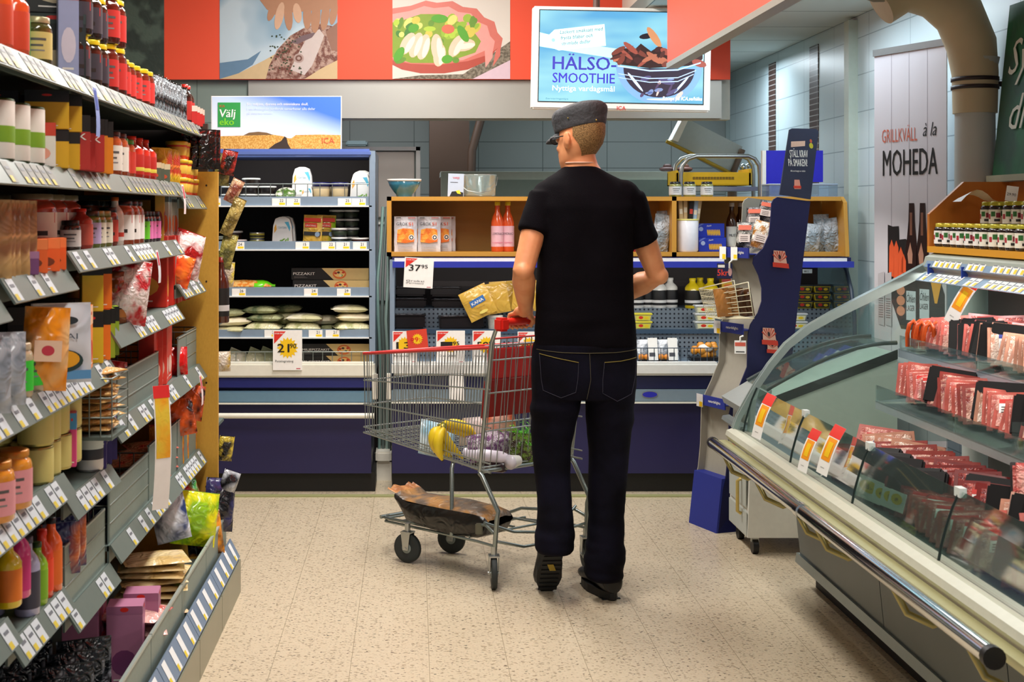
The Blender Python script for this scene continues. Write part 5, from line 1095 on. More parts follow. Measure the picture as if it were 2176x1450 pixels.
# ---------------------------------------------------------------- navy cardboard display with wavy sides
O_ = Vector((1.37, 6.19, 0)); D_ = Vector((.94, .34, 0)).normalized(); N_ = Vector((-D_.y, D_.x, 0))
MS = Matrix(((D_.x, 0, N_.x, O_.x), (D_.y, 0, N_.y, O_.y), (0, 1, 0, 0), (0, 0, 0, 1)))         # local: x along the side, y up, z across
def onside(x, y):
    r_ = (x-CX)/F; s_ = (r_*O_.y-O_.x)/(D_.x-D_.y*r_); Y = O_.y+D_.y*s_
    return (s_, max(0, EYE-(y-CY)*Y/F))
t = thing('cardboard_display', 'tall navy cardboard display with wavy sides leaning back beside the freezer', 'display stand', O_)
CBN = mat('#16174a', .6, var=.08, scale=5); CBN2 = mat('#1c2a86', .6); CBG = mat('#9b9689', .6); HDR = mat('#2b3048', .6)
edge = [(1722, 428), (1652, 419), (1644, 424), (1640, 432), (1638, 470), (1634, 500), (1622, 528), (1602, 547), (1600, 560), (1612, 585), (1619, 612), (1619, 640), (1611, 665), (1595, 690), (1590, 710), (1588, 780), (1572, 820), (1556, 855), (1550, 880), (1548, 960), (1543, 1012), (1536, 1040), (1526, 1150)]
back = [(1640, 1125), (1668, 900), (1690, 700), (1706, 560)]
pts = [onside(*p) for p in edge+back]
WB = .235
for z0, nm in ((0, 'side_panel'), (WB, 'side_panel')):
    mb = MB(MS); mb.prism(pts[::-1], z0, z0+.006, CBN if z0 == 0 else CBG); o = P(mb, nm, par=t)
    if z0: o['label'] = 'beige inside of far side panel'
fe = [onside(*p) for p in edge[4:]]
mb = MB(MS)   # concave front boards between the trays
b_ = [onside(*p) for p in edge[6:]]
rings = [[(x+.035, z, k_) for k_ in (.006, WB)] for x, z in b_]
mb.loft(rings, CBG, cap=False, wrap=False); P(mb, 'front_board', par=t)
def tray(y, x0, x1, h=18):
    a_ = onside(x1, y); mb = MB(MS); mb.box(a_[0]-.035, a_[0]+.10, a_[1]-.004, a_[1], .006, WB, CBN2).box(a_[0]-.04, a_[0]-.034, a_[1]-.02, a_[1]+.028, 0, WB+.006, CBN2)
    mb.text('naturdelights', .02, 0, .018, WHITE, Matrix(((0, 0, -1, a_[0]-.0405), (0, 1, 0, a_[1]), (-1, 0, 0, WB-.06), (0, 0, 0, 1))) if False else Matrix(((0, 0, -1, a_[0]-.0405), (0, 1, 0, a_[1]), (-1, 0, 0, WB-.08), (0, 0, 0, 1))), fit=.10, bold=.02)
    for zz in (WB-.005, WB-.10 if y < 560 else WB-.005):
        mb.add([(a_[0]-.046, a_[1]-.03, zz), (a_[0]-.046, a_[1]-.03, zz-.055), (a_[0]-.046, a_[1]+.03, zz-.055), (a_[0]-.046, a_[1]+.03, zz)], [(0, 1, 2, 3)], PAPER)
        mb.add([(a_[0]-.047, a_[1]-.028, zz-.025), (a_[0]-.047, a_[1]-.028, zz-.052), (a_[0]-.047, a_[1]-.005, zz-.052), (a_[0]-.047, a_[1]-.005, zz-.025)], [(0, 1, 2, 3)], YEL)
    P(mb, 'tray', par=t); return a_
TR = [tray(y, 0, x) for y, x in ((540, 1606), (702, 1594), (862, 1556))]
a_ = onside(1526, 1150); c_ = onside(1540, 1018)
mb = MB(MS); mb.add([(a_[0]-.01, 0, 0), (a_[0]-.01, 0, WB), (c_[0]-.015, c_[1], WB), (c_[0]-.015, c_[1], 0), (a_[0]+.25, 0, 0), (a_[0]+.25, 0, WB), (c_[0]+.2, c_[1], WB), (c_[0]+.2, c_[1], 0)], [(0, 1, 2, 3), (4, 7, 6, 5), (0, 3, 7, 4), (1, 5, 6, 2), (3, 2, 6, 7), (0, 4, 5, 1)], CBN2); P(mb, 'base_box', par=t)
hp = [onside(*p) for p in ((1655, 414), (1676, 276), (1682, 273), (1732, 274), (1738, 279), (1721, 424))]
mb = MB(MS); mb.prism([(x, z) for x, z in hp], -.006, .0, HDR)
Mh = MS @ T(hp[0][0], 0, -.0065) @ Matrix.Diagonal((1, 1, -1, 1))
def HM(x, y, sh=0): s_, z = onside(x, y); return MS @ Matrix(((1, -.14, 0, s_), (0, 1, 0, z), (0, 0, -1, -.0065), (0, 0, 0, 1)))
mb2 = MB(); pk = 6.3/F
mb2.text('STÄLL KRAV', 0, 0, 22*pk, WHITE, HM(1677, 334), fit=46*pk, bold=.05, shear=.1); mb2.text('PÅ SMAKEN!', 0, 0, 22*pk, WHITE, HM(1674, 353), fit=48*pk, bold=.05, shear=.1)
mb2.text('Allt om kungen av dadlar', 0, 0, 5*pk, WHITE, HM(1678, 365), fit=38*pk, bold=.03)
mb2.poly([(0, 0), (36*pk, 3*pk), (38*pk, 14*pk), (2*pk, 12*pk)], mat('#e8c0a8', .5), HM(1679, 313)); mb2.disc(0, 0, 5*pk, 6*pk, mat('#c8c028', .5), HM(1722, 310)); mb2.disc(0, 6*pk, 3*pk, 4*pk, mat('#c85a3a', .5), HM(1722, 306))
mb2.poly([(0, 0), (17*pk, 0), (16*pk, 20*pk), (3*pk, 20*pk)], mat('#e89a84', .5), HM(1686, 402)); mb2.box(-1*pk, 18*pk, 2*pk, 7*pk, .0005, .001, mat('#d8402c', .5), HM(1686, 402))
o = P(mb, 'header_card', par=t); L2 = mb2.build('header_print'); L2.parent = o; L2.matrix_parent_inverse = o.matrix_parent_inverse.copy() if False else Matrix()
for x, y, s_ in ((1656, 558, 1), (1633, 722, 1), (1640, 742, .8)):
    mb = MB(); Mq = HM(x, y) @ Matrix.Diagonal((s_, s_, 1, 1))
    mb.poly([(-17*pk, -8*pk), (17*pk, -12*pk), (15*pk, 24*pk), (-13*pk, 26*pk)], mat('#e8b49c', .5), Mq @ T(0, 0, .001))
    for k_ in range(7):
        a1 = pi*(.12+.76*k_/7); a2 = a1+.16; mb.poly([(0, 2*pk), (20*pk*cos(a1), min(24*pk, 2*pk+26*pk*sin(a1))), (20*pk*cos(a2), min(24*pk, 2*pk+26*pk*sin(a2)))], mat('#c8452f', .5), Mq @ T(0, 0, .0014))
    mb.disc(0, 12*pk, 3*pk, 5*pk, mat('#3a2a2a', .5), Mq @ T(0, 0, .002)); mb.poly([(-20*pk, -9*pk), (20*pk, -13*pk), (20*pk, -3*pk), (-19*pk, 1*pk)], mat('#d8402c', .5), Mq @ T(0, 0, .0022))
    P(mb, 'printed_emblem', par=t)
CD = t
# wire basket with coffee bags hooked on the display
t = thing('wire_basket', 'cream wire basket hanging on the front of the navy cardboard display', 'basket', px(1560, 640, 6.2))
WR = mat('#d8cfb0', .35, .2)
c = [px(1513, 617, 6.3), px(1590, 600, 6.05), px(1602, 677, 6.05), px(1530, 678, 6.3)]     # near side: top-left, top-right, bottom-right, bottom-left
mb = MB(); mb.tube(c, .003, WR, 6, closed=True)
for i in range(1, 6): f_ = i/6; mb.tube([c[0].lerp(c[3], f_), c[1].lerp(c[2], f_)], .002, WR, 5)
P(mb, 'side_grid', par=t)
off = Vector((-.03, .14, 0)); d_ = [v+off for v in c]
mb = MB(); mb.tube(d_, .003, WR, 6, closed=True)
for i in range(1, 6): f_ = i/6; mb.tube([d_[0].lerp(d_[3], f_), d_[1].lerp(d_[2], f_)], .002, WR, 5)
P(mb, 'side_grid', par=t)
mb = MB()
for i in range(9):
    f_ = i/8; mb.tube([c[0].lerp(d_[0], f_), c[3].lerp(d_[3], f_), c[2].lerp(d_[2], f_)], .002, WR, 5)
for i in range(5): f_ = i/4; mb.tube([c[0].lerp(c[3], f_), d_[0].lerp(d_[3], f_)], .002, WR, 5)
P(mb, 'front_grid', par=t)
def pillow(w_, h_, d_, m, n=11, crimp=.06, seed=0, squash=.5):
    mb = MB()
    def f(u, v, s_):
        e = (max(0, sin(pi*u)))**squash*(max(0, sin(pi*min(1, max(0, (v-crimp)/(1-2*crimp))))))**squash
        nz = noise.noise((u*4+seed, v*4, s_*3+seed))*.25+noise.noise((u*11+seed, v*9, s_))*.1
        edge = .03*noise.noise((v*5+seed, s_*0+1, 0))
        return (w_*(u-.5)*(1+edge), s_*d_/2*e*(1+nz), h_*v+.0)
    grid_mesh(mb, n, n, lambda u, v: f(u, v, -1), m); grid_mesh(mb, n, n, lambda u, v: f(1-u, v, 1), m)
    return mb
def bag(name, label, cat, loc, rot, w_, h_, d_, c1, c2, group=None, sc=24, art=None, seed=0, rough=.2, thr=.5, crimp=.06, bump=.5):
    t_ = thing(name, label, cat, loc, rot, group)
    o = pillow(w_, h_, d_, film(c1, c2, sc, rough, bump, thr=thr), seed=seed, crimp=crimp).build('wrapper'); o.parent = t_
    MB().box(-w_*.47, w_*.47, -.0012, .0012, h_*.93, h_*1.0, mat(c1, .35, var=.2, scale=90)).build('top_seal').parent = t_
    if art:
        mb = MB(); art(mb, T(0, -d_/2*1.12, 0) @ FRONT, w_, h_)
        if mb.v: o = mb.build('print'); o.parent = t_
    return t_
for i in range(4):
    bag('coffee_bag', ['brown paper pouch frontmost in the cream wire basket', 'kraft pouch second in the cream wire basket', 'dark brown pouch third in the cream wire basket', 'dark brown pouch rearmost in the cream wire basket'][i], 'pouch', px(1545+i*16, 677, 6.2+.01*i)+Vector((0, .04, .006)), (6, -8, -30), .07, .13, .03, *(('#a8733c', '#96632f') if i < 2 else ('#5a3418', '#3a2010')), group='pouches in the wire basket', seed=i, sc=6)
# bags on the top tray
specs = [(1600, 500, .13, .11, 'dark packet with coral label at the back of the display tray', '#1c1618', '#a09a96'), (1648, 470, .1, .12, 'dark packet with coral label leaning on the display header', '#1c1618', '#8a8688'), (1588, 505, .09, .13, 'clear packet of dark dates at the left of display tray', '#2a2220', '#b8b4ac'), (1618, 505, .12, .12, 'striped packet of brown cookies at the right of display tray', '#c9832c', '#e6dfd2')]
specs = [(1604, 486, 6.44, .085, .105, 0), (1625, 470, 6.42, .08, .10, 1), (1583, 528, 6.36, .085, .125, 2), (1612, 528, 6.33, .10, .13, 3)]
sl = ['dark date packet behind the others on the display top tray', 'highest dark date packet leaning on the display top tray', 'grey date packet at the front left of display top tray', 'striped packet with brown cookies at the front right of display top tray']
for x, y, Y, w_, h_, i in specs:
    c1, c2 = [('#181215', '#8b8584'), ('#181215', '#9b9594'), ('#22201c', '#b5b2aa'), ('#b87a34', '#e2ddd0')][i]
    def art(mb, M, w, h, i=i):
        mb.box(-w*.3, w*.3, h*.2, h*.5, 0, .001, mat('#d8c8c0', .5), M)
        if i < 3: mb.box(-w*.35, w*.35, h*.66, h*.85, 0, .001, mat('#e2694c', .5), M)
        for k_ in range(3): mb.box(-w*.22, w*.18, h*(.26+.07*k_), h*(.28+.07*k_), .001, .002, mat('#5a4a4a', .5), M)
    bag('date_packet', sl[i], 'packet', px(x, y, Y), (-14, (0, 10, 0, 14)[i], -25), w_, h_, .04, c1, c2, 'packets on the display top tray', sc=30, art=art, seed=i+10)
# little sign 5 kr and hook tag
t = thing('offer_card', 'small navy and red 5kr card hooked on the cardboard display', 'price sign', px(1540, 592, 6.15), -12)
mb = MB(); k5 = 6.15/F; mb.box(-16*k5, 16*k5, 0, .003, 0, 32*k5, mat('#15164a', .5)).text('5kr', -15*k5, 6*k5, 19*k5, mat('#e8402c', .5), FRONT, bold=.04, fit=22*k5); mb.disc(11*k5, 14*k5, 4*k5, 9*k5, mat('#c89a98', .5), T(0, -.001, 0) @ FRONT).box(-14*k5, 0, -.001, 0, 23*k5, 29*k5, WHITE); L(mb, 'card', t)
L(MB().tube([(10*k5, 0, 22*k5), (10*k5, -.01, 34*k5), (16*k5, -.01, 40*k5), (24*k5, 0, 40*k5)], .004, WHITE), 'hook', t)
t = thing('hook_card', 'small white card with red top hooked low on the cardboard display', 'price sign', px(1573, 752, 6.16), -12)
mb = MB(); mb.box(-12*k5, 12*k5, 0, .003, 0, 28*k5, PAPER).box(-11*k5, 11*k5, -.001, 0, 16*k5, 24*k5, mat('#d8604c', .5)).box(-9*k5, 9*k5, -.001, 0, 3*k5, 5*k5, INK); L(mb, 'card', t)
L(MB().tube([(0, 0, 26*k5), (0, -.008, 36*k5), (6*k5, 0, 38*k5)], .004, WHITE), 'hook', t)
# ================================================================ product builders: front towards -y, standing on z=0
def new(name, cat): return thing(name, 'temporary label of a product', cat)
def bottle(name, h, r, col, cap, label, neck=.45, art=None, cat='bottle'):
    t_ = new(name, cat); g_ = mat(col, .15, var=.15, coat=.5)
    mb = MB(); mb.lathe([(r*.9, 0), (r, .004), (r, h*(1-neck)), (r*.8, h*(1-neck*.75)), (r*.42, h*(1-neck*.5)), (r*.38, h*.93)], g_, 16); L(mb, 'body', t_)
    L(MB().lathe([(r*.44, h*.92), (r*.44, h), (r*.3, h)], mat(cap, .35), 12), 'cap', t_)
    if label:
        mb = MB(); mb.lathe([(r*1.01, h*.10), (r*1.015, h*.11), (r*1.015, h*(1-neck)*.86), (r*1.01, h*(1-neck)*.88)], mat(label, .5), 16)
        if art: mb.lathe([(r*1.02, h*.18), (r*1.025, h*.19), (r*1.025, h*.26), (r*1.02, h*.27)], mat(art, .5), 16)
        L(mb, 'bottle_label', t_)
    return t_
def can(name, h, r, col, band=None, lid='#b8b8b0', cat='tin'):
    t_ = new(name, cat); L(MB().lathe([(r*.94, 0), (r, .003), (r, h-.003), (r*.94, h), (r*.9, h-.003), (0.001, h-.003)], mat(lid, .3, .8), 18), 'tin_body', t_)
    mb = MB(); mb.lathe([(r*1.005, .006), (r*1.012, .007), (r*1.012, h-.007), (r*1.005, h-.006)], mat(col, .45), 18)
    if band: mb.lathe([(r*1.02, h*.3), (r*1.022, h*.31), (r*1.022, h*.55), (r*1.02, h*.56)], mat(band, .45), 18)
    L(mb, 'paper_label', t_); return t_
def carton(name, w_, d_, h, col, band=None, txt=None, spot=None, cat='carton', tc='#f4f0e8', bh=.3):
    t_ = new(name, cat); L(MB().rbox(-w_/2, w_/2, -d_/2, d_/2, 0, h, .0015, mat(col, .45)), 'box', t_)
    for nm_, M_, W__ in (('front_print', T(0, -d_/2-.0004, 0) @ FRONT, w_), ('side_print', T(w_/2+.0004, 0, 0) @ SIDE, d_)):
        mb = MB()
        if band: mb.poly([(-W__/2, h*(1-bh)), (W__/2, h*(1-bh)), (W__/2, h), (-W__/2, h)], mat(band, .45), M_)
        if spot: mb.disc(0, h*.3, W__*.36, h*.16, mat(spot, .5), M_ @ T(0, 0, .0003), n=14)
        if txt: mb.text(txt, 0, h*.55, h*.17, mat(tc, .5), M_ @ T(0, 0, .0003), fit=W__*.8, bold=.03, align='c')
        mb.poly([(-W__*.3, h*.08), (W__*.25, h*.08), (W__*.25, h*.10), (-W__*.3, h*.10)], mat(tc, .5), M_ @ T(0, 0, .0003))
        mb.disc(0, h*(1-bh*.4), W__*.12, h*.03, mat('#d8281e', .5), M_ @ T(0, 0, .0004), n=10)
        L(mb, nm_, t_)
    return t_
def tub(name, r, h, body, lid, cat='tub', sx=1, sy=1, label=None, clear=False):
    t_ = new(name, cat); L(MB().lathe([(r*.8, 0), (r*.84, .003), (r*.97, h*.8)], mat(body, .3, var=.3, scale=50), 20, None, sx, sy), 'body', t_)
    L(MB().lathe([(r*.98, h*.78), (r*1.04, h*.8), (r*1.04, h*.95), (r*.95, h), (.001, h*.98)], mat(lid, .3), 20, None, sx, sy), 'lid', t_)
    if label: L(MB().lathe([(r*.868, h*.2), (r*.878, h*.21), (r*.955, h*.66), (r*.945, h*.67)], mat(label, .5), 20, None, sx, sy), 'band', t_)
    return t_
def oval(name='oval_tub'):
    t_ = new(name, 'tub'); mb = MB(); pr = [(-.052, 0), (.052, 0), (.056, .02), (.050, .11), (.038, .148), (.015, .158), (-.015, .158), (-.038, .148), (-.050, .11), (-.056, .02)]
    mb.prism(pr, 0, .035, WHITE, FRONT @ T(0, 0, -.035)); L(mb, 'body', t_)
    mb = MB(); mb.prism([(x*.9, .008+z*.9) for x, z in pr], 0, .002, mat('#eef0ee', .4), FRONT); mb.poly([(.012, .13), (.034, .132), (.044, .10), (.040, .08), (.026, .11)], mat('#5ab8d8', .4), FRONT @ T(0, 0, .003)); mb.poly([(-.034, .12), (-.03, .09), (-.044, .07), (-.044, .1)], mat('#e8b04a', .4), FRONT @ T(0, 0, .003))
    mb.text('TZATZIKI', -.026, .095, .014, mat('#6a9ab0', .5), FRONT @ T(0, 0, .003), fit=.05, bold=.02)
    for k_ in range(4): mb.disc(-.005+.012*k_, .03+.006*(k_ % 2), .01, .004, mat('#7ab04a', .5), FRONT @ T(0, 0, .003), n=8, a=30*k_)
    L(mb, 'lid', t_); return t_
def pouch(name, w_, h, d_, c1, c2, cat='pouch', sc=26, art=None, seed=0, thr=.5, rough=.2, bump=.5):
    t_ = new(name, cat); o = pillow(w_, h, d_, film(c1, c2, sc, rough, bump, thr=thr), seed=seed).build('wrapper'); o.parent = t_
    if art: mb = MB(); art(mb, T(0, -d_/2*1.15-.001, 0) @ FRONT, w_, h); L(mb, 'print', t_)
    L(MB().box(-w_*.47, w_*.47, -.0012, .0012, h*.94, h, mat(c1, .35, var=.2, scale=90)), 'top_seal', t_)
    return t_
def lying(name, w_, l_, h, c1, c2, cat='packet', sc=26, seed=0, n=1, thr=.5, rough=.2):
    """flat packet lying down, origin at its base"""
    t_ = new(name, cat); mb = MB(); m_ = film(c1, c2, sc, rough, .5, thr=thr)
    def f(u, v, s_):
        e = (max(0, sin(pi*min(1, max(0, u)))))**.35*(max(0, sin(pi*v)))**.35
        return (w_*(u-.5), l_*(v-.5), h/2+s_*h/2*e*(1+.2*noise.noise((u*5+seed, v*5, s_))))
    grid_mesh(mb, 12, 12, lambda u, v: f(u, v, 1), m_); grid_mesh(mb, 12, 12, lambda u, v: f(1-u, v, -1), m_); L(mb, 'wrapper', t_)
    L(MB().box(-w_*.5-.006, -w_*.5+.006, -l_*.42, l_*.42, h/2-.001, h/2+.001, mat(c2, .35)), 'end_seal', t_)
    return t_
# ================================================================ left shelving
XS = -.805; XBK = -1.27
SEG = [  # y0, y1, z of the rail's top edge, x front
    (1.6, 5.24, 1.79), (1.6, 4.79, 1.56), (4.81, 5.24, 1.52), (2.72, 3.235, 1.322), (1.6, 2.70, 1.29), (3.245, 4.73, 1.362), (4.75, 5.22, 1.205),
    (3.70, 4.73, 1.137), (1.6, 3.69, 1.062), (3.71, 5.24, .877), (1.6, 3.21, .842), (3.225, 3.70, .776), (3.71, 5.24, .550), (1.6, 2.77, .633), (2.785, 3.21, .575), (3.24, 3.70, .505)]
t = thing('shelving_unit', 'long grey shelving unit on the left with ochre end panel, filled with groceries', 'shelving', (-1.0, 3.5, 0))
UN = t
P(MB().box(XBK-.03, XBK, 1.6, 5.25, 0, 1.95, mat('#3a2a1e', .7)), 'back_panel', par=t)
for y in (2.71, 3.22, 3.705, 4.74): P(MB().box(XBK, XBK+.03, y-.012, y+.012, 0, 1.95, mat('#5d6660', .5)), 'upright', par=t)
OCH = nodes_mat('ochre_board'); m, nt, b = OCH; n_ = nt.nodes.new('ShaderNodeTexNoise'); n_.inputs['Scale'].default_value = 120; n_.inputs['Detail'].default_value = 4
mx = nt.nodes.new('ShaderNodeMix'); mx.data_type = 'RGBA'; mx.inputs[6].default_value = lin('#b98a2c'); mx.inputs[7].default_value = lin('#cf9f3c'); nt.links.new(n_.outputs[0], mx.inputs[0]); nt.links.new(mx.outputs[2], b.inputs['Base Color']); b.inputs['Roughness'].default_value = .55
mb = MB(); mb.box(-1.30, -.756, 5.255, 5.28, 0, 1.613, m)
for z in (1.56, 1.19, .80, .40): mb.tube([(-.80, 5.254, z), (-.80, 5.256, z)], .004, mat('#2a1c10', .5), 8)
P(mb, 'end_panel', par=t)
P(MB().box(-1.30, -.86, 5.255, 5.28, 1.613, 1.80, mat('#1f1612', .6)), 'end_panel_top', par=t)
SHF = mat('#5f6e69', .45, .15, var=.1, scale=12); RAILG = mat('#66736d', .4, .1)
rt = random.Random(4); ntag = 0
for (y0, y1, z) in SEG:
    P(MB().box(XBK, XS-.025, y0, y1, z-.018, z-.004, SHF).box(XS-.03, XS-.024, y0, y1, z-.05, z-.002, SHF), 'shelf_board', par=t)
    a = Vector((XS-.02, 0, z)); b_ = Vector((XS+.012, 0, z-.050)); mb = MB()
    mb.add([(a.x, y0, a.z), (a.x, y1, a.z), (b_.x, y1, b_.z), (b_.x, y0, b_.z), (a.x-.004, y0, a.z-.003), (a.x-.004, y1, a.z-.003), (b_.x-.004, y1, b_.z-.003), (b_.x-.004, y0, b_.z-.003)], [(0, 3, 2, 1), (4, 5, 6, 7), (0, 1, 5, 4), (3, 7, 6, 2), (0, 4, 7, 3), (1, 2, 6, 5)], RAILG)
    r_ = P(mb, 'price_rail', par=t)
    d = b_-a; nn = Vector((.84, 0, .54))*.0012
    y = y1-.03; dens = .9 if z > .9 else .75
    while y > max(y0+.05, 2.50):
        if y > 2.55 and rt.random() < dens*.85 and ntag < 400:
            ntag += 1; wd = .046
            mb = MB()
            def q(f0, f1, u0, u1, c, o_=1): mb.add([(a+d*f0)+nn*o_+Vector((0, y-wd*u0, 0)), (a+d*f1)+nn*o_+Vector((0, y-wd*u0, 0)), (a+d*f1)+nn*o_+Vector((0, y-wd*u1, 0)), (a+d*f0)+nn*o_+Vector((0, y-wd*u1, 0))], [(0, 1, 2, 3)], c)
            tint = '#c3ccd2' if z < 1.5 else '#74766f'  # tags on the upper rails coloured darker to offset the strong lamplight
            q(.08, .95, 0, 1, mat(tint, .5)); q(.68, .93, .5, .95, mat('#cdb93a', .5), 1.6); q(.3, .42, .2, .8, mat('#6a7078', .5), 1.6)
            o = mb.build('price_tag'); o.parent = r_
        y -= .053*rt.choice((1, 1, 1, 2))
# bottom deck, plinth and front guards
mb = MB(); mb.box(XBK, -.71, 1.6, 5.24, .11, .125, SHF); P(mb, 'shelf_board', par=t)
GBG = nodes_mat('grey_mesh_panel')[0]; GBG = mat('#7d8e88', .45, .2, var=.12, scale=90)
PLM = mat('#8e8f7c', .35, .35, var=.1, scale=5)
ys = [5.24, 4.73, 4.24, 3.74, 3.22, 2.71, 2.2, 1.6]
for ya, yb in zip(ys, ys[1:]):
    P(MB().box(-.70, -.665, yb+.003, ya-.003, .0, .125, PLM), 'plinth_panel', par=t)
    a = Vector((-.705, 0, .205)); b_ = Vector((-.668, 0, .135)); mb = MB(); y0, y1 = yb+.003, ya-.003
    mb.add([(a.x, y0, a.z), (a.x, y1, a.z), (b_.x, y1, b_.z), (b_.x, y0, b_.z), (a.x-.004, y0, a.z-.003), (a.x-.004, y1, a.z-.003), (b_.x-.004, y1, b_.z-.003), (b_.x-.004, y0, b_.z-.003)], [(0, 3, 2, 1), (4, 5, 6, 7), (0, 1, 5, 4), (3, 7, 6, 2), (0, 4, 7, 3), (1, 2, 6, 5)], mat('#7f93ac', .35, .15)); r_ = P(mb, 'price_rail', par=t)
    d = b_-a
    for i in range(4):
        y = y1-.05-i*.12
        if y < 2.3: break
        mb = MB(); q(.08, .95, 0, 1, mat('#e8ecee', .5)); q(.68, .93, .5, .95, mat('#e6cf3a', .5), 1.6); o = mb.build('price_tag'); o.parent = r_
    P(MB().box(-.725, -.721, yb+.003, ya-.003, .125, .295, GBG).box(-.727, -.718, yb+.003, ya-.003, .29, .298, mat('#a8b4ae', .35, .3)), 'front_guard', par=t)
for (y0, y1, z, h) in ((3.73, 4.45, .877, .125), (4.83, 5.22, .877, .135), (3.73, 4.28, .55, .15), (4.30, 4.80, .55, .17), (4.82, 5.22, .55, .17), (3.26, 3.68, .505, .15), (4.78, 5.2, 1.205, .12)):
    P(MB().box(XS-.034, XS-.030, y0, y1, z-.004, z+h, GBG).box(XS-.036, XS-.028, y0, y1, z+h-.004, z+h, mat('#a8b4ae', .35, .3)), 'front_guard', par=t)
def cage(y0, y1, z, h, x0=-1.1, x1=XS-.03):
    mb = MB(); W_ = mat('#8d9a94', .3, .6)
    for k_ in range(3): zz = z+h*(k_+1)/3; mb.tube([(x0, y0, zz), (x1, y0, zz), (x1, y1, zz), (x0, y1, zz)], .0025, W_, 5, closed=True)
    for i in range(7): x = x0+(x1-x0)*i/6; mb.tube([(x, y0, z), (x, y0, z+h)], .0018, W_, 5); mb.tube([(x, y1, z), (x, y1, z+h)], .0018, W_, 5)
    P(mb, 'wire_cage', par=t)
cage(3.74, 4.45, .877, .125); cage(5.0, 5.22, .877, .14); cage(3.74, 4.28, .55, .15); cage(3.26, 3.68, .505, .15); cage(3.50, 3.695, .877, .15, -.95, -.775)
P(MB().box(-1.1, -.775, 3.50, 3.70, .868, .877, SHF), 'shelf_board', par=t)
# small strip signs hanging over the rails
for i, (y, z, dz, c, lb) in enumerate(((3.35, 1.76, .12, '#8aa0d8', 'blue hanging tag below the top price rail on the left'), (4.62, 1.55, .10, '#f0e2e2', 'white and red tag hanging from the second price rail'), (4.16, 1.34, .10, '#dfe4ea', 'pale tag hanging from the third price rail on the left'), (5.0, .86, .11, '#f2dede', 'curled white and red tag on the rail beside the ochre panel'))):
    mb = MB(); grid_mesh(mb, 2, 6, lambda u, v: (.02+.01*sin(v*2), -.02+.04*u, -dz*v), mat(c, .5)); grid_mesh(mb, 2, 3, lambda u, v: (.0215+.01*sin(v*.8), -.012+.024*u, -dz*.4*v-.006), mat('#c8384a' if i else '#3a5ab0', .5))
    o = mb.build('shelf_tag'); o.location = (XS, y, z); tag(o, lb, 'price sign')
t = thing('offer_strip', 'long yellow and orange offer strip hanging in front of the left shelving', 'price sign', (XS+.035, 4.3, .55))
mb = MB(); hh = .38
grid_mesh(mb, 2, 8, lambda u, v: (.02*sin(v*3), -.028+.056*u, hh*v), PAPER); grid_mesh(mb, 2, 6, lambda u, v: (.02*sin((.42+.5*v)*3)+.001, -.024+.048*u, hh*(.42+.5*v)), film('#f2a51c', '#e8c83a', 12, .5, .1)); grid_mesh(mb, 2, 3, lambda u, v: (.02*sin((.9+.1*v)*3)+.0015, -.028+.056*u, hh*(.9+.1*v)), mat('#e02a2a', .5))
o = mb.build('strip'); o.parent = t; t.rotation_euler = (0, 0, R(-50)); t.location = (-.778, 4.18, .545)

def Yp(x, xf): return abs(xf)*F/(CX-x)
SNAME = {0: 'top grocery shelf', 1: 'second grocery shelf', 2: 'third grocery shelf', 3: 'fourth grocery shelf', 4: 'fifth grocery shelf', 5: 'sixth grocery shelf', 6: 'seventh grocery shelf', 7: 'bottom grocery deck'}
CNT = {}
def run(proto, desc, shelf, z, p0, p1, step, xf=-.865, rows=1, stack=1, sh=0, yaw=20, jit=.004, group=None, gap=None, sc=None):
    """facings of one product along the shelf between two picture columns (far end first)"""
    y_a, y_b = Yp(p1, xf), Yp(p0, xf); n = max(1, int(round((y_a-y_b)/step))); rr_ = random.Random(int(p0)*7+shelf)
    grp = group or '%s on the %s' % (desc, SNAME[shelf])
    for i in range(n):
        y = y_a-step*(i+.5)
        for r_ in range(rows):
            for s_ in range(stack):
                if (r_ == 0 and s_ == 0): CNT[(desc, shelf)] = CNT.get((desc, shelf), 0)+1
                k = CNT[(desc, shelf)]-1; w2 = []
                if rows > 1: w2.append(('front', 'back', 'third')[r_])
                if stack > 1: w2.append(('bottom', 'upper', 'top')[s_])
                lab = '%s, %s%s from far end, %s' % (desc, ' '.join(w2)+' ' if w2 else '', ordn(k), SNAME[shelf])
                put(proto, (xf-(r_*(gap or step*1.05))+rr_.uniform(-jit, jit), y+rr_.uniform(-jit, jit), z+s_*sh), yaw+rr_.uniform(-8, 8), lab, grp, sc)
Z1, Z2, Z2b, Z3a, Z3, Z3c, Z4, Z5, Z5b, Z6, Z6b, Z7b, Z8a, Z8, Z8c, ZB0 = 1.787, 1.557, 1.517, 1.319, 1.359, 1.202, 1.134, 1.059, .874, .839, .773, .547, .630, .572, .502, .126
# top shelf
run(bottle('squeeze_bottle', .16, .035, '#e2582a', '#e8e0d0', '#d84a2a', .3), 'orange red squeeze bottle', 0, Z1, -20, 40, .10, xf=-.87, rows=2)
run(bottle('sauce_bottle', .15, .03, '#2a7a3a', '#c8c0a0', '#2f8a44', .3), 'green sauce bottle', 0, Z1, 40, 50, .1, xf=-.88)
run(make_jar(.11, .036, '#a8a27a', '#4a4a20', '#d8c87a', 'plain', 'pickle_jar'), 'jar with yellow label', 0, Z1, 55, 85, .10, rows=2)
run(carton('seaweed_tray', .16, .16, .17, '#18201c', '#2a3a34', None, '#c8b898', bh=.15), 'black wide food tray', 0, Z1, 92, 133, .17, xf=-.93, stack=2, sh=.172)
run(carton('tall_carton', .05, .05, .28, '#aab4dc', '#c86a72', None, '#e8e0f0'), 'tall pale blue and pink carton', 0, Z1, 138, 156, .09, xf=-.865)
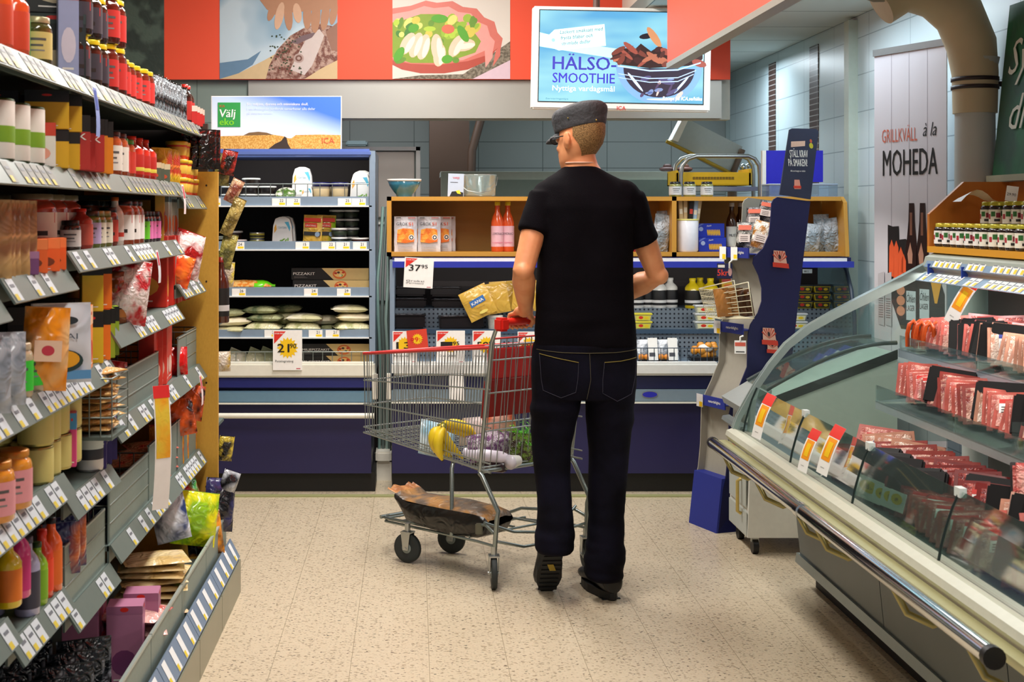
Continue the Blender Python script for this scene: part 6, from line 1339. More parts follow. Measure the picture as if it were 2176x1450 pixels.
run(make_jar(.12, .040, '#d8c81e', '#2a1810', '#3a3a44', 'band', 'olive_jar'), 'dark jar with yellow lid', 0, Z1, 160, 208, .095, rows=2, stack=2, sh=.122)
run(make_jar(.135, .043, '#e0cc1e', '#5a1a10', '#c8302a', 'plain', 'tomato_jar'), 'tall red labelled jar with yellow lid', 0, Z1, 208, 246, .10, rows=2, stack=2, sh=.137)
run(make_jar(.115, .036, '#d8c420', '#6a2416', '#d83a34', 'plain', 'chutney_jar'), 'red jar with yellow lid', 0, Z1, 246, 308, .085, rows=2)
run(pouch('noodle_pouch', .11, .13, .04, '#1a1c1c', '#9aa8b0', sc=30), 'black and silver hanging pouch', 0, Z1, 310, 382, .052, xf=-.88, yaw=55, rows=2, gap=.12)
run(bottle('soy_bottle', .15, .028, '#24120e', '#c82a20', '#b8322a', .35), 'dark soy bottle with red cap', 0, Z1, 385, 400, .07)
run(carton('spice_box', .06, .05, .07, '#c82a24', '#e8d8c8', None), 'small red spice box', 0, Z1, 395, 422, .07, xf=-.85)
# second shelf
run(can('food_tub', .13, .05, '#e8e6dc', '#7aa82a', '#2c4a20', 'tub'), 'white and green round tub', 1, Z2, -30, 62, .115, rows=2, xf=-.87)
run(carton('mix_box', .08, .07, .10, '#e8e4dc', '#c8402a', None, '#e8a08a'), 'small white mix box', 1, Z2, 62, 84, .09)
run(carton('rice_box', .10, .08, .09, '#dcae1c', '#16120e', None), 'yellow and black rice box', 1, Z2, 84, 138, .11, rows=2, stack=2, sh=.091)
run(carton('wok_carton', .10, .055, .135, '#b8322a', '#16120e', 'WOK'), 'red wok carton with black top', 1, Z2, 138, 180, .07, xf=-.85, rows=2)
run(carton('curry_carton', .085, .05, .14, '#e89018', '#16120e', None), 'orange carton with black top', 1, Z2, 180, 214, .08, xf=-.85)
run(make_jar(.125, .04, '#1c1c1c', '#a84a20', '#e0dcd0', 'plain', 'sauce_jar'), 'brown sauce jar with white label', 1, Z2, 218, 250, .095, rows=2)
run(make_jar(.115, .036, '#2a9a3a', '#b04a20', '#c83a2a', 'band', 'sauce_jar'), 'red sauce jar with green lid', 1, Z2, 250, 272, .09, rows=2)
run(bottle('ketchup_bottle', .13, .042, '#c02a1c', '#d8381e', '#b8281e', .35, '#d8c84a'), 'red ketchup bottle', 1, Z2, 276, 312, .10)
run(carton('sachet_box', .07, .06, .06, '#5a6250', '#e0d0a8', None, '#c8502a'), 'grey green sachet box', 1, Z2, 312, 338, .08)
run(pouch('spice_sachet', .08, .12, .02, '#d8b428', '#c8402a', sc=14), 'yellow and red spice sachet', 1, Z2, 338, 372, .05, yaw=45)
run(tub('paste_tub', .04, .065, '#d84a24', '#e0b82a', label='#e8c04a'), 'orange paste tub with yellow lid', 1, Z2b, 372, 412, .09, stack=3, sh=.066)
# third shelf
run(pouch('soup_sachet', .12, .16, .03, '#c8a26a', '#8a5a3a', sc=10), 'beige soup sachet', 2, Z3a, -60, 30, .05, yaw=40)
run(carton('snack_box', .09, .09, .05, '#7a4a7a', '#a87aa0', None), 'purple open snack box', 2, Z3a, 10, 46, .10)
run(carton('snack_box', .085, .08, .075, '#f06a28', '#f88a4a', None, '#7a3a1a'), 'bright orange snack box', 2, Z3a, 48, 112, .09)
run(bottle('sauce_bottle', .14, .024, '#3a1a14', '#d8d0c8', '#b03a38', .3), 'slim dark red sauce bottle', 2, Z3a, 56, 72, .08, xf=-1.0)
run(make_jar(.14, .058, '#a08a6a', '#b8402a', '#e8d8c8', 'band', 'tomato_jar'), 'wide tomato jar with red label', 2, Z3, 60, 140, .13, xf=-.93, rows=2)
run(make_jar(.075, .026, '#1a1a1a', '#3a2018', '#d8d4d0', 'plain', 'small_jar'), 'small jar with white label', 2, Z3, 140, 156, .07)
run(bottle('salsa_bottle', .105, .03, '#a83428', '#d8301e', '#c85a4a', .3), 'red salsa bottle', 2, Z3, 156, 180, .08, rows=2)
run(make_jar(.10, .032, '#3a3020', '#6a7a2a', '#b8a8d0', 'plain', 'pickle_jar'), 'pickle jar with lilac label', 2, Z3, 180, 198, .075, rows=2)
run(make_jar(.10, .032, '#8a8a50', '#7a7a30', '#e0dcc8', 'plain', 'pickle_jar'), 'pale olive pickle jar', 2, Z3, 198, 220, .075, rows=2)
run(make_jar(.11, .028, '#1c1a1a', '#7a2a1c', '#c84a3c', 'band', 'pesto_jar'), 'slim pesto jar with dark lid', 2, Z3, 220, 236, .07, rows=2)
run(bottle('hot_sauce_bottle', .14, .026, '#e8dcd0', '#d8641e', '#e8e0d8', .35, '#c83a2a'), 'white hot sauce bottle with orange cap', 2, Z3, 236, 250, .065)
run(make_jar(.13, .040, '#141414', '#a84a2a', '#ecebe6', 'band', 'salsa_jar'), 'salsa jar with white heart label', 2, Z3, 250, 286, .09, rows=2)
run(make_jar(.10, .030, '#141414', '#2a2a1a', '#6ad02a', 'plain', 'dip_jar'), 'dip jar with bright green label', 2, Z3, 286, 302, .07)
run(make_jar(.10, .030, '#141414', '#3a1a2a', '#e87ab8', 'plain', 'dip_jar'), 'dip jar with pink label', 2, Z3, 302, 326, .07)
run(carton('chip_box', .03, .14, .22, '#c8942a', '#8a4a1a', None, '#8a2a1a'), 'tall brown and yellow chip box', 2, Z3, 326, 346, .08, xf=-.88, yaw=10)
run(carton('cracker_carton', .02, .10, .19, '#b8bcb4', '#5a6a70', None, '#d8702a'), 'thin grey cracker carton', 2, Z3, 348, 376, .06, xf=-.87, yaw=10)
bag('chip_bag', 'red and white hanging bag at the end of the third shelf', 'bag', (XS-.015, 4.86, 1.225), (-10, 18, 40), .12, .17, .06, '#a81c1c', '#e8dcd8', sc=16, seed=31)
bag('chip_bag', 'orange red bag lying behind the small grey guard panel', 'bag', (XS-.06, 4.78, 1.21), (-20, 20, 20), .15, .12, .06, '#c82a14', '#e87a2a', sc=10, seed=32)
# fourth shelf
run(make_jar(.15, .035, '#7a3a1a', '#8a4a20', '#a86a30', 'band', 'peanut_jar'), 'brown glass jar with orange lid', 3, Z4, 232, 254, .10, rows=2)
bag('candy_bag', 'red and white twisted bag on the fourth left shelf', 'bag', (-.85, 3.95, Z4), (-8, 10, 30), .15, .19, .08, '#e8dcd8', '#c02a30', sc=20, seed=33, rough=.15)
run(carton('cereal_carton', .19, .055, .24, '#d8301c', '#c0281a', None, '#e8a03a'), 'large bright red carton', 3, Z4, 296, 350, .07, xf=-.93, yaw=8)
run(carton('book_carton', .025, .13, .19, '#b0aca0', '#6a7a8a', None, '#5a7a9a'), 'thin grey blue carton', 3, Z4, 352, 384, .055, xf=-.89, yaw=10)
# fifth shelf
run(make_jar(.115, .03, '#c8b89a', '#b8a888', '#3ad03a', 'plain', 'herb_jar'), 'beige jar with bright green label', 4, Z5, 10, 78, .10, xf=-.85, rows=2)
bag('drink_pouch', 'orange drink pouch with pink print standing on the fifth shelf', 'pouch', (-.82, Yp(92, -.82), Z5), (-4, 4, 25), .10, .185, .05, '#f0921c', '#f4c88a', sc=9, seed=34, art=lambda mb, M, w, h: mb.box(-w*.3, w*.3, h*.35, h*.6, 0, .001, mat('#f2cdb0', .5), M).disc(0, h*.48, w*.14, h*.06, mat('#c8384a', .5), M @ T(0, 0, .0015)))
t = bag('rice_bag', 'white Thai bag with blue base and yellow dish on the fifth shelf', 'bag', (-.815, Yp(131, -.815), Z5), (-3, 0, 22), .135, .185, .045, '#dfe4ea', '#c8d2de', sc=5, seed=35, art=lambda mb, M, w, h: mb.poly([(-w*.47, h*.05), (w*.47, h*.05), (w*.47, h*.16), (-w*.47, h*.16)], mat('#5a9ad0', .5), M).disc(0, h*.28, w*.34, h*.14, mat('#1c3a3a', .5), M @ T(0, 0, .001)).disc(0, h*.30, w*.28, h*.11, mat('#e8a81c', .5), M @ T(0, 0, .002)).text('THAI', -w*.25, h*.55, h*.1, mat('#4a5a6a', .5), M, fit=w*.5).disc(w*.1, h*.78, w*.16, h*.05, mat('#22303a', .5), M @ T(0, 0, .001)))
run(carton('tea_carton', .05, .10, .16, '#f08a3a', '#f4c8a0', None, '#c83a1a'), 'orange and cream carton', 4, Z5, 156, 182, .11, xf=-.84, yaw=15)
run(carton('sauce_carton', .055, .06, .135, '#e0c020', '#14120e', None), 'yellow sauce carton with black top', 4, Z5, 184, 200, .065, xf=-.85, stack=2, sh=.136)
run(carton('sauce_carton', .055, .06, .135, '#ee7a1c', '#14120e', None), 'orange sauce carton with black top', 4, Z5, 200, 216, .065, xf=-.85, stack=2, sh=.136)
run(carton('sauce_carton', .055, .06, .135, '#9ab828', '#14120e', None), 'lime green sauce carton with black top', 4, Z5, 216, 238, .08, xf=-.85)
run(carton('dark_carton', .12, .08, .15, '#241a16', '#3a2c24', None, '#5a4a30'), 'dark brown carton at the back', 4, Z5, 60, 175, .10, xf=-1.0, stack=1)
run(pouch('rice_cake_bag', .12, .15, .06, '#c8cdd4', '#8a94a0', sc=12), 'crinkled white plastic bag', 4, Z5, -60, 12, .12, xf=-.85)
# sixth shelf
bk = lying('bread_disc', .13, .13, .019, '#e0b878', '#c8934e', 'bread', sc=30, thr=.6)
for k_ in range(9): put(bk, (-.855+.004*(k_ % 3), 3.60, .879+k_*.0185), 20*k_, 'round pale bread cake, %s from the bottom in the wire cage' % ordn(k_), 'stack of bread cakes in the wire cage')
run(carton('cocoa_box', .05, .12, .19, '#e04434', '#d83a2a', None, '#f0c8b8'), 'bright red upright box', 5, Z5b, 312, 352, .08, xf=-.87, yaw=8)
bag('coffee_pack', 'glossy red pack lying by the grey guard on the sixth shelf', 'packet', (-.86, Yp(368, -.86), Z5b), (-4, 0, 30), .11, .10, .06, '#e01c1c', '#c81414', sc=8, seed=36)
bag('candy_bag', 'white and red bag in the wire cage on the sixth shelf', 'bag', (-.92, 4.0, Z5b+.01), (-25, 10, 30), .16, .15, .06, '#e0a0a0', '#c82a30', sc=14, seed=37)
run(can('food_tin', .085, .04, '#d8cf7e', None, '#a8a060'), 'beige food tin', 5, Z6, 52, 145, .088, rows=2, stack=2, sh=.086)
run(make_jar(.12, .045, '#c8822a', '#e0922a', '#e8a0a8', 'plain', 'peach_jar'), 'orange jar with pink label', 5, Z6, -70, 42, .125, xf=-.84)
run(carton('wafer_carton', .02, .05, .13, '#e04a8a', '#4a9ad8', None), 'thin pink and blue carton', 5, Z6, 148, 158, .035, xf=-.83)
run(can('coconut_tin', .105, .035, '#e8ece8', '#3a3a44', '#c8c8c8'), 'white coconut milk tin', 5, Z6b, 172, 198, .09, xf=-.86)
c1 = carton('coconut_carton', .06, .045, .115, '#3a2c78', '#14120e', 'KOKOS')
run(c1, 'violet coconut cream carton', 5, Z6b, 198, 232, .065, xf=-.85, yaw=12)
# seventh shelf level
run(lying('bread_pack', .17, .14, .03, '#d8b08a', '#c86a5a', sc=18), 'packet of flat bread with red print', 6, Z7b, 262, 330, .16, xf=-.93, stack=3, sh=.033)
run(pouch('nut_bag', .13, .15, .05, '#c8301c', '#e8a02a', sc=14), 'orange and red snack bag', 6, Z7b, 345, 415, .10, xf=-.89, yaw=35)
for i, (x, y, lb) in enumerate(((395, 868, 'highest orange snack bag hanging beside the ochre panel'), (385, 905, 'lower orange and dark snack bag beside the ochre panel'))):
    bag('snack_bag', lb, 'bag', px(x, y+22, 5.0-.12*i), (-12, 15-20*i, 35), .13, .13, .05, '#d8581c', '#2a1410', sc=12, seed=40+i)
for i, (r_, c_, cp_, lbl, p_, lab) in enumerate(((.03, '#e8c81c', '#1c1c1c', '#e87a1c', 18, 'yellow lemon juice bottle'), (.026, '#d83a8a', '#e8c81c', '#c82a7a', 40, 'pink syrup bottle'), (.028, '#a8a8c8', '#4a4a5a', '#3a3a4a', 58, 'lilac grey bottle'), (.024, '#8ab81c', '#2a4a1a', '#7ab01c', 78, 'green juice bottle'), (.026, '#e03a14', '#d82a14', '#e8401c', 92, 'red juice bottle'), (.026, '#e8601c', '#1c1c1c', '#e06a1c', 106, 'orange juice bottle'))):
    run(bottle('juice_bottle', .14+.015*(i % 3), r_, c_, cp_, lbl, .35), lab, 6, Z8 if p_ > 50 else Z8a, p_-8, p_+8, .07, xf=-.85, rows=3, gap=.075)
run(pouch('seasoning_bag', .10, .13, .04, '#2a2a5a', '#c86a3a', sc=12), 'dark blue seasoning bag', 6, Z8, 118, 150, .07, xf=-.86, yaw=40)
run(pouch('seasoning_bag', .10, .14, .04, '#1a1c3a', '#3a3a6a', sc=12), 'navy bag in the wire cage', 6, Z8c, 160, 240, .08, xf=-.93, yaw=30)
# bottom deck
run(pouch('leaf_bag', .16, .22, .08, '#0e1a10', '#8a7a3a', sc=22, thr=.6), 'dark green leaf bag', 7, ZB0, -260, 30, .13, xf=-.80, rows=2, gap=.17, yaw=30)
cb = carton('crispbread_carton', .10, .085, .225, '#b87898', '#a86a8c', None, '#7a3a6a', bh=.1)
for i, (x, y) in enumerate(((-.815, 3.86), (-.795, 3.99), (-.935, 3.84), (-.95, 3.97))): put(cb, (x, y, ZB0), 6, 'tall pink crispbread carton, %s on the bottom deck' % ('nearest and rightmost', 'second behind the nearest', 'left of the nearest', 'rear left')[i], 'pink crispbread cartons')
run(pouch('leaf_bag', .14, .24, .07, '#12161a', '#8a8f98', sc=18, thr=.6), 'black and silver foil bag', 7, ZB0, 60, 190, .10, xf=-.84, rows=2, gap=.15, yaw=20)
tp = lying('tortilla_pack', .20, .17, .022, '#e8d2a0', '#d8b878', 'packet', sc=10, thr=.55)
for k_ in range(6): put(tp, (-.83+.01*(k_ % 2), 4.33, ZB0+.115+k_*.021), 10*(k_ % 3), 'clear tortilla packet, %s from the bottom of the pale pile' % ordn(k_), 'pile of tortilla packets on the bottom deck')
tp2 = lying('tortilla_pack', .20, .17, .028, '#d8442a', '#e8c8a0', 'packet', sc=12, thr=.5)
for k_ in range(4): put(tp2, (-.83, 4.33, ZB0+.001+k_*.028), 12*(k_ % 3), 'red and cream tortilla packet, %s from the bottom under pale pile' % ordn(k_), 'red packets under the tortilla pile')
tp3 = lying('taco_pack', .19, .16, .045, '#b81c24', '#e8b8b0', 'packet', sc=14, thr=.5)
for k_ in range(4): put(tp3, (-.82, 3.98, ZB0+.001+k_*.045), -10+12*(k_ % 3), 'glossy dark red packet, %s from the bottom behind the guard' % ordn(k_), 'red packets on the bottom deck')
for i, (x, y, Y, w_, h_, c1_, c2_, rot, lb) in enumerate(((408, 1160, 4.85, .17, .19, '#8ab81c', '#e8e01c', (-12, 12, 30), 'lime and yellow snack bag near the ochre panel on the bottom deck'), (400, 1100, 4.95, .14, .14, '#c8202a', '#3a8a3a', (-15, -14, 30), 'red and green snack bag above the lime bag'), (372, 1150, 4.7, .12, .16, '#dfe4ea', '#2a3a6a', (-12, -10, 20), 'white and navy bag left of the lime bag'), (462, 1130, 5.15, .12, .20, '#0f0e16', '#3a3a6a', (-8, 8, 30), 'black snack bag at the far end of the bottom deck'), (478, 1050, 5.18, .07, .09, '#17161a', '#c8ccd4', (0, 22, 30), 'silver black crumpled bag top at the shelf end'), (440, 1180, 5.0, .14, .16, '#0f0e16', '#e0902a', (-20, 0, 30), 'black and orange bag behind the front guard'))):
    bag('snack_bag', lb, 'bag', px(x, y, Y), rot, w_, h_, .07, c1_, c2_, sc=11, seed=50+i)
# end-cap goods hanging behind the ochre panel
ER = thing('end_rack', 'narrow end rack with wire hooks behind the ochre end panel', 'rack', (-1.0, 5.4, 0))
P(MB().box(-1.28, -.80, 5.285, 5.31, 0, 1.80, mat('#3a2c22', .6)), 'back_panel', par=ER)
for z in (.10, .62, 1.02, 1.36): P(MB().box(-1.25, -.775, 5.312, 5.56, z-.012, z, SHF), 'shelf', par=ER)
for i, (x, y0, y1, Y, c1_, c2_, nm, lb) in enumerate(((472, 700, 580, 5.42, '#5a2014', '#2a1410', 'bottle', 'brown sauce bottle with white mark behind the ochre panel'),)):
    t_ = bottle('sauce_bottle', .26, .032, '#4a1c12', '#8a1c14', '#191716', .4, '#c8c8c8'); put(t_, (px(470, 0, 5.42).x, 5.42, 1.02-.001-.0), 0, lb)
for i, (x, yb_, h_, w_, c1_, c2_, ry, lb) in enumerate((
    (480, 372, .10, .06, '#1a1614', '#b8342a', 12, 'black and red packet highest on the end rack'), (470, 395, .13, .06, '#4a4a2a', '#a8a05a', 4, 'olive green packet below the top of the end rack'), (486, 430, .10, .05, '#8a4a3a', '#e8c8a0', 26, 'tilted red brown packet high on the end rack'),
    (478, 500, .16, .05, '#6a5a2a', '#c8b46a', 24, 'leaning golden packet in the middle of the end rack'), (474, 570, .14, .06, '#5a5a30', '#b0a85a', 14, 'leaning olive packet above the brown bottle'), (480, 610, .10, .06, '#c8bca8', '#e0cc4a', 4, 'white and yellow packet just above the brown bottle'),
    (474, 790, .08, .06, '#d8cfc0', '#c8a84a', 0, 'white and yellow card below the brown bottle'), (476, 980, .10, .06, '#22201c', '#e0c84a', 8, 'black and yellow card low on the end rack'))):
    bag('hanging_packet', lb, 'packet', px(x, yb_, 5.40+.02*(i % 3)), (0, ry, 18), w_, h_, .03, c1_, c2_, group='packets hanging on the end rack', sc=22, seed=70+i)
# black peg packets at the shelf end top
for i in range(6):
    bag('peg_packet', 'black and red packet, %s from the left on pegs above the ochre panel' % ordn(i), 'packet', px(405+9*i, 360, 5.12+.05*(i % 2)), (0, 0, 30), .07, .15, .02, '#14100e', '#c02a20', group='black packets on pegs', sc=16, seed=80+i, thr=.62)
# ================================================================ goods in the left cooling cabinet
def zs(a): return px(0, a, 7.14).z-.0275
za, zb_, zc, zd, ze = zs(418), zs(513), zs(611), zs(701), .6405
YA = 7.25
def X_(x, Y=YA): return px(x, 0, Y).x
ft_ = tub('spread_tub', .048, .042, '#241c18', '#d8dcd8')
k_ = 0
for x, n in ((488, 2), (530, 3), (566, 2)):
    for s_ in range(n): put(ft_, (X_(x)+.005*s_, YA, za+.0425*s_), 0, 'flat dark tub with clear lid, column %s, %s from its bottom' % (('left', 'middle', 'right')[k_], ordn(s_)), 'flat tubs on the cabinet top shelf')
    k_ += 1
t = thing('salad_bowl', 'tilted round tub of green and white salad on the cabinet top shelf', 'tub', (X_(609), YA-.02, za+.01), (38, 0, 0))
L(MB().lathe([(.03, 0), (.05, .035), (.052, .04)], mat('#d8dcd0', .3), 24), 'body', t); L(MB().lathe([(.053, .038), (.055, .042), (.052, .046), (.001, .047)], film('#4a6a2a', '#e0dcc8', 30, .2, .3), 24), 'lid', t)
ov = oval()
for i, (x, y, z, sc) in enumerate(((642, YA+.04, za+.03, 1.0), (652, YA-.03, za, .55), (766, YA, za, 1.0), (768, YA+.05, za+.004, 1.02), (770, YA+.1, za+.008, 1.03), (600, YA, zb_, .98), (606, YA+.05, zb_, 1.0))):
    put(ov, (X_(x, y), y, z), -3, ['white oval tub standing highest beside the salad bowl', 'small white oval tub before the tallest oval tub', 'front white oval tub at the right end of top shelf', 'middle white oval tub at the right end of top shelf', 'rear white oval tub at the right end of top shelf', 'front white oval tub alone on the second cabinet shelf', 'rear white oval tub on the second cabinet shelf'][i], 'white oval tubs', (sc, 1, sc))
P(MB().box(X_(635)-.05, X_(635)+.07, YA+.005, YA+.04, za-.0, za+.028, mat('#33424a', .5)), 'tub_stand', par=FR1)
rt_ = tub('olive_tub', .047, .105, '#a8a08c', '#1c1c50', label='#c8b48a')
put(rt_, (X_(683), YA, za), 0, 'round tub with navy lid, left of the pair', 'navy lidded tubs'); put(rt_, (X_(722), YA, za), 20, 'round tub with navy lid, right of the pair', 'navy lidded tubs')
put(rt_, (X_(705), YA+.11, za), 20, 'round tub with navy lid behind the pair', 'navy lidded tubs')
# second shelf
put(tub('spread_tub', .05, .035, '#4a2a24', '#e0d0cc'), (X_(505), YA-.02, zb_), 0, 'flat tub with pinkish lid at the left front of second shelf')
put(tub('spread_tub', .048, .05, '#2a1c18', '#c8c8c4'), (X_(492), YA+.09, zb_+.03), 0, 'flat dark tub behind the pink lidded one')
put(can('fish_tin', .036, .04, '#9aa03a', '#2a2a1c'), (X_(544), YA+.05, zb_), 0, 'green and gold tin, lower of two stacked'); put(can('fish_tin', .036, .04, '#a8a03a', '#2a2a1c'), (X_(544), YA+.05, zb_+.037), 0, 'green and gold tin, upper of two stacked')
def chart(mb, M, w, h): mb.box(-w*.45, w*.45, h*.78, h*.9, 0, .0005, mat('#d8301c', .5), M).box(-w*.4, w*.25, h*.6, h*.74, 0, .001, mat('#d83a1c', .5), M).text('GRATÄNG', -w*.36, h*.63, h*.07, WHITE, M @ T(0, 0, .0015), fit=w*.55).box(-w*.45, w*.45, h*.34, h*.46, 0, .001, mat('#1c1a1a', .5), M).text('MELLANLAGRAD', -w*.4, h*.5, h*.05, INK, M, fit=w*.7).disc(w*.28, h*.38, w*.13, w*.13, mat('#8aa0b8', .5), M @ T(0, 0, .0015)).box(-w*.45, w*.45, h*.02, h*.08, 0, .001, mat('#d8301c', .5), M)
for i, (x, yy) in enumerate(((664, YA-.03), (692, YA+.0))):
    bag('cheese_bag', 'yellow grated cheese bag with red and green print, %s one' % ('left front' if i == 0 else 'right rear'), 'bag', (X_(x), yy, zb_), (-4, 2, -4+8*i), .10, .165, .035, '#f0c048', '#8ac02a' if i else '#f4d070', group='grated cheese bags', sc=9, art=chart, seed=90+i)
dt = tub('dip_tub', .043, .048, '#16181a', '#e4e6e2', label='#2c3a2a')
for i, (x, yy, k_) in enumerate(((722, YA-.04, 0), (722, YA-.04, 1), (716, YA+.06, 2), (716, YA+.06, 3), (745, YA+.06, 0), (745, YA+.06, 1), (745, YA+.06, 2), (745, YA+.06, 3), (716, YA+.06, 0), (716, YA+.06, 1))):
    put(dt, (X_(x), yy, zb_+.0485*k_), 0, 'black dip tub with white lid, %s stack, %s from the bottom' % ({722: 'front', 716: 'rear left', 745: 'rear right'}[x], ordn(k_)), 'stacked dip tubs')
put(tub('dip_tub', .048, .045, '#6a1a14', '#ece6de', label='#1c1a16'), (X_(766), YA-.03, zb_), 0, 'red and black dip tub with white lid at the shelf end')
# third shelf: pizza kits, vegetable bag
def kit(fam=False):
    t_ = new('pizza_kit', 'carton'); w_ = .41; h = .062
    L(MB().rbox(-w_/2, w_/2, 0, .25, 0, h, .002, mat('#1a1614', .4)), 'box', t_)
    mb = MB(); M_ = T(0, -.0006, 0) @ FRONT
    mb.poly([(.02, 0), (-.045, h), (w_/2, h), (w_/2, 0)], mat('#d8b878', .5), M_).disc(.05, h*.5, .036, .026, mat('#d86a2a', .5), M_ @ T(0, 0, .0004)).disc(.05, h*.52, .028, .018, mat('#f0c070', .5), M_ @ T(0, 0, .0006))
    for a_, c_ in ((.03, '#b82a1c'), (.06, '#5a8a2a'), (.07, '#c8381c'), (.045, '#4a2a1c'), (.055, '#e8dcb8')): mb.disc(a_, h*.5+.01*sin(a_*300), .008, .006, mat(c_, .5), M_ @ T(0, 0, .0008), n=8)
    mb.text('FAMILJEPIZZAKIT' if fam else 'PIZZAKIT', -.195, .026, .020 if not fam else .017, mat('#e8e0d8', .5), M_ @ T(0, 0, .0006), fit=.115 if not fam else .17, bold=.02)
    mb.box(-.19, -.12, .010, .012, .0005, .001, mat('#6a6460', .5), M_).box(-.19, -.13, .016, .018, .0005, .001, mat('#6a6460', .5), M_)
    L(mb, 'print', t_); return t_
kt = kit(); kf = kit(True)
put(kt, (X_(706), YA-.05, zc), 0, 'black and beige pizza kit carton, lower one on the third cabinet shelf', 'pizza kits'); put(kt, (X_(702), YA-.03, zc+.063), -1, 'black and beige pizza kit carton, upper one on the third cabinet shelf', 'pizza kits')
put(kf, (X_(712), YA-.06, ze), 0, 'family pizza kit carton, lower one in the cabinet base', 'family pizza kits'); put(kf, (X_(712), YA-.055, ze+.0625), 0, 'family pizza kit carton, upper one in the cabinet base', 'family pizza kits')
t = lying('vegetable_bag', .30, .14, .062, '#e8862a', '#f0c070', 'bag', sc=60); put(t, (X_(520), YA-.02, zc), 0, 'long orange bag of cut vegetables with green end on third shelf')
mb = MB(); mb.loft([[(x, r_*cos(a_)*1.1, .031+r_*.46*sin(a_)) for a_ in [2*pi*k/12 for k in range(12)]] for x, r_ in ((.06, .066), (.10, .068), (.125, .055), (.15, .02), (.165, .018))], mat('#6ad01c', .2)); o = mb.build('green_end'); o.parent = [c for c in bpy.data.objects if c.name == 'vegetable_bag'][0]
mb = MB(); mb.loft([[(x, r_*cos(a_)*1.1, .031+r_*.46*sin(a_)) for a_ in [2*pi*k/12 for k in range(12)]] for x, r_ in ((-.15, .03), (-.13, .066), (-.09, .068), (-.05, .066))], mat('#c8b88a', .3)).text('XXL', -.11, .025, .02, mat('#4a3a2a', .5), T(0, -.077, 0) @ FRONT); o = mb.build('label_end'); o.parent = bpy.data.objects['vegetable_bag']
# salad kit packs on the fourth shelf
gk = lying('pasta_pack', .19, .17, .068, '#a9ad7a', '#dcd8b0', 'packet', sc=14); wk = lying('pasta_pack', .19, .18, .045, '#e8e2d0', '#c8c49a', 'packet', sc=8); dk = lying('pasta_pack', .18, .15, .045, '#6a7a5a', '#b0b48a', 'packet', sc=16); yk = lying('pasta_pack', .19, .16, .05, '#e8d8a8', '#f2e8cc', 'packet', sc=6)
n_i = 0
for cx_, stackl in ((490, (wk, yk, dk)), (562, (gk, dk, dk)), (648, (gk, wk)), (690, (dk, yk)), (748, (gk, yk, wk)), (600, (dk, gk, dk))):
    z = zd
    for i, pr in enumerate(stackl):
        h_ = {gk.name: .062, wk.name: .04, dk.name: .04, yk.name: .046}[pr.name.split('.')[0] if False else pr.name]
        put(pr, (X_(cx_, YA-.02)+.012*((i*7+cx_) % 3-1), YA-.03+(.1 if cx_ in (600, 690) else 0), z), (0, ((i*5+cx_) % 5-2)*1.0, ((i*13+cx_) % 7-3)*4), '%s pasta packet, %s from the bottom of the %s pile' % ({gk.name: 'green grey', wk.name: 'white topped', dk.name: 'dark green', yk.name: 'cream'}[pr.name], ordn(i), {490: 'leftmost', 562: 'second', 648: 'middle', 690: 'small fourth', 748: 'rightmost', 600: 'rear'}[cx_]), 'pasta packets on the fourth cabinet shelf'); z += h_+.001
for i, (x, c) in enumerate(((500, '#e8e2d0'), (540, '#d8d2b0'), (565, '#c8c8a0'))):
    bag('cheese_pack', '%s wedge packet leaning in the left half of the cabinet base' % ('white', 'cream', 'olive')[i], 'packet', (X_(x, 7.2), 7.2+.03*i, ze), (-30, 24, 10), .12, .10, .03, c, '#b8b890', sc=9, seed=95+i)
# price signs on the cabinets
def sign(label, x0, x1, y0, y1, Y, price, cents, star=True, name='', rot=0, corner=True, red=False, extra=()):
    t_ = thing('price_card', label, 'price sign', px((x0+x1)/2, y1, Y), (0, rot, 0)); k = Y/F; w_ = (x1-x0)*k; h = (y1-y0)*k
    mb = MB(); mb.box(-w_/2, w_/2, 0, .003, 0, h, mat('#d8402c', .5) if red else PAPER); L(mb, 'card', t_)
    mb = MB(); M_ = T(0, -.0006, 0) @ FRONT
    if corner: mb.poly([(-w_*.46, h*.97), (-w_*.46, h*.66), (-w_*.06, h*.97)], mat('#e02c20', .5), M_).text('NYHET' if False else 'STOR PRIS', -w_*.44, h*.90, h*.05, PAPER, M_ @ T(0, 0, .0006), fit=w_*.3, bold=.03)
    if star: mb.star(0, h*.56, h*.20, h*.27, 16, mat('#f6c812', .5), M_ @ T(0, 0, .0003))
    ty = h*.45 if star else h*.56
    mb.text(price, -w_*.34, ty, h*.30, RED if red else INK, M_ @ T(0, 0, .0008), bold=.04, fit=w_*(.40 if cents else .62))
    if cents: mb.text(cents, w_*.08, ty+h*.10, h*.17, INK, M_ @ T(0, 0, .0008), bold=.03, fit=w_*.22)
    if name: mb.text(name, -w_*.42, h*.2, h*.08, INK, M_ @ T(0, 0, .0006), fit=w_*.62, bold=.01)
    for i_, e_ in enumerate(extra): mb.text(e_, -w_*.42, h*(.13-.08*i_), h*.07, INK, M_ @ T(0, 0, .0006), fit=w_*.6)
    mb.box(w_*.3, w_*.44, h*.03, h*.05, 0, .0004, mat('#c84a5a', .5), M_)
    L(mb, 'print', t_); return t_
sign('white 21 90 price card with yellow starburst on the left cooling cabinet', 580, 642, 702, 787, 7.02, '21', '90', name='Potatisgratäng')
sign('white 37 95 price card hanging from the beech shelf', 857, 919, 548, 612, 7.11, '37', '95', star=False, name='Groksi', rot=3, extra=('(Parmesan)',))
sign('white 13 price card with yellow starburst behind the cart rim', 834, 886, 704, 772, 7.06, '13', '', name='Köttbullar')
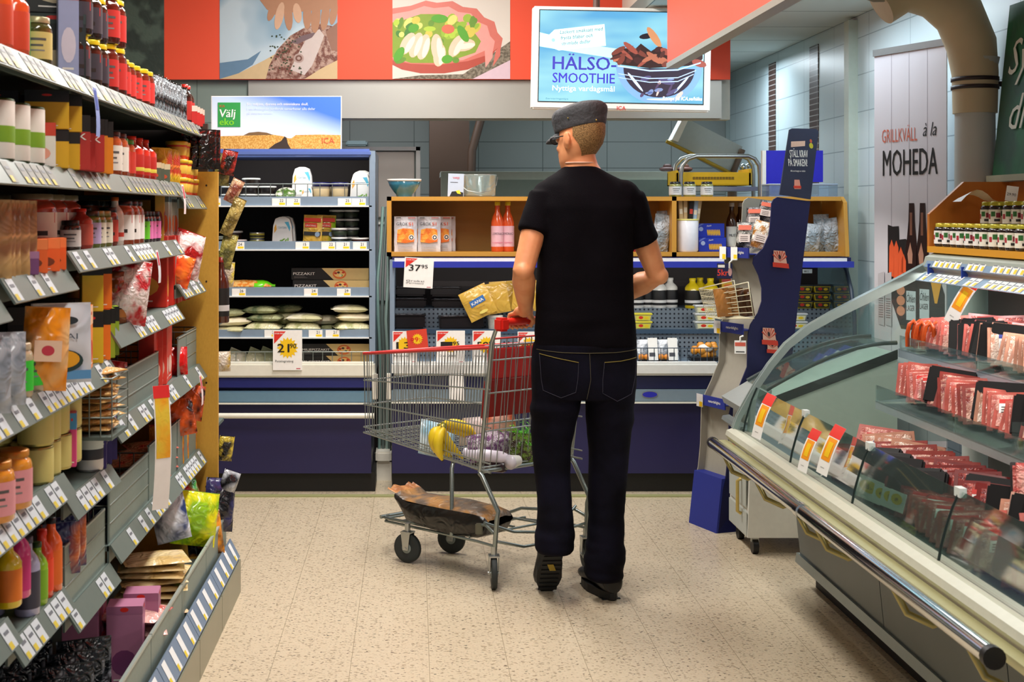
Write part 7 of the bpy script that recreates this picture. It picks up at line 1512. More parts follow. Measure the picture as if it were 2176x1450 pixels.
sign('tilted red 99 price card with yellow starburst', 868, 911, 701, 746, 7.04, '99:-', '', corner=False, red=True, rot=-6)
sign('white price card leftmost of two between red 99 card and the cart handle', 927, 988, 703, 772, 7.06, '1', '95', name='Ost 28%')
sign('white price card with yellow starburst nearest to the cart handle', 1004, 1064, 703, 772, 7.06, '59', '90', name='Leverpastej')
sign('white price card partly hidden by the cart flap', 1100, 1150, 705, 772, 7.06, '49', '90')
tag(slab(MB(), [(955, 795), (986, 795), (986, 852), (955, 852)], 7.03, 7.035, PAPER).build('hanging_card'), 'blank white card hanging below the lip of the long cooling cabinet', 'card')
# ---------------------------------------------------------------- goods in the right cooling cabinet
BT_ = mat('#120d10', .35)
def btray(x0, x1, y0, y1, Y, z, label, rot=0):
    t_ = thing('meat_tray', label, 'tray', (px((x0+x1)/2, 0, Y).x, Y, z), (0, rot, 0)); w_ = (x1-x0)*Y/F; h = (y1-y0)*Y/F
    L(MB().lathe([(w_*.40, 0), (w_*.47, h*.8), (w_*.5, h*.86), (w_*.5, h), (w_*.46, h)], BT_, 4, RZ(45) @ Matrix.Diagonal((1.0, 1.0, 1, 1)) @ Matrix.Identity(4), 1.38, 1.38) if False else MB().rbox(-w_/2, w_/2, 0, .10, 0, h*.85, .01, BT_).rbox(-w_/2-.006, w_/2+.006, -.006, .106, h*.8, h*.88, .003, BT_), 'tray', t_)
    L(MB().box(-w_/2+.01, w_/2-.01, .002, .098, h*.881, h*.9, film('#8a8a90', '#2a2628', 30, .15, .6)), 'film', t_); return t_
btray(838, 903, 660, 695, 7.33, zT[1], 'black meat tray at the left end of the middle deck')
btray(934, 1028, 664, 696, 7.33, zT[1], 'wide black meat tray tilted on the middle deck', -1.5)
btray(838, 905, 632, 655, 7.5, zT[0], 'low black tray, left one on the upper deck'); btray(918, 1000, 634, 655, 7.5, zT[0], 'low black tray, right one on the upper deck')
btray(840, 903, 612, 634, 7.55, zT[0]+.062, 'black tray stacked on the left upper tray'); btray(915, 980, 614, 636, 7.55, zT[0]+.06, 'black tray stacked on the right upper tray')
put(tub('cream_tub', .042, .075, '#e0dcd0', '#e8e4da'), (px(1052, 0, 7.34).x, 7.35, zT[1]), 0, 'small cream tub right of the tilted black tray')
def kana(mb, M, w, h): mb.rbox(-w*.26, w*.26, h*.44, h*.64, 0, .001, .0, mat('#2a6ab0', .5), M) if False else mb.poly([(-w*.28, h*.42), (w*.28, h*.46), (w*.27, h*.66), (-w*.27, h*.63)], mat('#2a6ab0', .5), M).text('KANA', -w*.22, h*.47, h*.14, WHITE, M @ T(0, 0, .001), fit=w*.44, bold=.05, a=3).text('Parmesan', -w*.12, h*.32, h*.06, mat('#8a5a20', .5), M, fit=w*.3).disc(w*.05, h*.16, w*.16, h*.05, mat('#e8d468', .5), M)
for i, (x, yy, rot, z) in enumerate(((1030, 7.28, (-8, -26, 0), .0), (1056, 7.33, (-6, -10, 0), .012), (1074, 7.37, (-4, -4, 0), .02), (1118, 7.33, (-4, 4, 0), 0))):
    bag('pasta_bag', ['golden bag with blue KANA patch tilting left, frontmost', 'golden bag second behind the tilting front bag', 'golden bag third behind the man\'s left arm', 'golden green bag beneath the man\'s left arm'][i], 'bag', (px(x, 0, yy).x, yy, zT[0]-.03+z if i < 3 else zT[0]), rot, .155, .165, .03, '#d8ac48', '#b8862c', group='golden bags on the upper deck', sc=8, art=kana if i == 0 else None, seed=110+i, thr=.6)
def milk(c, cap, lab): return bottle('cream_bottle', .165, .042, c, cap, lab, .32, '#e8e8e8')
wb = milk('#eceae4', '#eceae4', '#16161a'); yb_ = milk('#e8cc1c', '#e8cc1c', '#17140e')
for i, x in enumerate((1352, 1378, 1400, 1426)): put(wb, (px(x, 0, 7.52).x, 7.52+.03*(i % 2), zT[0]), 0, 'white bottle with black label, %s from the man\'s right arm' % ordn(i), 'white bottles on the upper deck')
for i, x in enumerate((1470, 1490, 1508)): put(yb_, (px(x, 0, 7.52).x, 7.50+.05*(i % 2), zT[0]), 0, 'yellow bottle with black label, %s of the yellow row' % ordn(i), 'yellow bottles on the upper deck')
bx = carton('spread_box', .075, .07, .052, '#e8b41c', '#b82a1c', None, '#e8701c')
for k_ in range(3): put(bx, (px(1545, 0, 7.58).x, 7.58, zT[0]+.0525*k_), 0, 'yellow and red box behind the wire basket, %s from the bottom' % ordn(k_), 'yellow boxes behind the basket')
def rtub(c, lid, lab):
    t_ = new('margarine_tub', 'tub'); L(MB().loft([[(-.046+i_*s, -.03+i_*s, z), (.046-i_*s, -.03+i_*s, z), (.046-i_*s, .03-i_*s, z), (-.046+i_*s, .03-i_*s, z)] for z, i_, s in ((0, 1, .008), (.036, 0, 0))], mat(c, .35), smooth=False), 'body', t_)
    L(MB().rbox(-.051, .051, -.035, .035, .034, .043, .003, mat(lid, .3)), 'lid', t_)
    M_ = T(0, -.0265, 0) @ RX(-12) @ FRONT if False else T(0, -.031, 0) @ FRONT; L(MB().poly([(-.036, .006), (.036, .006), (.04, .03), (-.04, .03)], mat(lab, .5), M_).disc(-.012, .02, .012, .008, mat('#d8301c', .5), M_ @ T(0, 0, .0006)).disc(.018, .018, .012, .007, mat('#e8c81c', .5), M_ @ T(0, 0, .0006)), 'band', t_); return t_
yt = rtub('#e0c82a', '#2a2a2c', '#3a3a2a'); bt_ = rtub('#3a8ac8', '#cfe0ea', '#58a8dc')
for k_ in range(3):
    for i, x in enumerate((1706, 1744)): put(yt, (px(x, 0, 7.5).x, 7.5, zT[0]+.0435*k_), 0, 'yellow and black tub, %s stack, %s from the bottom' % (('left', 'right')[i], ordn(k_)), 'yellow tubs on the upper deck')
    for i, (x, yy) in enumerate(((1787, 7.5), (1787, 7.6))): put(bt_, (px(x, 0, yy).x, yy, zT[0]+.0435*k_), 0, 'blue tub with pale lid, %s stack, %s from the bottom' % (('front', 'rear')[i], ordn(k_)), 'blue tubs on the upper deck')
sp_ = rtub('#e8dca8', '#f0e84a', '#d8d04a')
for k_ in range(2): put(sp_, (px(1366, 0, 7.33).x, 7.35, zT[1]+.0435*k_), 0, 'pale yellow pack right of the man, %s one' % ('lower', 'upper')[k_], 'pale packs on the middle deck')
ct_ = rtub('#d8dcc8', '#e4e8ea', '#e0dcb0')
for k_ in range(3): put(ct_, (px(1500, 0, 7.33).x, 7.35, zT[1]+.0435*k_), 0, 'clear food box left of the wire basket, %s from the bottom' % ordn(k_), 'clear boxes on the middle deck', (1.2, 1, 1))
for k_ in range(2): put(ct_, (px(1692, 0, 7.33).x, 7.35, zT[1]+.0435*k_), 0, 'clear food box right of the navy display, %s from the bottom' % ordn(k_), 'clear boxes on the middle deck')
# chicken trays and nuggets in the base
for i, x in enumerate((1376, 1418)):
    t_ = thing('ready_meal', 'black tray with clear cover and white sleeve, %s of two in the wire rack' % ('left', 'right')[i], 'tray', (px(x, 0, 7.2).x, 7.17, zT[2]), (-14, 0, 4))
    L(MB().rbox(-.065, .065, 0, .02, 0, .12, .02, mat('#1c1c20', .3)), 'tray', t_)
    mb = MB(); grid_mesh(mb, 9, 9, lambda u, v: (-.058+.116*u, -.003-.022*(sin(pi*u)*sin(pi*v))**.5, .006+.108*v), film('#8a929c', '#dfe4ea', 20, .12, .5)); L(mb, 'cover', t_)
    L(MB().box(-.005, .045, -.030, -.027, .0, .118, WHITE).box(.0, .03, -.031, -.030, .02, .04, mat('#4a4a50', .5)), 'sleeve', t_)
    mb = MB(); [mb.sphere((-.04+.028*k_, -.012, .02), .016, mat('#d8862a', .4, var=.2), n=6) for k_ in range(3)]; L(mb, 'food', t_); t_.children[-1]['kind'] = 'stuff'
t_ = thing('nugget_tray', 'open tray of round golden nuggets at the right of the wire rack', 'tray', (px(1497, 0, 7.2).x, 7.2, zT[2]))
L(MB().rbox(-.08, .08, -.05, .06, 0, .02, .006, mat('#1c1c20', .3)), 'tray', t_); mb = MB(); rr_ = random.Random(2)
for k_ in range(14): mb.sphere((rr_.uniform(-.055, .055), rr_.uniform(-.03, .04), .03+.03*(k_ % 3)*(.5+.5*rr_.random())), .021, mat('#d8902c', .4, var=.25), n=6)
L(mb, 'nuggets', t_); t_.children[-1]['kind'] = 'stuff'
L(MB().sphere((.005, 0, .065), .04, mat('#ece6da', .4), n=8, sc=(1, .8, .55)), 'cream_topping', t_)

# ---------------------------------------------------------------- things on and in the beech shelf
def grok(mb, M, w, h):
    mb.text('GROK', -w*.40, h*.74, h*.13, mat('#3a3a40', .5), M, fit=w*.5, bold=.0); mb.text('SI', w*.12, h*.74, h*.13, mat('#e8684a', .5), M, fit=w*.2)
    mb.poly([(-w*.38, h*.27), (-w*.36, h*.62), (-w*.1, h*.66), (w*.2, h*.65), (w*.36, h*.62), (w*.37, h*.28), (0, h*.24)], film('#e8701c', '#f4a83a', 26, .5, .2), M @ T(0, 0, .0008))
    mb.disc(w*.25, h*.40, w*.12, w*.12, WHITE, M @ T(0, 0, .0014)).disc(w*.25, h*.40, w*.09, w*.09, mat('#2a2a2c', .5), M @ T(0, 0, .002)).disc(w*.25, h*.40, w*.05, w*.05, WHITE, M @ T(0, 0, .0026))
    for i_ in range(3): mb.box(-w*.34, w*.3, h*(.08+.045*i_), h*(.095+.045*i_), 0, .0006, mat('#a8a8b0', .5), M)
    mb.box(-w*.42, -w*.2, h*.945, h*.965, 0, .0006, mat('#2a2a2c', .5), M).box(w*.1, w*.42, h*.945, h*.965, 0, .0006, mat('#d8382a', .5), M)
for i, (x, yy, rz) in enumerate(((862, 7.28, 0), (894, 7.34, 22), (912, 7.30, -4), (936, 7.37, 6), (944, 7.42, -6))):
    bag('cheese_snack_pouch', ['white GROKSI pouch with orange picture, leftmost and frontmost', 'white GROKSI pouch turned aside, second from the left', 'white GROKSI pouch with orange picture, third from the left', 'white GROKSI pouch fourth, half hidden', 'white GROKSI pouch rightmost and rearmost'][i], 'pouch', (px(x, 0, yy).x, yy, ZB), (-3, 0, rz), .122, .188, .03, '#dfe0e6', '#c9ccd6', group='snack pouches in the beech shelf', sc=5, art=grok, seed=120+i, rough=.3, bump=.25)
lem = bottle('lemonade_bottle', .268, .034, '#e0592a', '#e8d83a', '#e8b8c4', .42)
mb = MB(T(0, -.0348, 0) @ FRONT); mb.text('LEMONAD', -.03, .09, .018, mat('#3a3a4a', .5), fit=.06).text('RABARBER', -.028, .045, .010, mat('#c83a6a', .5), fit=.055); L(mb, 'lettering', lem)
put(lem, (px(1057, 0, 7.3).x, 7.3, ZB), 0, 'orange lemonade bottle with pink label and yellow cap, left one', 'lemonade bottles'); put(lem, (px(1079, 0, 7.32).x, 7.32, ZB), -4, 'orange lemonade bottle with pink label and yellow cap, right one', 'lemonade bottles')
t_ = thing('bowl', 'blue glazed bowl with white rim on the beech shelf', 'bowl', (px(859, 0, 7.3).x, 7.3, ZT)); BG = mat('#3f86a0', .15, var=.3, scale=30, coat=.6)
L(MB().lathe([(.042, 0), (.044, .012), (.06, .03), (.08, .06), (.088, .083), (.084, .083), (.07, .05), (.001, .02)], BG, 32), 'body', t_); L(MB().lathe([(.0885, .082), (.092, .085), (.092, .094), (.086, .094), (.083, .082)], mat('#e8ded4', .3), 32), 'rim', t_)
t_ = thing('glass_pail', 'clear glass pail with wire handle on the beech shelf', 'pail', (px(1016, 0, 7.3).x, 7.3, ZT)); GPm = glass('pail', '#dfe8ea', .16, .12, .28)
L(MB().lathe([(.001, .003), (.088, .003), (.092, .006), (.098, .11), (.101, .114), (.098, .118), (.094, .11), (.088, .01)], GPm, 32), 'body', t_); L(MB().tube([(-.1, 0, .105), (-.094, -.05, .06), (-.06, -.095, .03), (0, -.108, .02), (.06, -.095, .03), (.094, -.05, .06), (.104, 0, .105)], .0022, STEEL, 6), 'wire_handle', t_)
t_ = thing('info_card', 'pale blue information card leaning on the glass pail', 'card', (px(968, 0, 7.22).x, 7.225, ZT), (-4, 2, 0))
mb = MB(); mb.box(-.042, .042, 0, .003, 0, .122, mat('#b9c4d4', .45)); M_ = T(0, -.0006, 0) @ FRONT; mb.text('VARJE', -.018, .095, .014, mat('#d04a5a', .5), M_, bold=.03).box(-.03, .01, .075, .077, 0, .0005, INK, M_).poly([(-.032, 0), (-.02, .026), (.01, .03), (.04, .022), (.04, 0)], INK, M_).poly([(.0, .03), (.02, .036), (.028, .014), (.01, .016)], mat('#d8d02a', .5), M_ @ T(0, 0, .0005)); L(mb, 'card', t_)
hj = make_jar(.08, .033, '#1c1a1c', '#8a8a4a', '#c8ccd0', 'plain', 'honey_jar')
for i, x in enumerate((1435, 1465, 1502)): put(hj, (px(x, 0, 7.28).x, 7.28, ZT), 0, 'small jar with grey label and dark lid, %s on the beech shelf' % ('left', 'middle', 'right')[i], 'jars on top of the beech shelf')
# crock with sticks
t_ = thing('crock', 'tall white enamel crock with yellow rim in the beech shelf', 'crock', (px(1461, 0, 7.26).x, 7.26, ZB))
L(MB().lathe([(.05, 0), (.056, .008), (.057, .165), (.054, .17), (.052, .165), (.05, .02), (.001, .015)], mat('#eceaf0', .25, coat=.4), 28), 'body', t_); L(MB().lathe([(.057, .166), (.061, .170), (.057, .175), (.052, .171)], mat('#d8cf7a', .3), 28), 'rim', t_)
for i, (dx, dy, h_, c, ry) in enumerate(((-.026, 0, .26, '#c8a87a', -3), (-.010, .01, .27, '#d8b88a', 0), (.006, -.01, .26, '#1c1416', 3), (.020, 0, .255, '#9ab0cc', 6), (.032, .01, .265, '#c8b088', 8))):
    t2 = thing('breadstick_pack', ['tan breadstick pack leftmost in the white crock', 'pale tan breadstick pack second in the crock', 'black pack with red print in the white crock', 'pale blue pack in the white crock', 'tan breadstick pack rightmost in the white crock'][i], 'packet', (px(1461, 0, 7.26).x+dx, 7.26+dy, ZB+.02), (0, ry, 0), 'packs in the white crock')
    L(MB().rbox(-.011, .011, -.008, .008, 0, h_, .003, mat(c, .4)).box(-.008, .008, -.0085, -.008, h_*.7, h_*.8, mat('#c83a2a' if i == 2 else '#e8dcc8', .5)), 'pack', t2)
mc = new('pasta_carton', 'carton'); L(MB().rbox(-.075, .075, 0, .10, 0, .075, .001, mat('#2338b0', .4)), 'box', mc); mb = MB(T(0, -.0006, 0) @ FRONT); mb.disc(-.052, .045, .012, .012, mat('#a8b8e0', .5), n=14)
for k_ in range(8): mb.disc(-.015+.009*k_, .026, .0045, .018, mat('#d8a83a', .5), T(0, 0, .0004), n=8, a=8)
mb.poly([(-.074, .05), (-.035, .074), (-.05, .074), (-.074, .06)], mat('#6a7ac8', .5), T(0, 0, .0003)).text('Pasta', -.02, .056, .012, WHITE, shear=.3, a=12); L(mb, 'print', mc)
put(mc, (px(1514, 0, 7.29).x, 7.29, ZB), 6, 'blue macaroni carton, lower one in the beech shelf', 'macaroni cartons'); put(mc, (px(1510, 0, 7.31).x, 7.31, ZB+.0755), 3, 'blue macaroni carton, upper one in the beech shelf', 'macaroni cartons')
ms = bottle('cider_bottle', .262, .031, '#3a1c0c', '#c8c8c4', '#c8ccc8', .42); L(MB(T(0, -.0318, 0) @ FRONT).text('MUST', -.022, .08, .02, mat('#2a3a4a', .5), fit=.044, bold=.02), 'lettering', ms)
put(ms, (px(1555, 0, 7.36).x, 7.36, ZB), 0, 'brown cider bottle with MUST label, left one', 'cider bottles'); put(ms, (px(1573, 0, 7.42).x, 7.42, ZB), 0, 'brown cider bottle with MUST label, right one', 'cider bottles')
for i, (x, yy, h_, rot, lb) in enumerate(((1400, 7.28, .20, (0, 8, 0), 'clear bag of grey candles behind the man\'s right sleeve'), (1418, 7.34, .22, (0, -4, 10), 'clear pleated bag right of the man\'s sleeve'), (1722, 7.28, .15, (0, 6, 0), 'clear bag with grey pieces right of the navy display'), (1747, 7.32, .20, (0, -2, 12), 'tallest clear grey bag at the right of the beech shelf'), (1772, 7.30, .18, (0, -10, -8), 'clear grey bag rightmost in the beech shelf'))):
    bag('clear_bag', lb, 'bag', (px(x, 0, yy).x, yy, ZB), rot, .09, h_, .05, '#8a97a0', '#c8d0d8', group='clear bags in the beech shelf', sc=16, seed=130+i, rough=.12, bump=.9)
bag('candy_bag', 'small pink red packet behind the man at the beech shelf', 'packet', (px(1345, 0, 7.3).x, 7.3, ZB), (0, 0, 0), .06, .07, .03, '#c82a5a', '#a01c3a', sc=12, seed=140)
# remove builders that were never placed
for o in list(bpy.data.objects):
    if o.get('label', '').startswith('temporary'):
        for c in list(o.children): bpy.data.objects.remove(c)
        bpy.data.objects.remove(o)
for lb_, l_ in LABELS.items():
    if len(l_) > 1 and not lb_.startswith('temporary'): print('DUPLABEL', len(l_), lb_)
# ================================================================ the shopping cart (own axes: x across to the far side, y forward)
cart = thing('shopping_cart', 'steel wire shopping cart with red handle holding fruit and bags', 'shopping cart', (.309, 5.276, 0), math.degrees(atan2(.616, .788)))
cart_M = Matrix.Translation(cart.location) @ cart.rotation_euler.to_matrix().to_4x4()
WZ = mat('#a9b0ae', .28, .85); WT_ = mat('#99a19f', .35, .7)
def C_(mb, name, par=cart): o = mb.build(name); o.parent = par; return o
def lz(a, b, t_): return a+(b-a)*t_
W0 = .5
# basket corners: rear (y=.02 top, .08 bottom), front y=.9
def near(y_, z_): return Vector((lz(0, .03, y_/.9), y_, z_))
def far(y_, z_): return Vector((lz(W0, .40, y_/.9), y_, z_))
def topz(y_): return lz(.930, .832, (y_-.0)/.9)
def botz(y_): return lz(.445, .490, max(0, y_-.08)/.80)
def side(fn, nm):
    mb = MB(); n = 46
    for i in range(n+1):
        t_ = i/n; yt = lz(.03, .895, t_); yb = lz(.09, .885, t_)
        a = fn(yt, topz(yt)); b = fn(yb, botz(yb)); mb.tube([a, b], .0016, WT_, 5)
    for f_, r_ in ((.33, .0032), (.64, .0035), (.93, .0035), (1.0, .0045)):
        mb.tube([fn(lz(.02, .9, k_), lz(topz(lz(.02, .9, k_)), botz(lz(.08, .88, k_)), f_)) for k_ in (0, .25, .5, .75, 1)], r_, WZ, 6)
    C_(mb, nm)
side(near, 'side_panel'); side(far, 'side_panel')
mb = MB()
for i in range(19):
    t_ = i/18; a = near(.9, topz(.9)).lerp(far(.9, topz(.9)), t_); b = near(.885, botz(.88)).lerp(far(.885, botz(.88)), t_); mb.tube([a, b], .0016, WT_, 5)
for f_ in (.33, .64, .93, 1): mb.tube([near(.9, lz(topz(.9), botz(.88), f_)), far(.9, lz(topz(.9), botz(.88), f_))], .0035, WZ, 6)
C_(mb, 'front_panel')
mb = MB()
for i in range(17):
    t_ = i/16; mb.tube([near(.08, .445).lerp(far(.08, .445), t_), near(.885, botz(.88)).lerp(far(.885, botz(.88)), t_)], .0018, WT_, 5)
for i in range(14):
    y_ = lz(.08, .88, i/13); mb.tube([near(y_, botz(y_)-.003), far(y_, botz(y_)-.003)], .0022, WT_, 5)
C_(mb, 'basket_floor')
# red rim
mb = MB(); RDP = mat('#c4302c', .35)
mb.tube([near(.03, topz(.03)+.004), near(.45, topz(.45)+.004), near(.9, topz(.9)+.004)], .0065, RDP, 10); C_(mb, 'rim')
mb = MB(); mb.tube([near(.9, topz(.9)+.004), far(.9, topz(.9)+.004), far(.45, topz(.45)+.004), far(.03, topz(.03)+.004)], .0065, RDP, 10); C_(mb, 'rim')
# rear gate
mb = MB()
for i in range(15):
    x = .02+i*.46/14; mb.tube([(x, .085, .455), (x, .03, .88), (x, .02, .965)], .0022, WZ, 5)
for z, y in ((.455, .085), (.60, .066), (.75, .047), (.88, .03), (.965, .02)): mb.tube([(.01, y, z), (.49, y, z)], .0035 if z < .95 else .004, WZ if z < .95 else RDP, 6)
C_(mb, 'rear_gate')
for x in (0, W0):
    mb = MB(); mb.tube([(x, .085, .44), (x, .055, .66), (x, .015, .95), (x, -.01, 1.0), (x, -.045, 1.035)], .0085, WZ, 10); C_(mb, 'handle_post')
# handle
mb = MB(); hx0 = ((Vector((.345, 5.23, 1.035))-cart.location)); q = cart_M.inverted() @ Vector((.345, 5.23, 1.035))
mb.tube([(q.x-.01, q.y, q.z), (q.x+.46, q.y, q.z)], .015, mat('#d8281e', .35), 16); hd_ = C_(mb, 'handle')
for x in (q.x-.01, q.x+.46):
    mb = MB(); mb.rbox(x-.022, x+.022, q.y-.022, q.y+.028, q.z-.034, q.z+.018, .008, mat('#d8281e', .4)); C_(mb, 'handle_bracket')
# child seat flap
mb = MB(); FL = mat('#b82420', .35)
mb.rbox(.07, .45, .115, .125, .79, .915, .01, FL, T(0, 0, 0)); C_(mb, 'seat_flap')
mb = MB(); mb.add([(.05, .13, .64), (.45, .13, .64), (.45, .105, .79), (.05, .105, .79), (.05, .14, .64), (.45, .14, .64), (.45, .115, .79), (.05, .115, .79)], [(0, 1, 2, 3), (4, 7, 6, 5), (0, 4, 5, 1), (3, 2, 6, 7), (0, 3, 7, 4), (1, 5, 6, 2)], mat('#9a1a18', .35)); C_(mb, 'seat_back')
mb = MB(); 
for i in range(9): x = .04+i*.42/8; mb.tube([(x, .105, .62), (x, .09, .93)], .002, WT_, 5)
mb.tube([(.03, .09, .93), (.47, .09, .93)], .004, WZ, 6).tube([(.03, .105, .62), (.47, .105, .62)], .004, WZ, 6); C_(mb, 'seat_grid')
# chassis
TU = .0085; CHM = mat('#8e9794', .3, .8)
for x in (0, W0):
    s_ = 1 if x == 0 else -1
    mb = MB(); mb.tube([(x, .085, .435), (x, .07, .425), (x+s_*.004, -.02, .30), (x+s_*.004, -.012, .27), (x, 0, .12)], TU*1.1, CHM, 10); C_(mb, 'rear_leg')
    mb = MB(); mb.tube([(x+s_*.02, .27, .45), (x+s_*.0, .256, .43), (x, .256, .16)], TU, CHM, 10); C_(mb, 'middle_leg')
    mb = MB(); xf = .02 if x == 0 else .36
    mb.tube([(x, 0, .215), (x+s_*.01, .06, .235), (x+s_*.02, .12, .22), (lz(x, xf, .45), .32, .20), (lz(x, xf, .6), .40, .165), (xf-.02*s_, .70, .152), (xf+.02*s_, .735, .152)], TU*.8, CHM, 8)
    mb.tube([(x, 0, .165), (x, .10, .165), (lz(x, xf, .55), .38, .150), (xf-.02*s_, .70, .138), (xf+.02*s_, .735, .140)], TU*.7, CHM, 8); C_(mb, 'chassis_rail')
mb = MB(); mb.tube([(0, .735, .15), (.38, .735, .15)], TU, CHM, 8).tube([(0, .70, .15), (.38, .70, .15)], TU*.6, CHM, 8); C_(mb, 'front_bar')
mb = MB()
for y_, z_ in ((.16, .17), (.30, .165), (.45, .16), (.60, .155)): mb.tube([(0.01, y_, z_), (.44, y_, z_)], TU*.6, CHM, 8)
for x in (.12, .25, .38): mb.tube([(x, .16, .176), (lz(x, .19, .3), .72, .158)], TU*.6, CHM, 8)
C_(mb, 'lower_rack')
mb = MB(); mb.tube([(0, .06, .245), (.12, .02, .20), (.25, -.01, .185), (.38, .02, .20), (.5, .06, .245)], TU*.7, CHM, 8).tube([(0, 0, .185), (.10, -.06, .16), (.22, -.07, .16), (.30, .0, .17), (.5, 0, .185)], TU*.7, CHM, 8); C_(mb, 'cross_brace')
mb = MB(); mb.tube([(.0, .085, .44), (.5, .085, .44)], TU, CHM, 8); C_(mb, 'cross_bar')
def wheel(x, y, rot, nm='caster'):
    mb = MB(T(x, y, 0) @ RZ(rot)); 
    for s_ in (-1, 1): mb.prism([(-.012, .055), (.012, .055), (.022, .13), (-.022, .13)], -.0015, .0015, STEEL, T(s_*.019, 0, 0) @ Matrix(((0, 0, 1, 0), (1, 0, 0, 0), (0, 1, 0, 0), (0, 0, 0, 1))))
    mb.box(-.021, .021, -.024, .024, .125, .131, STEEL).tube([(0, 0, .13), (0, 0, .165)], .012, STEEL, 10).tube([(-.024, 0, .062), (.024, 0, .062)], .006, STEEL, 8)
    k = C_(mb, nm)
    mb = MB(T(x, y, .0625) @ RZ(rot) @ RY(90)); mb.lathe([(.044, -.011), (.058, -.011), (.0615, -.007), (.0615, .007), (.058, .011), (.044, .011)], mat('#262c2c', .7), 28)
    w = mb.build('tyre'); w.parent = k
    mb = MB(T(x, y, .0625) @ RZ(rot) @ RY(90)); mb.lathe([(.006, -.012), (.02, -.0125), (.026, -.007), (.045, -.009), (.0455, .009), (.026, .007), (.02, .0125), (.006, .012)], mat('#7d8886', .45, .3), 24)
    w = mb.build('hub'); w.parent = k
wheel(0, 0, 52 if False else -38, 'caster'); wheel(W0, 0, -30); wheel(-.02, .52, 22); wheel(.225, .53, 30)
# ---------------------------------------------------------------- what lies in the cart
def wp(x, y, Y): return px(x, y, Y)
# bananas
BAN = nodes_mat('banana_peel'); m, nt, b = BAN; tc = nt.nodes.new('ShaderNodeTexCoord'); n_ = nt.nodes.new('ShaderNodeTexNoise'); n_.inputs['Scale'].default_value = 14; nt.links.new(tc.outputs['Object'], n_.inputs[0])
cr = nt.nodes.new('ShaderNodeValToRGB'); cr.color_ramp.elements[0].position = .3; cr.color_ramp.elements[1].position = .7; cr.color_ramp.elements[0].color = lin('#c9b21c'); cr.color_ramp.elements[1].color = lin('#f6d428'); nt.links.new(n_.outputs[0], cr.inputs[0]); nt.links.new(cr.outputs[0], b.inputs['Base Color']); b.inputs['Roughness'].default_value = .4
bn = Vector(wp(940, 900, 5.60)); lab = ['highest banana of the bunch in the cart', 'banana bending over the cart bag to the right', 'middle banana of the bunch in the cart', 'banana hanging down at the left of the bunch', 'lowest banana pointing down in the cart', 'small banana at the bottom left of the bunch']
ends = [((1010, 925), (985, 903)), ((1022, 938), (985, 918)), ((985, 975), (930, 930)), ((925, 962), (918, 930)), ((960, 978), (935, 945)), ((940, 978), (925, 950))]
for i, (e_, c_) in enumerate(ends):
    Yb = 5.60+(.03 if i in (1, 4) else 0)-.012*i
    a = wp(936+4*(i % 3), 903+6*(i % 2), Yb); mdp = wp(c_[0]-6, c_[1]-10, Yb-.015); b_ = wp(e_[0], e_[1], Yb)
    pts = [a*(1-t_)**2+mdp*2*t_*(1-t_)+b_*t_*t_ for t_ in [k_/10 for k_ in range(11)]]
    t = thing('banana', lab[i], 'banana', tuple(a), 0, 'bunch of bananas in the cart')
    rs = [.007, .012, .018, .021, .022, .022, .0215, .020, .017, .012, .006]
    mb = MB(); mb.tube([p-a for p in pts], rs, m, 7); o = mb.build('peel'); o.parent = t
    mb = MB(); mb.tube([Vector((0, 0, 0)), (pts[0]-pts[1])*.8], .006, mat('#8a8a20', .6), 6).tube([pts[-1]-a, (pts[-1]-a)+(pts[-1]-pts[-2])*.3], .005, mat('#3a2c1a', .7), 6); o = mb.build('tip'); o.parent = t
bag('grocery_bag', 'white and pale blue packet at the front of the cart basket', 'bag', wp(925, 972, 5.80), (-18, 16, 25), .17, .15, .07, '#c9dbe0', '#7fb2c8', sc=7, seed=3, bump=.3)
bag('grocery_bag', 'large white bag behind the bananas in the cart', 'bag', wp(1010, 945, 5.66), (12, 0, 30), .16, .12, .07, '#e6e0dc', '#c4bebc', sc=9, seed=5, bump=.3)
bag('grocery_bag', 'white bag with pink and orange print high in the cart', 'bag', wp(1068, 945, 5.58), (0, -10, 25), .15, .15, .07, '#f2c4b0', '#e8784a', sc=11, seed=8, bump=.3)
bag('salad_bag', 'clear bag of purple and white salad in the cart', 'bag', wp(1050, 975, 5.50), (-12, -4, 35), .24, .11, .08, '#8a5a8c', '#ddd0dc', sc=55, seed=9, bump=.8, rough=.12)
bag('salad_bag', 'clear bag of green and brown salad by the rear gate of the cart', 'bag', wp(1108, 990, 5.50), (-10, 8, 20), .12, .13, .06, '#4a3a2a', '#7a9a3a', sc=50, seed=14, bump=.8, rough=.12)
mb = MB(); a = wp(985, 962, 5.46); b_ = wp(1078, 974, 5.42); mb.tube([a, a.lerp(b_, .12), b_.lerp(a, .12), b_], [.018, .024, .024, .016], mat('#e4dcea', .35), 16)
t = thing('bottle', 'lying white bottle with blue cap at the rear of the cart', 'bottle', tuple(a)); o = mb.build('body'); o.parent = t; o.location = (-a.x, -a.y, -a.z)
mb = MB(); mb.tube([b_, b_+(b_-a).normalized()*.02], .013, mat('#2a2aa8', .4), 14); o = mb.build('cap'); o.parent = t; o.location = (-a.x, -a.y, -a.z)
mb = MB(); a = wp(1005, 985, 5.50); b_ = wp(1075, 992, 5.42); mb.tube([a, a.lerp(b_, .1), b_.lerp(a, .1), b_], [.02, .026, .026, .02], mat('#2a1420', .3), 16); tag(mb.build('sausage_roll'), 'dark purple wrapped roll lying under the white bottle in the cart', 'food')
t = thing('cup', 'lying white cup at the rear right of the cart', 'cup', tuple(wp(1095, 980, 5.42)), (90, 0, -40))
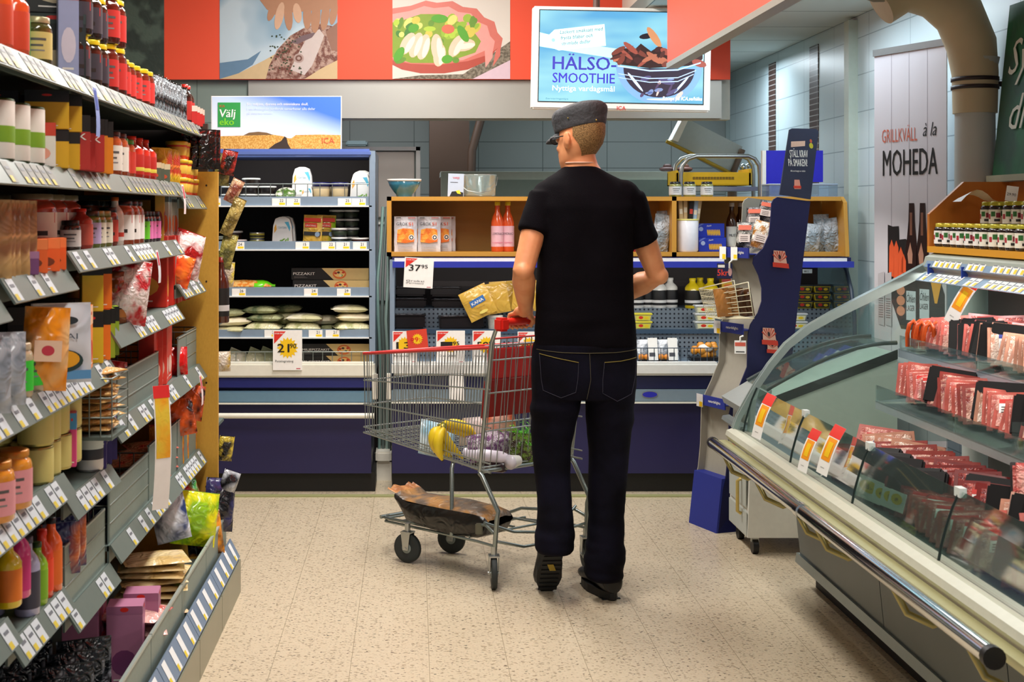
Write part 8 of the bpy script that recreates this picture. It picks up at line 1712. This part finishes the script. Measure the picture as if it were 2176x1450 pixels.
mb = MB(); mb.lathe([(.02, -.02), (.028, .03), (.0285, .034), (.024, .032), (.001, .025)], WHITE, 20); L(mb, 'body', t); mb = MB(); mb.lathe([(.0281, .031), (.03, .036), (.001, .037)], mat('#dcd6e2', .3), 20); L(mb, 'lid', t)
# herbs
t = thing('dill_bunch', 'bright green feathery dill bunch in the cart beside the man', 'herbs', tuple(wp(1110, 940, 5.55))); GR = mat('#6fdc34', .5, var=.3, scale=30); rd = random.Random(5); mb = MB(); o_ = Vector((0, 0, -.02))
for i in range(46):
    a_ = rd.uniform(0, 2*pi); el = rd.uniform(.2, 1.3); d_ = Vector((cos(a_)*cos(el), sin(a_)*cos(el), sin(el))); l = rd.uniform(.06, .13)
    p1 = o_+d_*l; mb.tube([o_, o_.lerp(p1, .5)+Vector((0, 0, .01)), p1], .0012, GR, 4)
    for k_ in range(7):
        q = o_.lerp(p1, .4+.09*k_); v = Vector((rd.uniform(-1, 1), rd.uniform(-1, 1), rd.uniform(-.3, 1)))*.022; mb.add([q, q+v, q+v*.8+Vector((.002, .002, .003))], [(0, 1, 2)], GR)
o = mb.build('leaves'); o.parent = t; o['kind'] = 'stuff'

# sack on the lower rack
A = px(872, 1078, 5.74); B = px(1062, 1112, 5.42); t = thing('paper_sack', 'black paper sack with tan top lying on the lower rack of the cart', 'bag', (0, 0, 0))
ax = (B-A); ax.z = 0; aw = Vector((ax.y, -ax.x, 0)).normalized(); L0 = (B-A)
secs = [(-.02, .012, .09, .02), (.04, .016, .095, .012), (.12, .038, .10, .0), (.3, .046, .105, -.006), (.6, .048, .105, -.006), (.85, .044, .10, -.006), (.97, .032, .09, .0), (1.0, .01, .085, .006)]
def sec(f, hh, ww, dz, a0, a1, n=14):
    c = Vector((A.x+L0.x*f, A.y+L0.y*f, .178+.046+dz+max(0, .12-f)*.22)); out = []
    for k in range(n+1):
        a_ = a0+(a1-a0)*k/n; ca, sa = cos(a_), sin(a_); x = ww*abs(ca)**.55*(1 if ca >= 0 else -1); z = 1.35*hh*abs(sa)**.7*(1 if sa >= 0 else -1)
        out.append(c+aw*x+Vector((0, 0, z+.008*noise.noise((f*9, a_*2, 1)))))
    return out
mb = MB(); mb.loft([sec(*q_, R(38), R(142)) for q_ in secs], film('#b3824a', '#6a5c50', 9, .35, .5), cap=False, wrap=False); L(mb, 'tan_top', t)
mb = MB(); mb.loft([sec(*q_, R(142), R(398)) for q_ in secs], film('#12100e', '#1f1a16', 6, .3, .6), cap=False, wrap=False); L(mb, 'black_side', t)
mb = MB(); e0 = sec(*secs[0], R(38), R(142)); grid_mesh(mb, 15, 4, lambda u, v: e0[int(round(u*14))]+Vector((-L0.x, -L0.y, 0))*.10*v+Vector((0, 0, .012*v+.006*sin(u*20)*v)), film('#c98a52', '#a86a3a', 12, .4, .4)); L(mb, 'folded_end', t)
mb = MB(); q = A+L0*.88-aw*.0; mb.rbox(B.x-.10, B.x-.07, B.y-.07, B.y-.055, .19, .235, .004, mat('#5c5a48', .5)); L(mb, 'clasp', t)
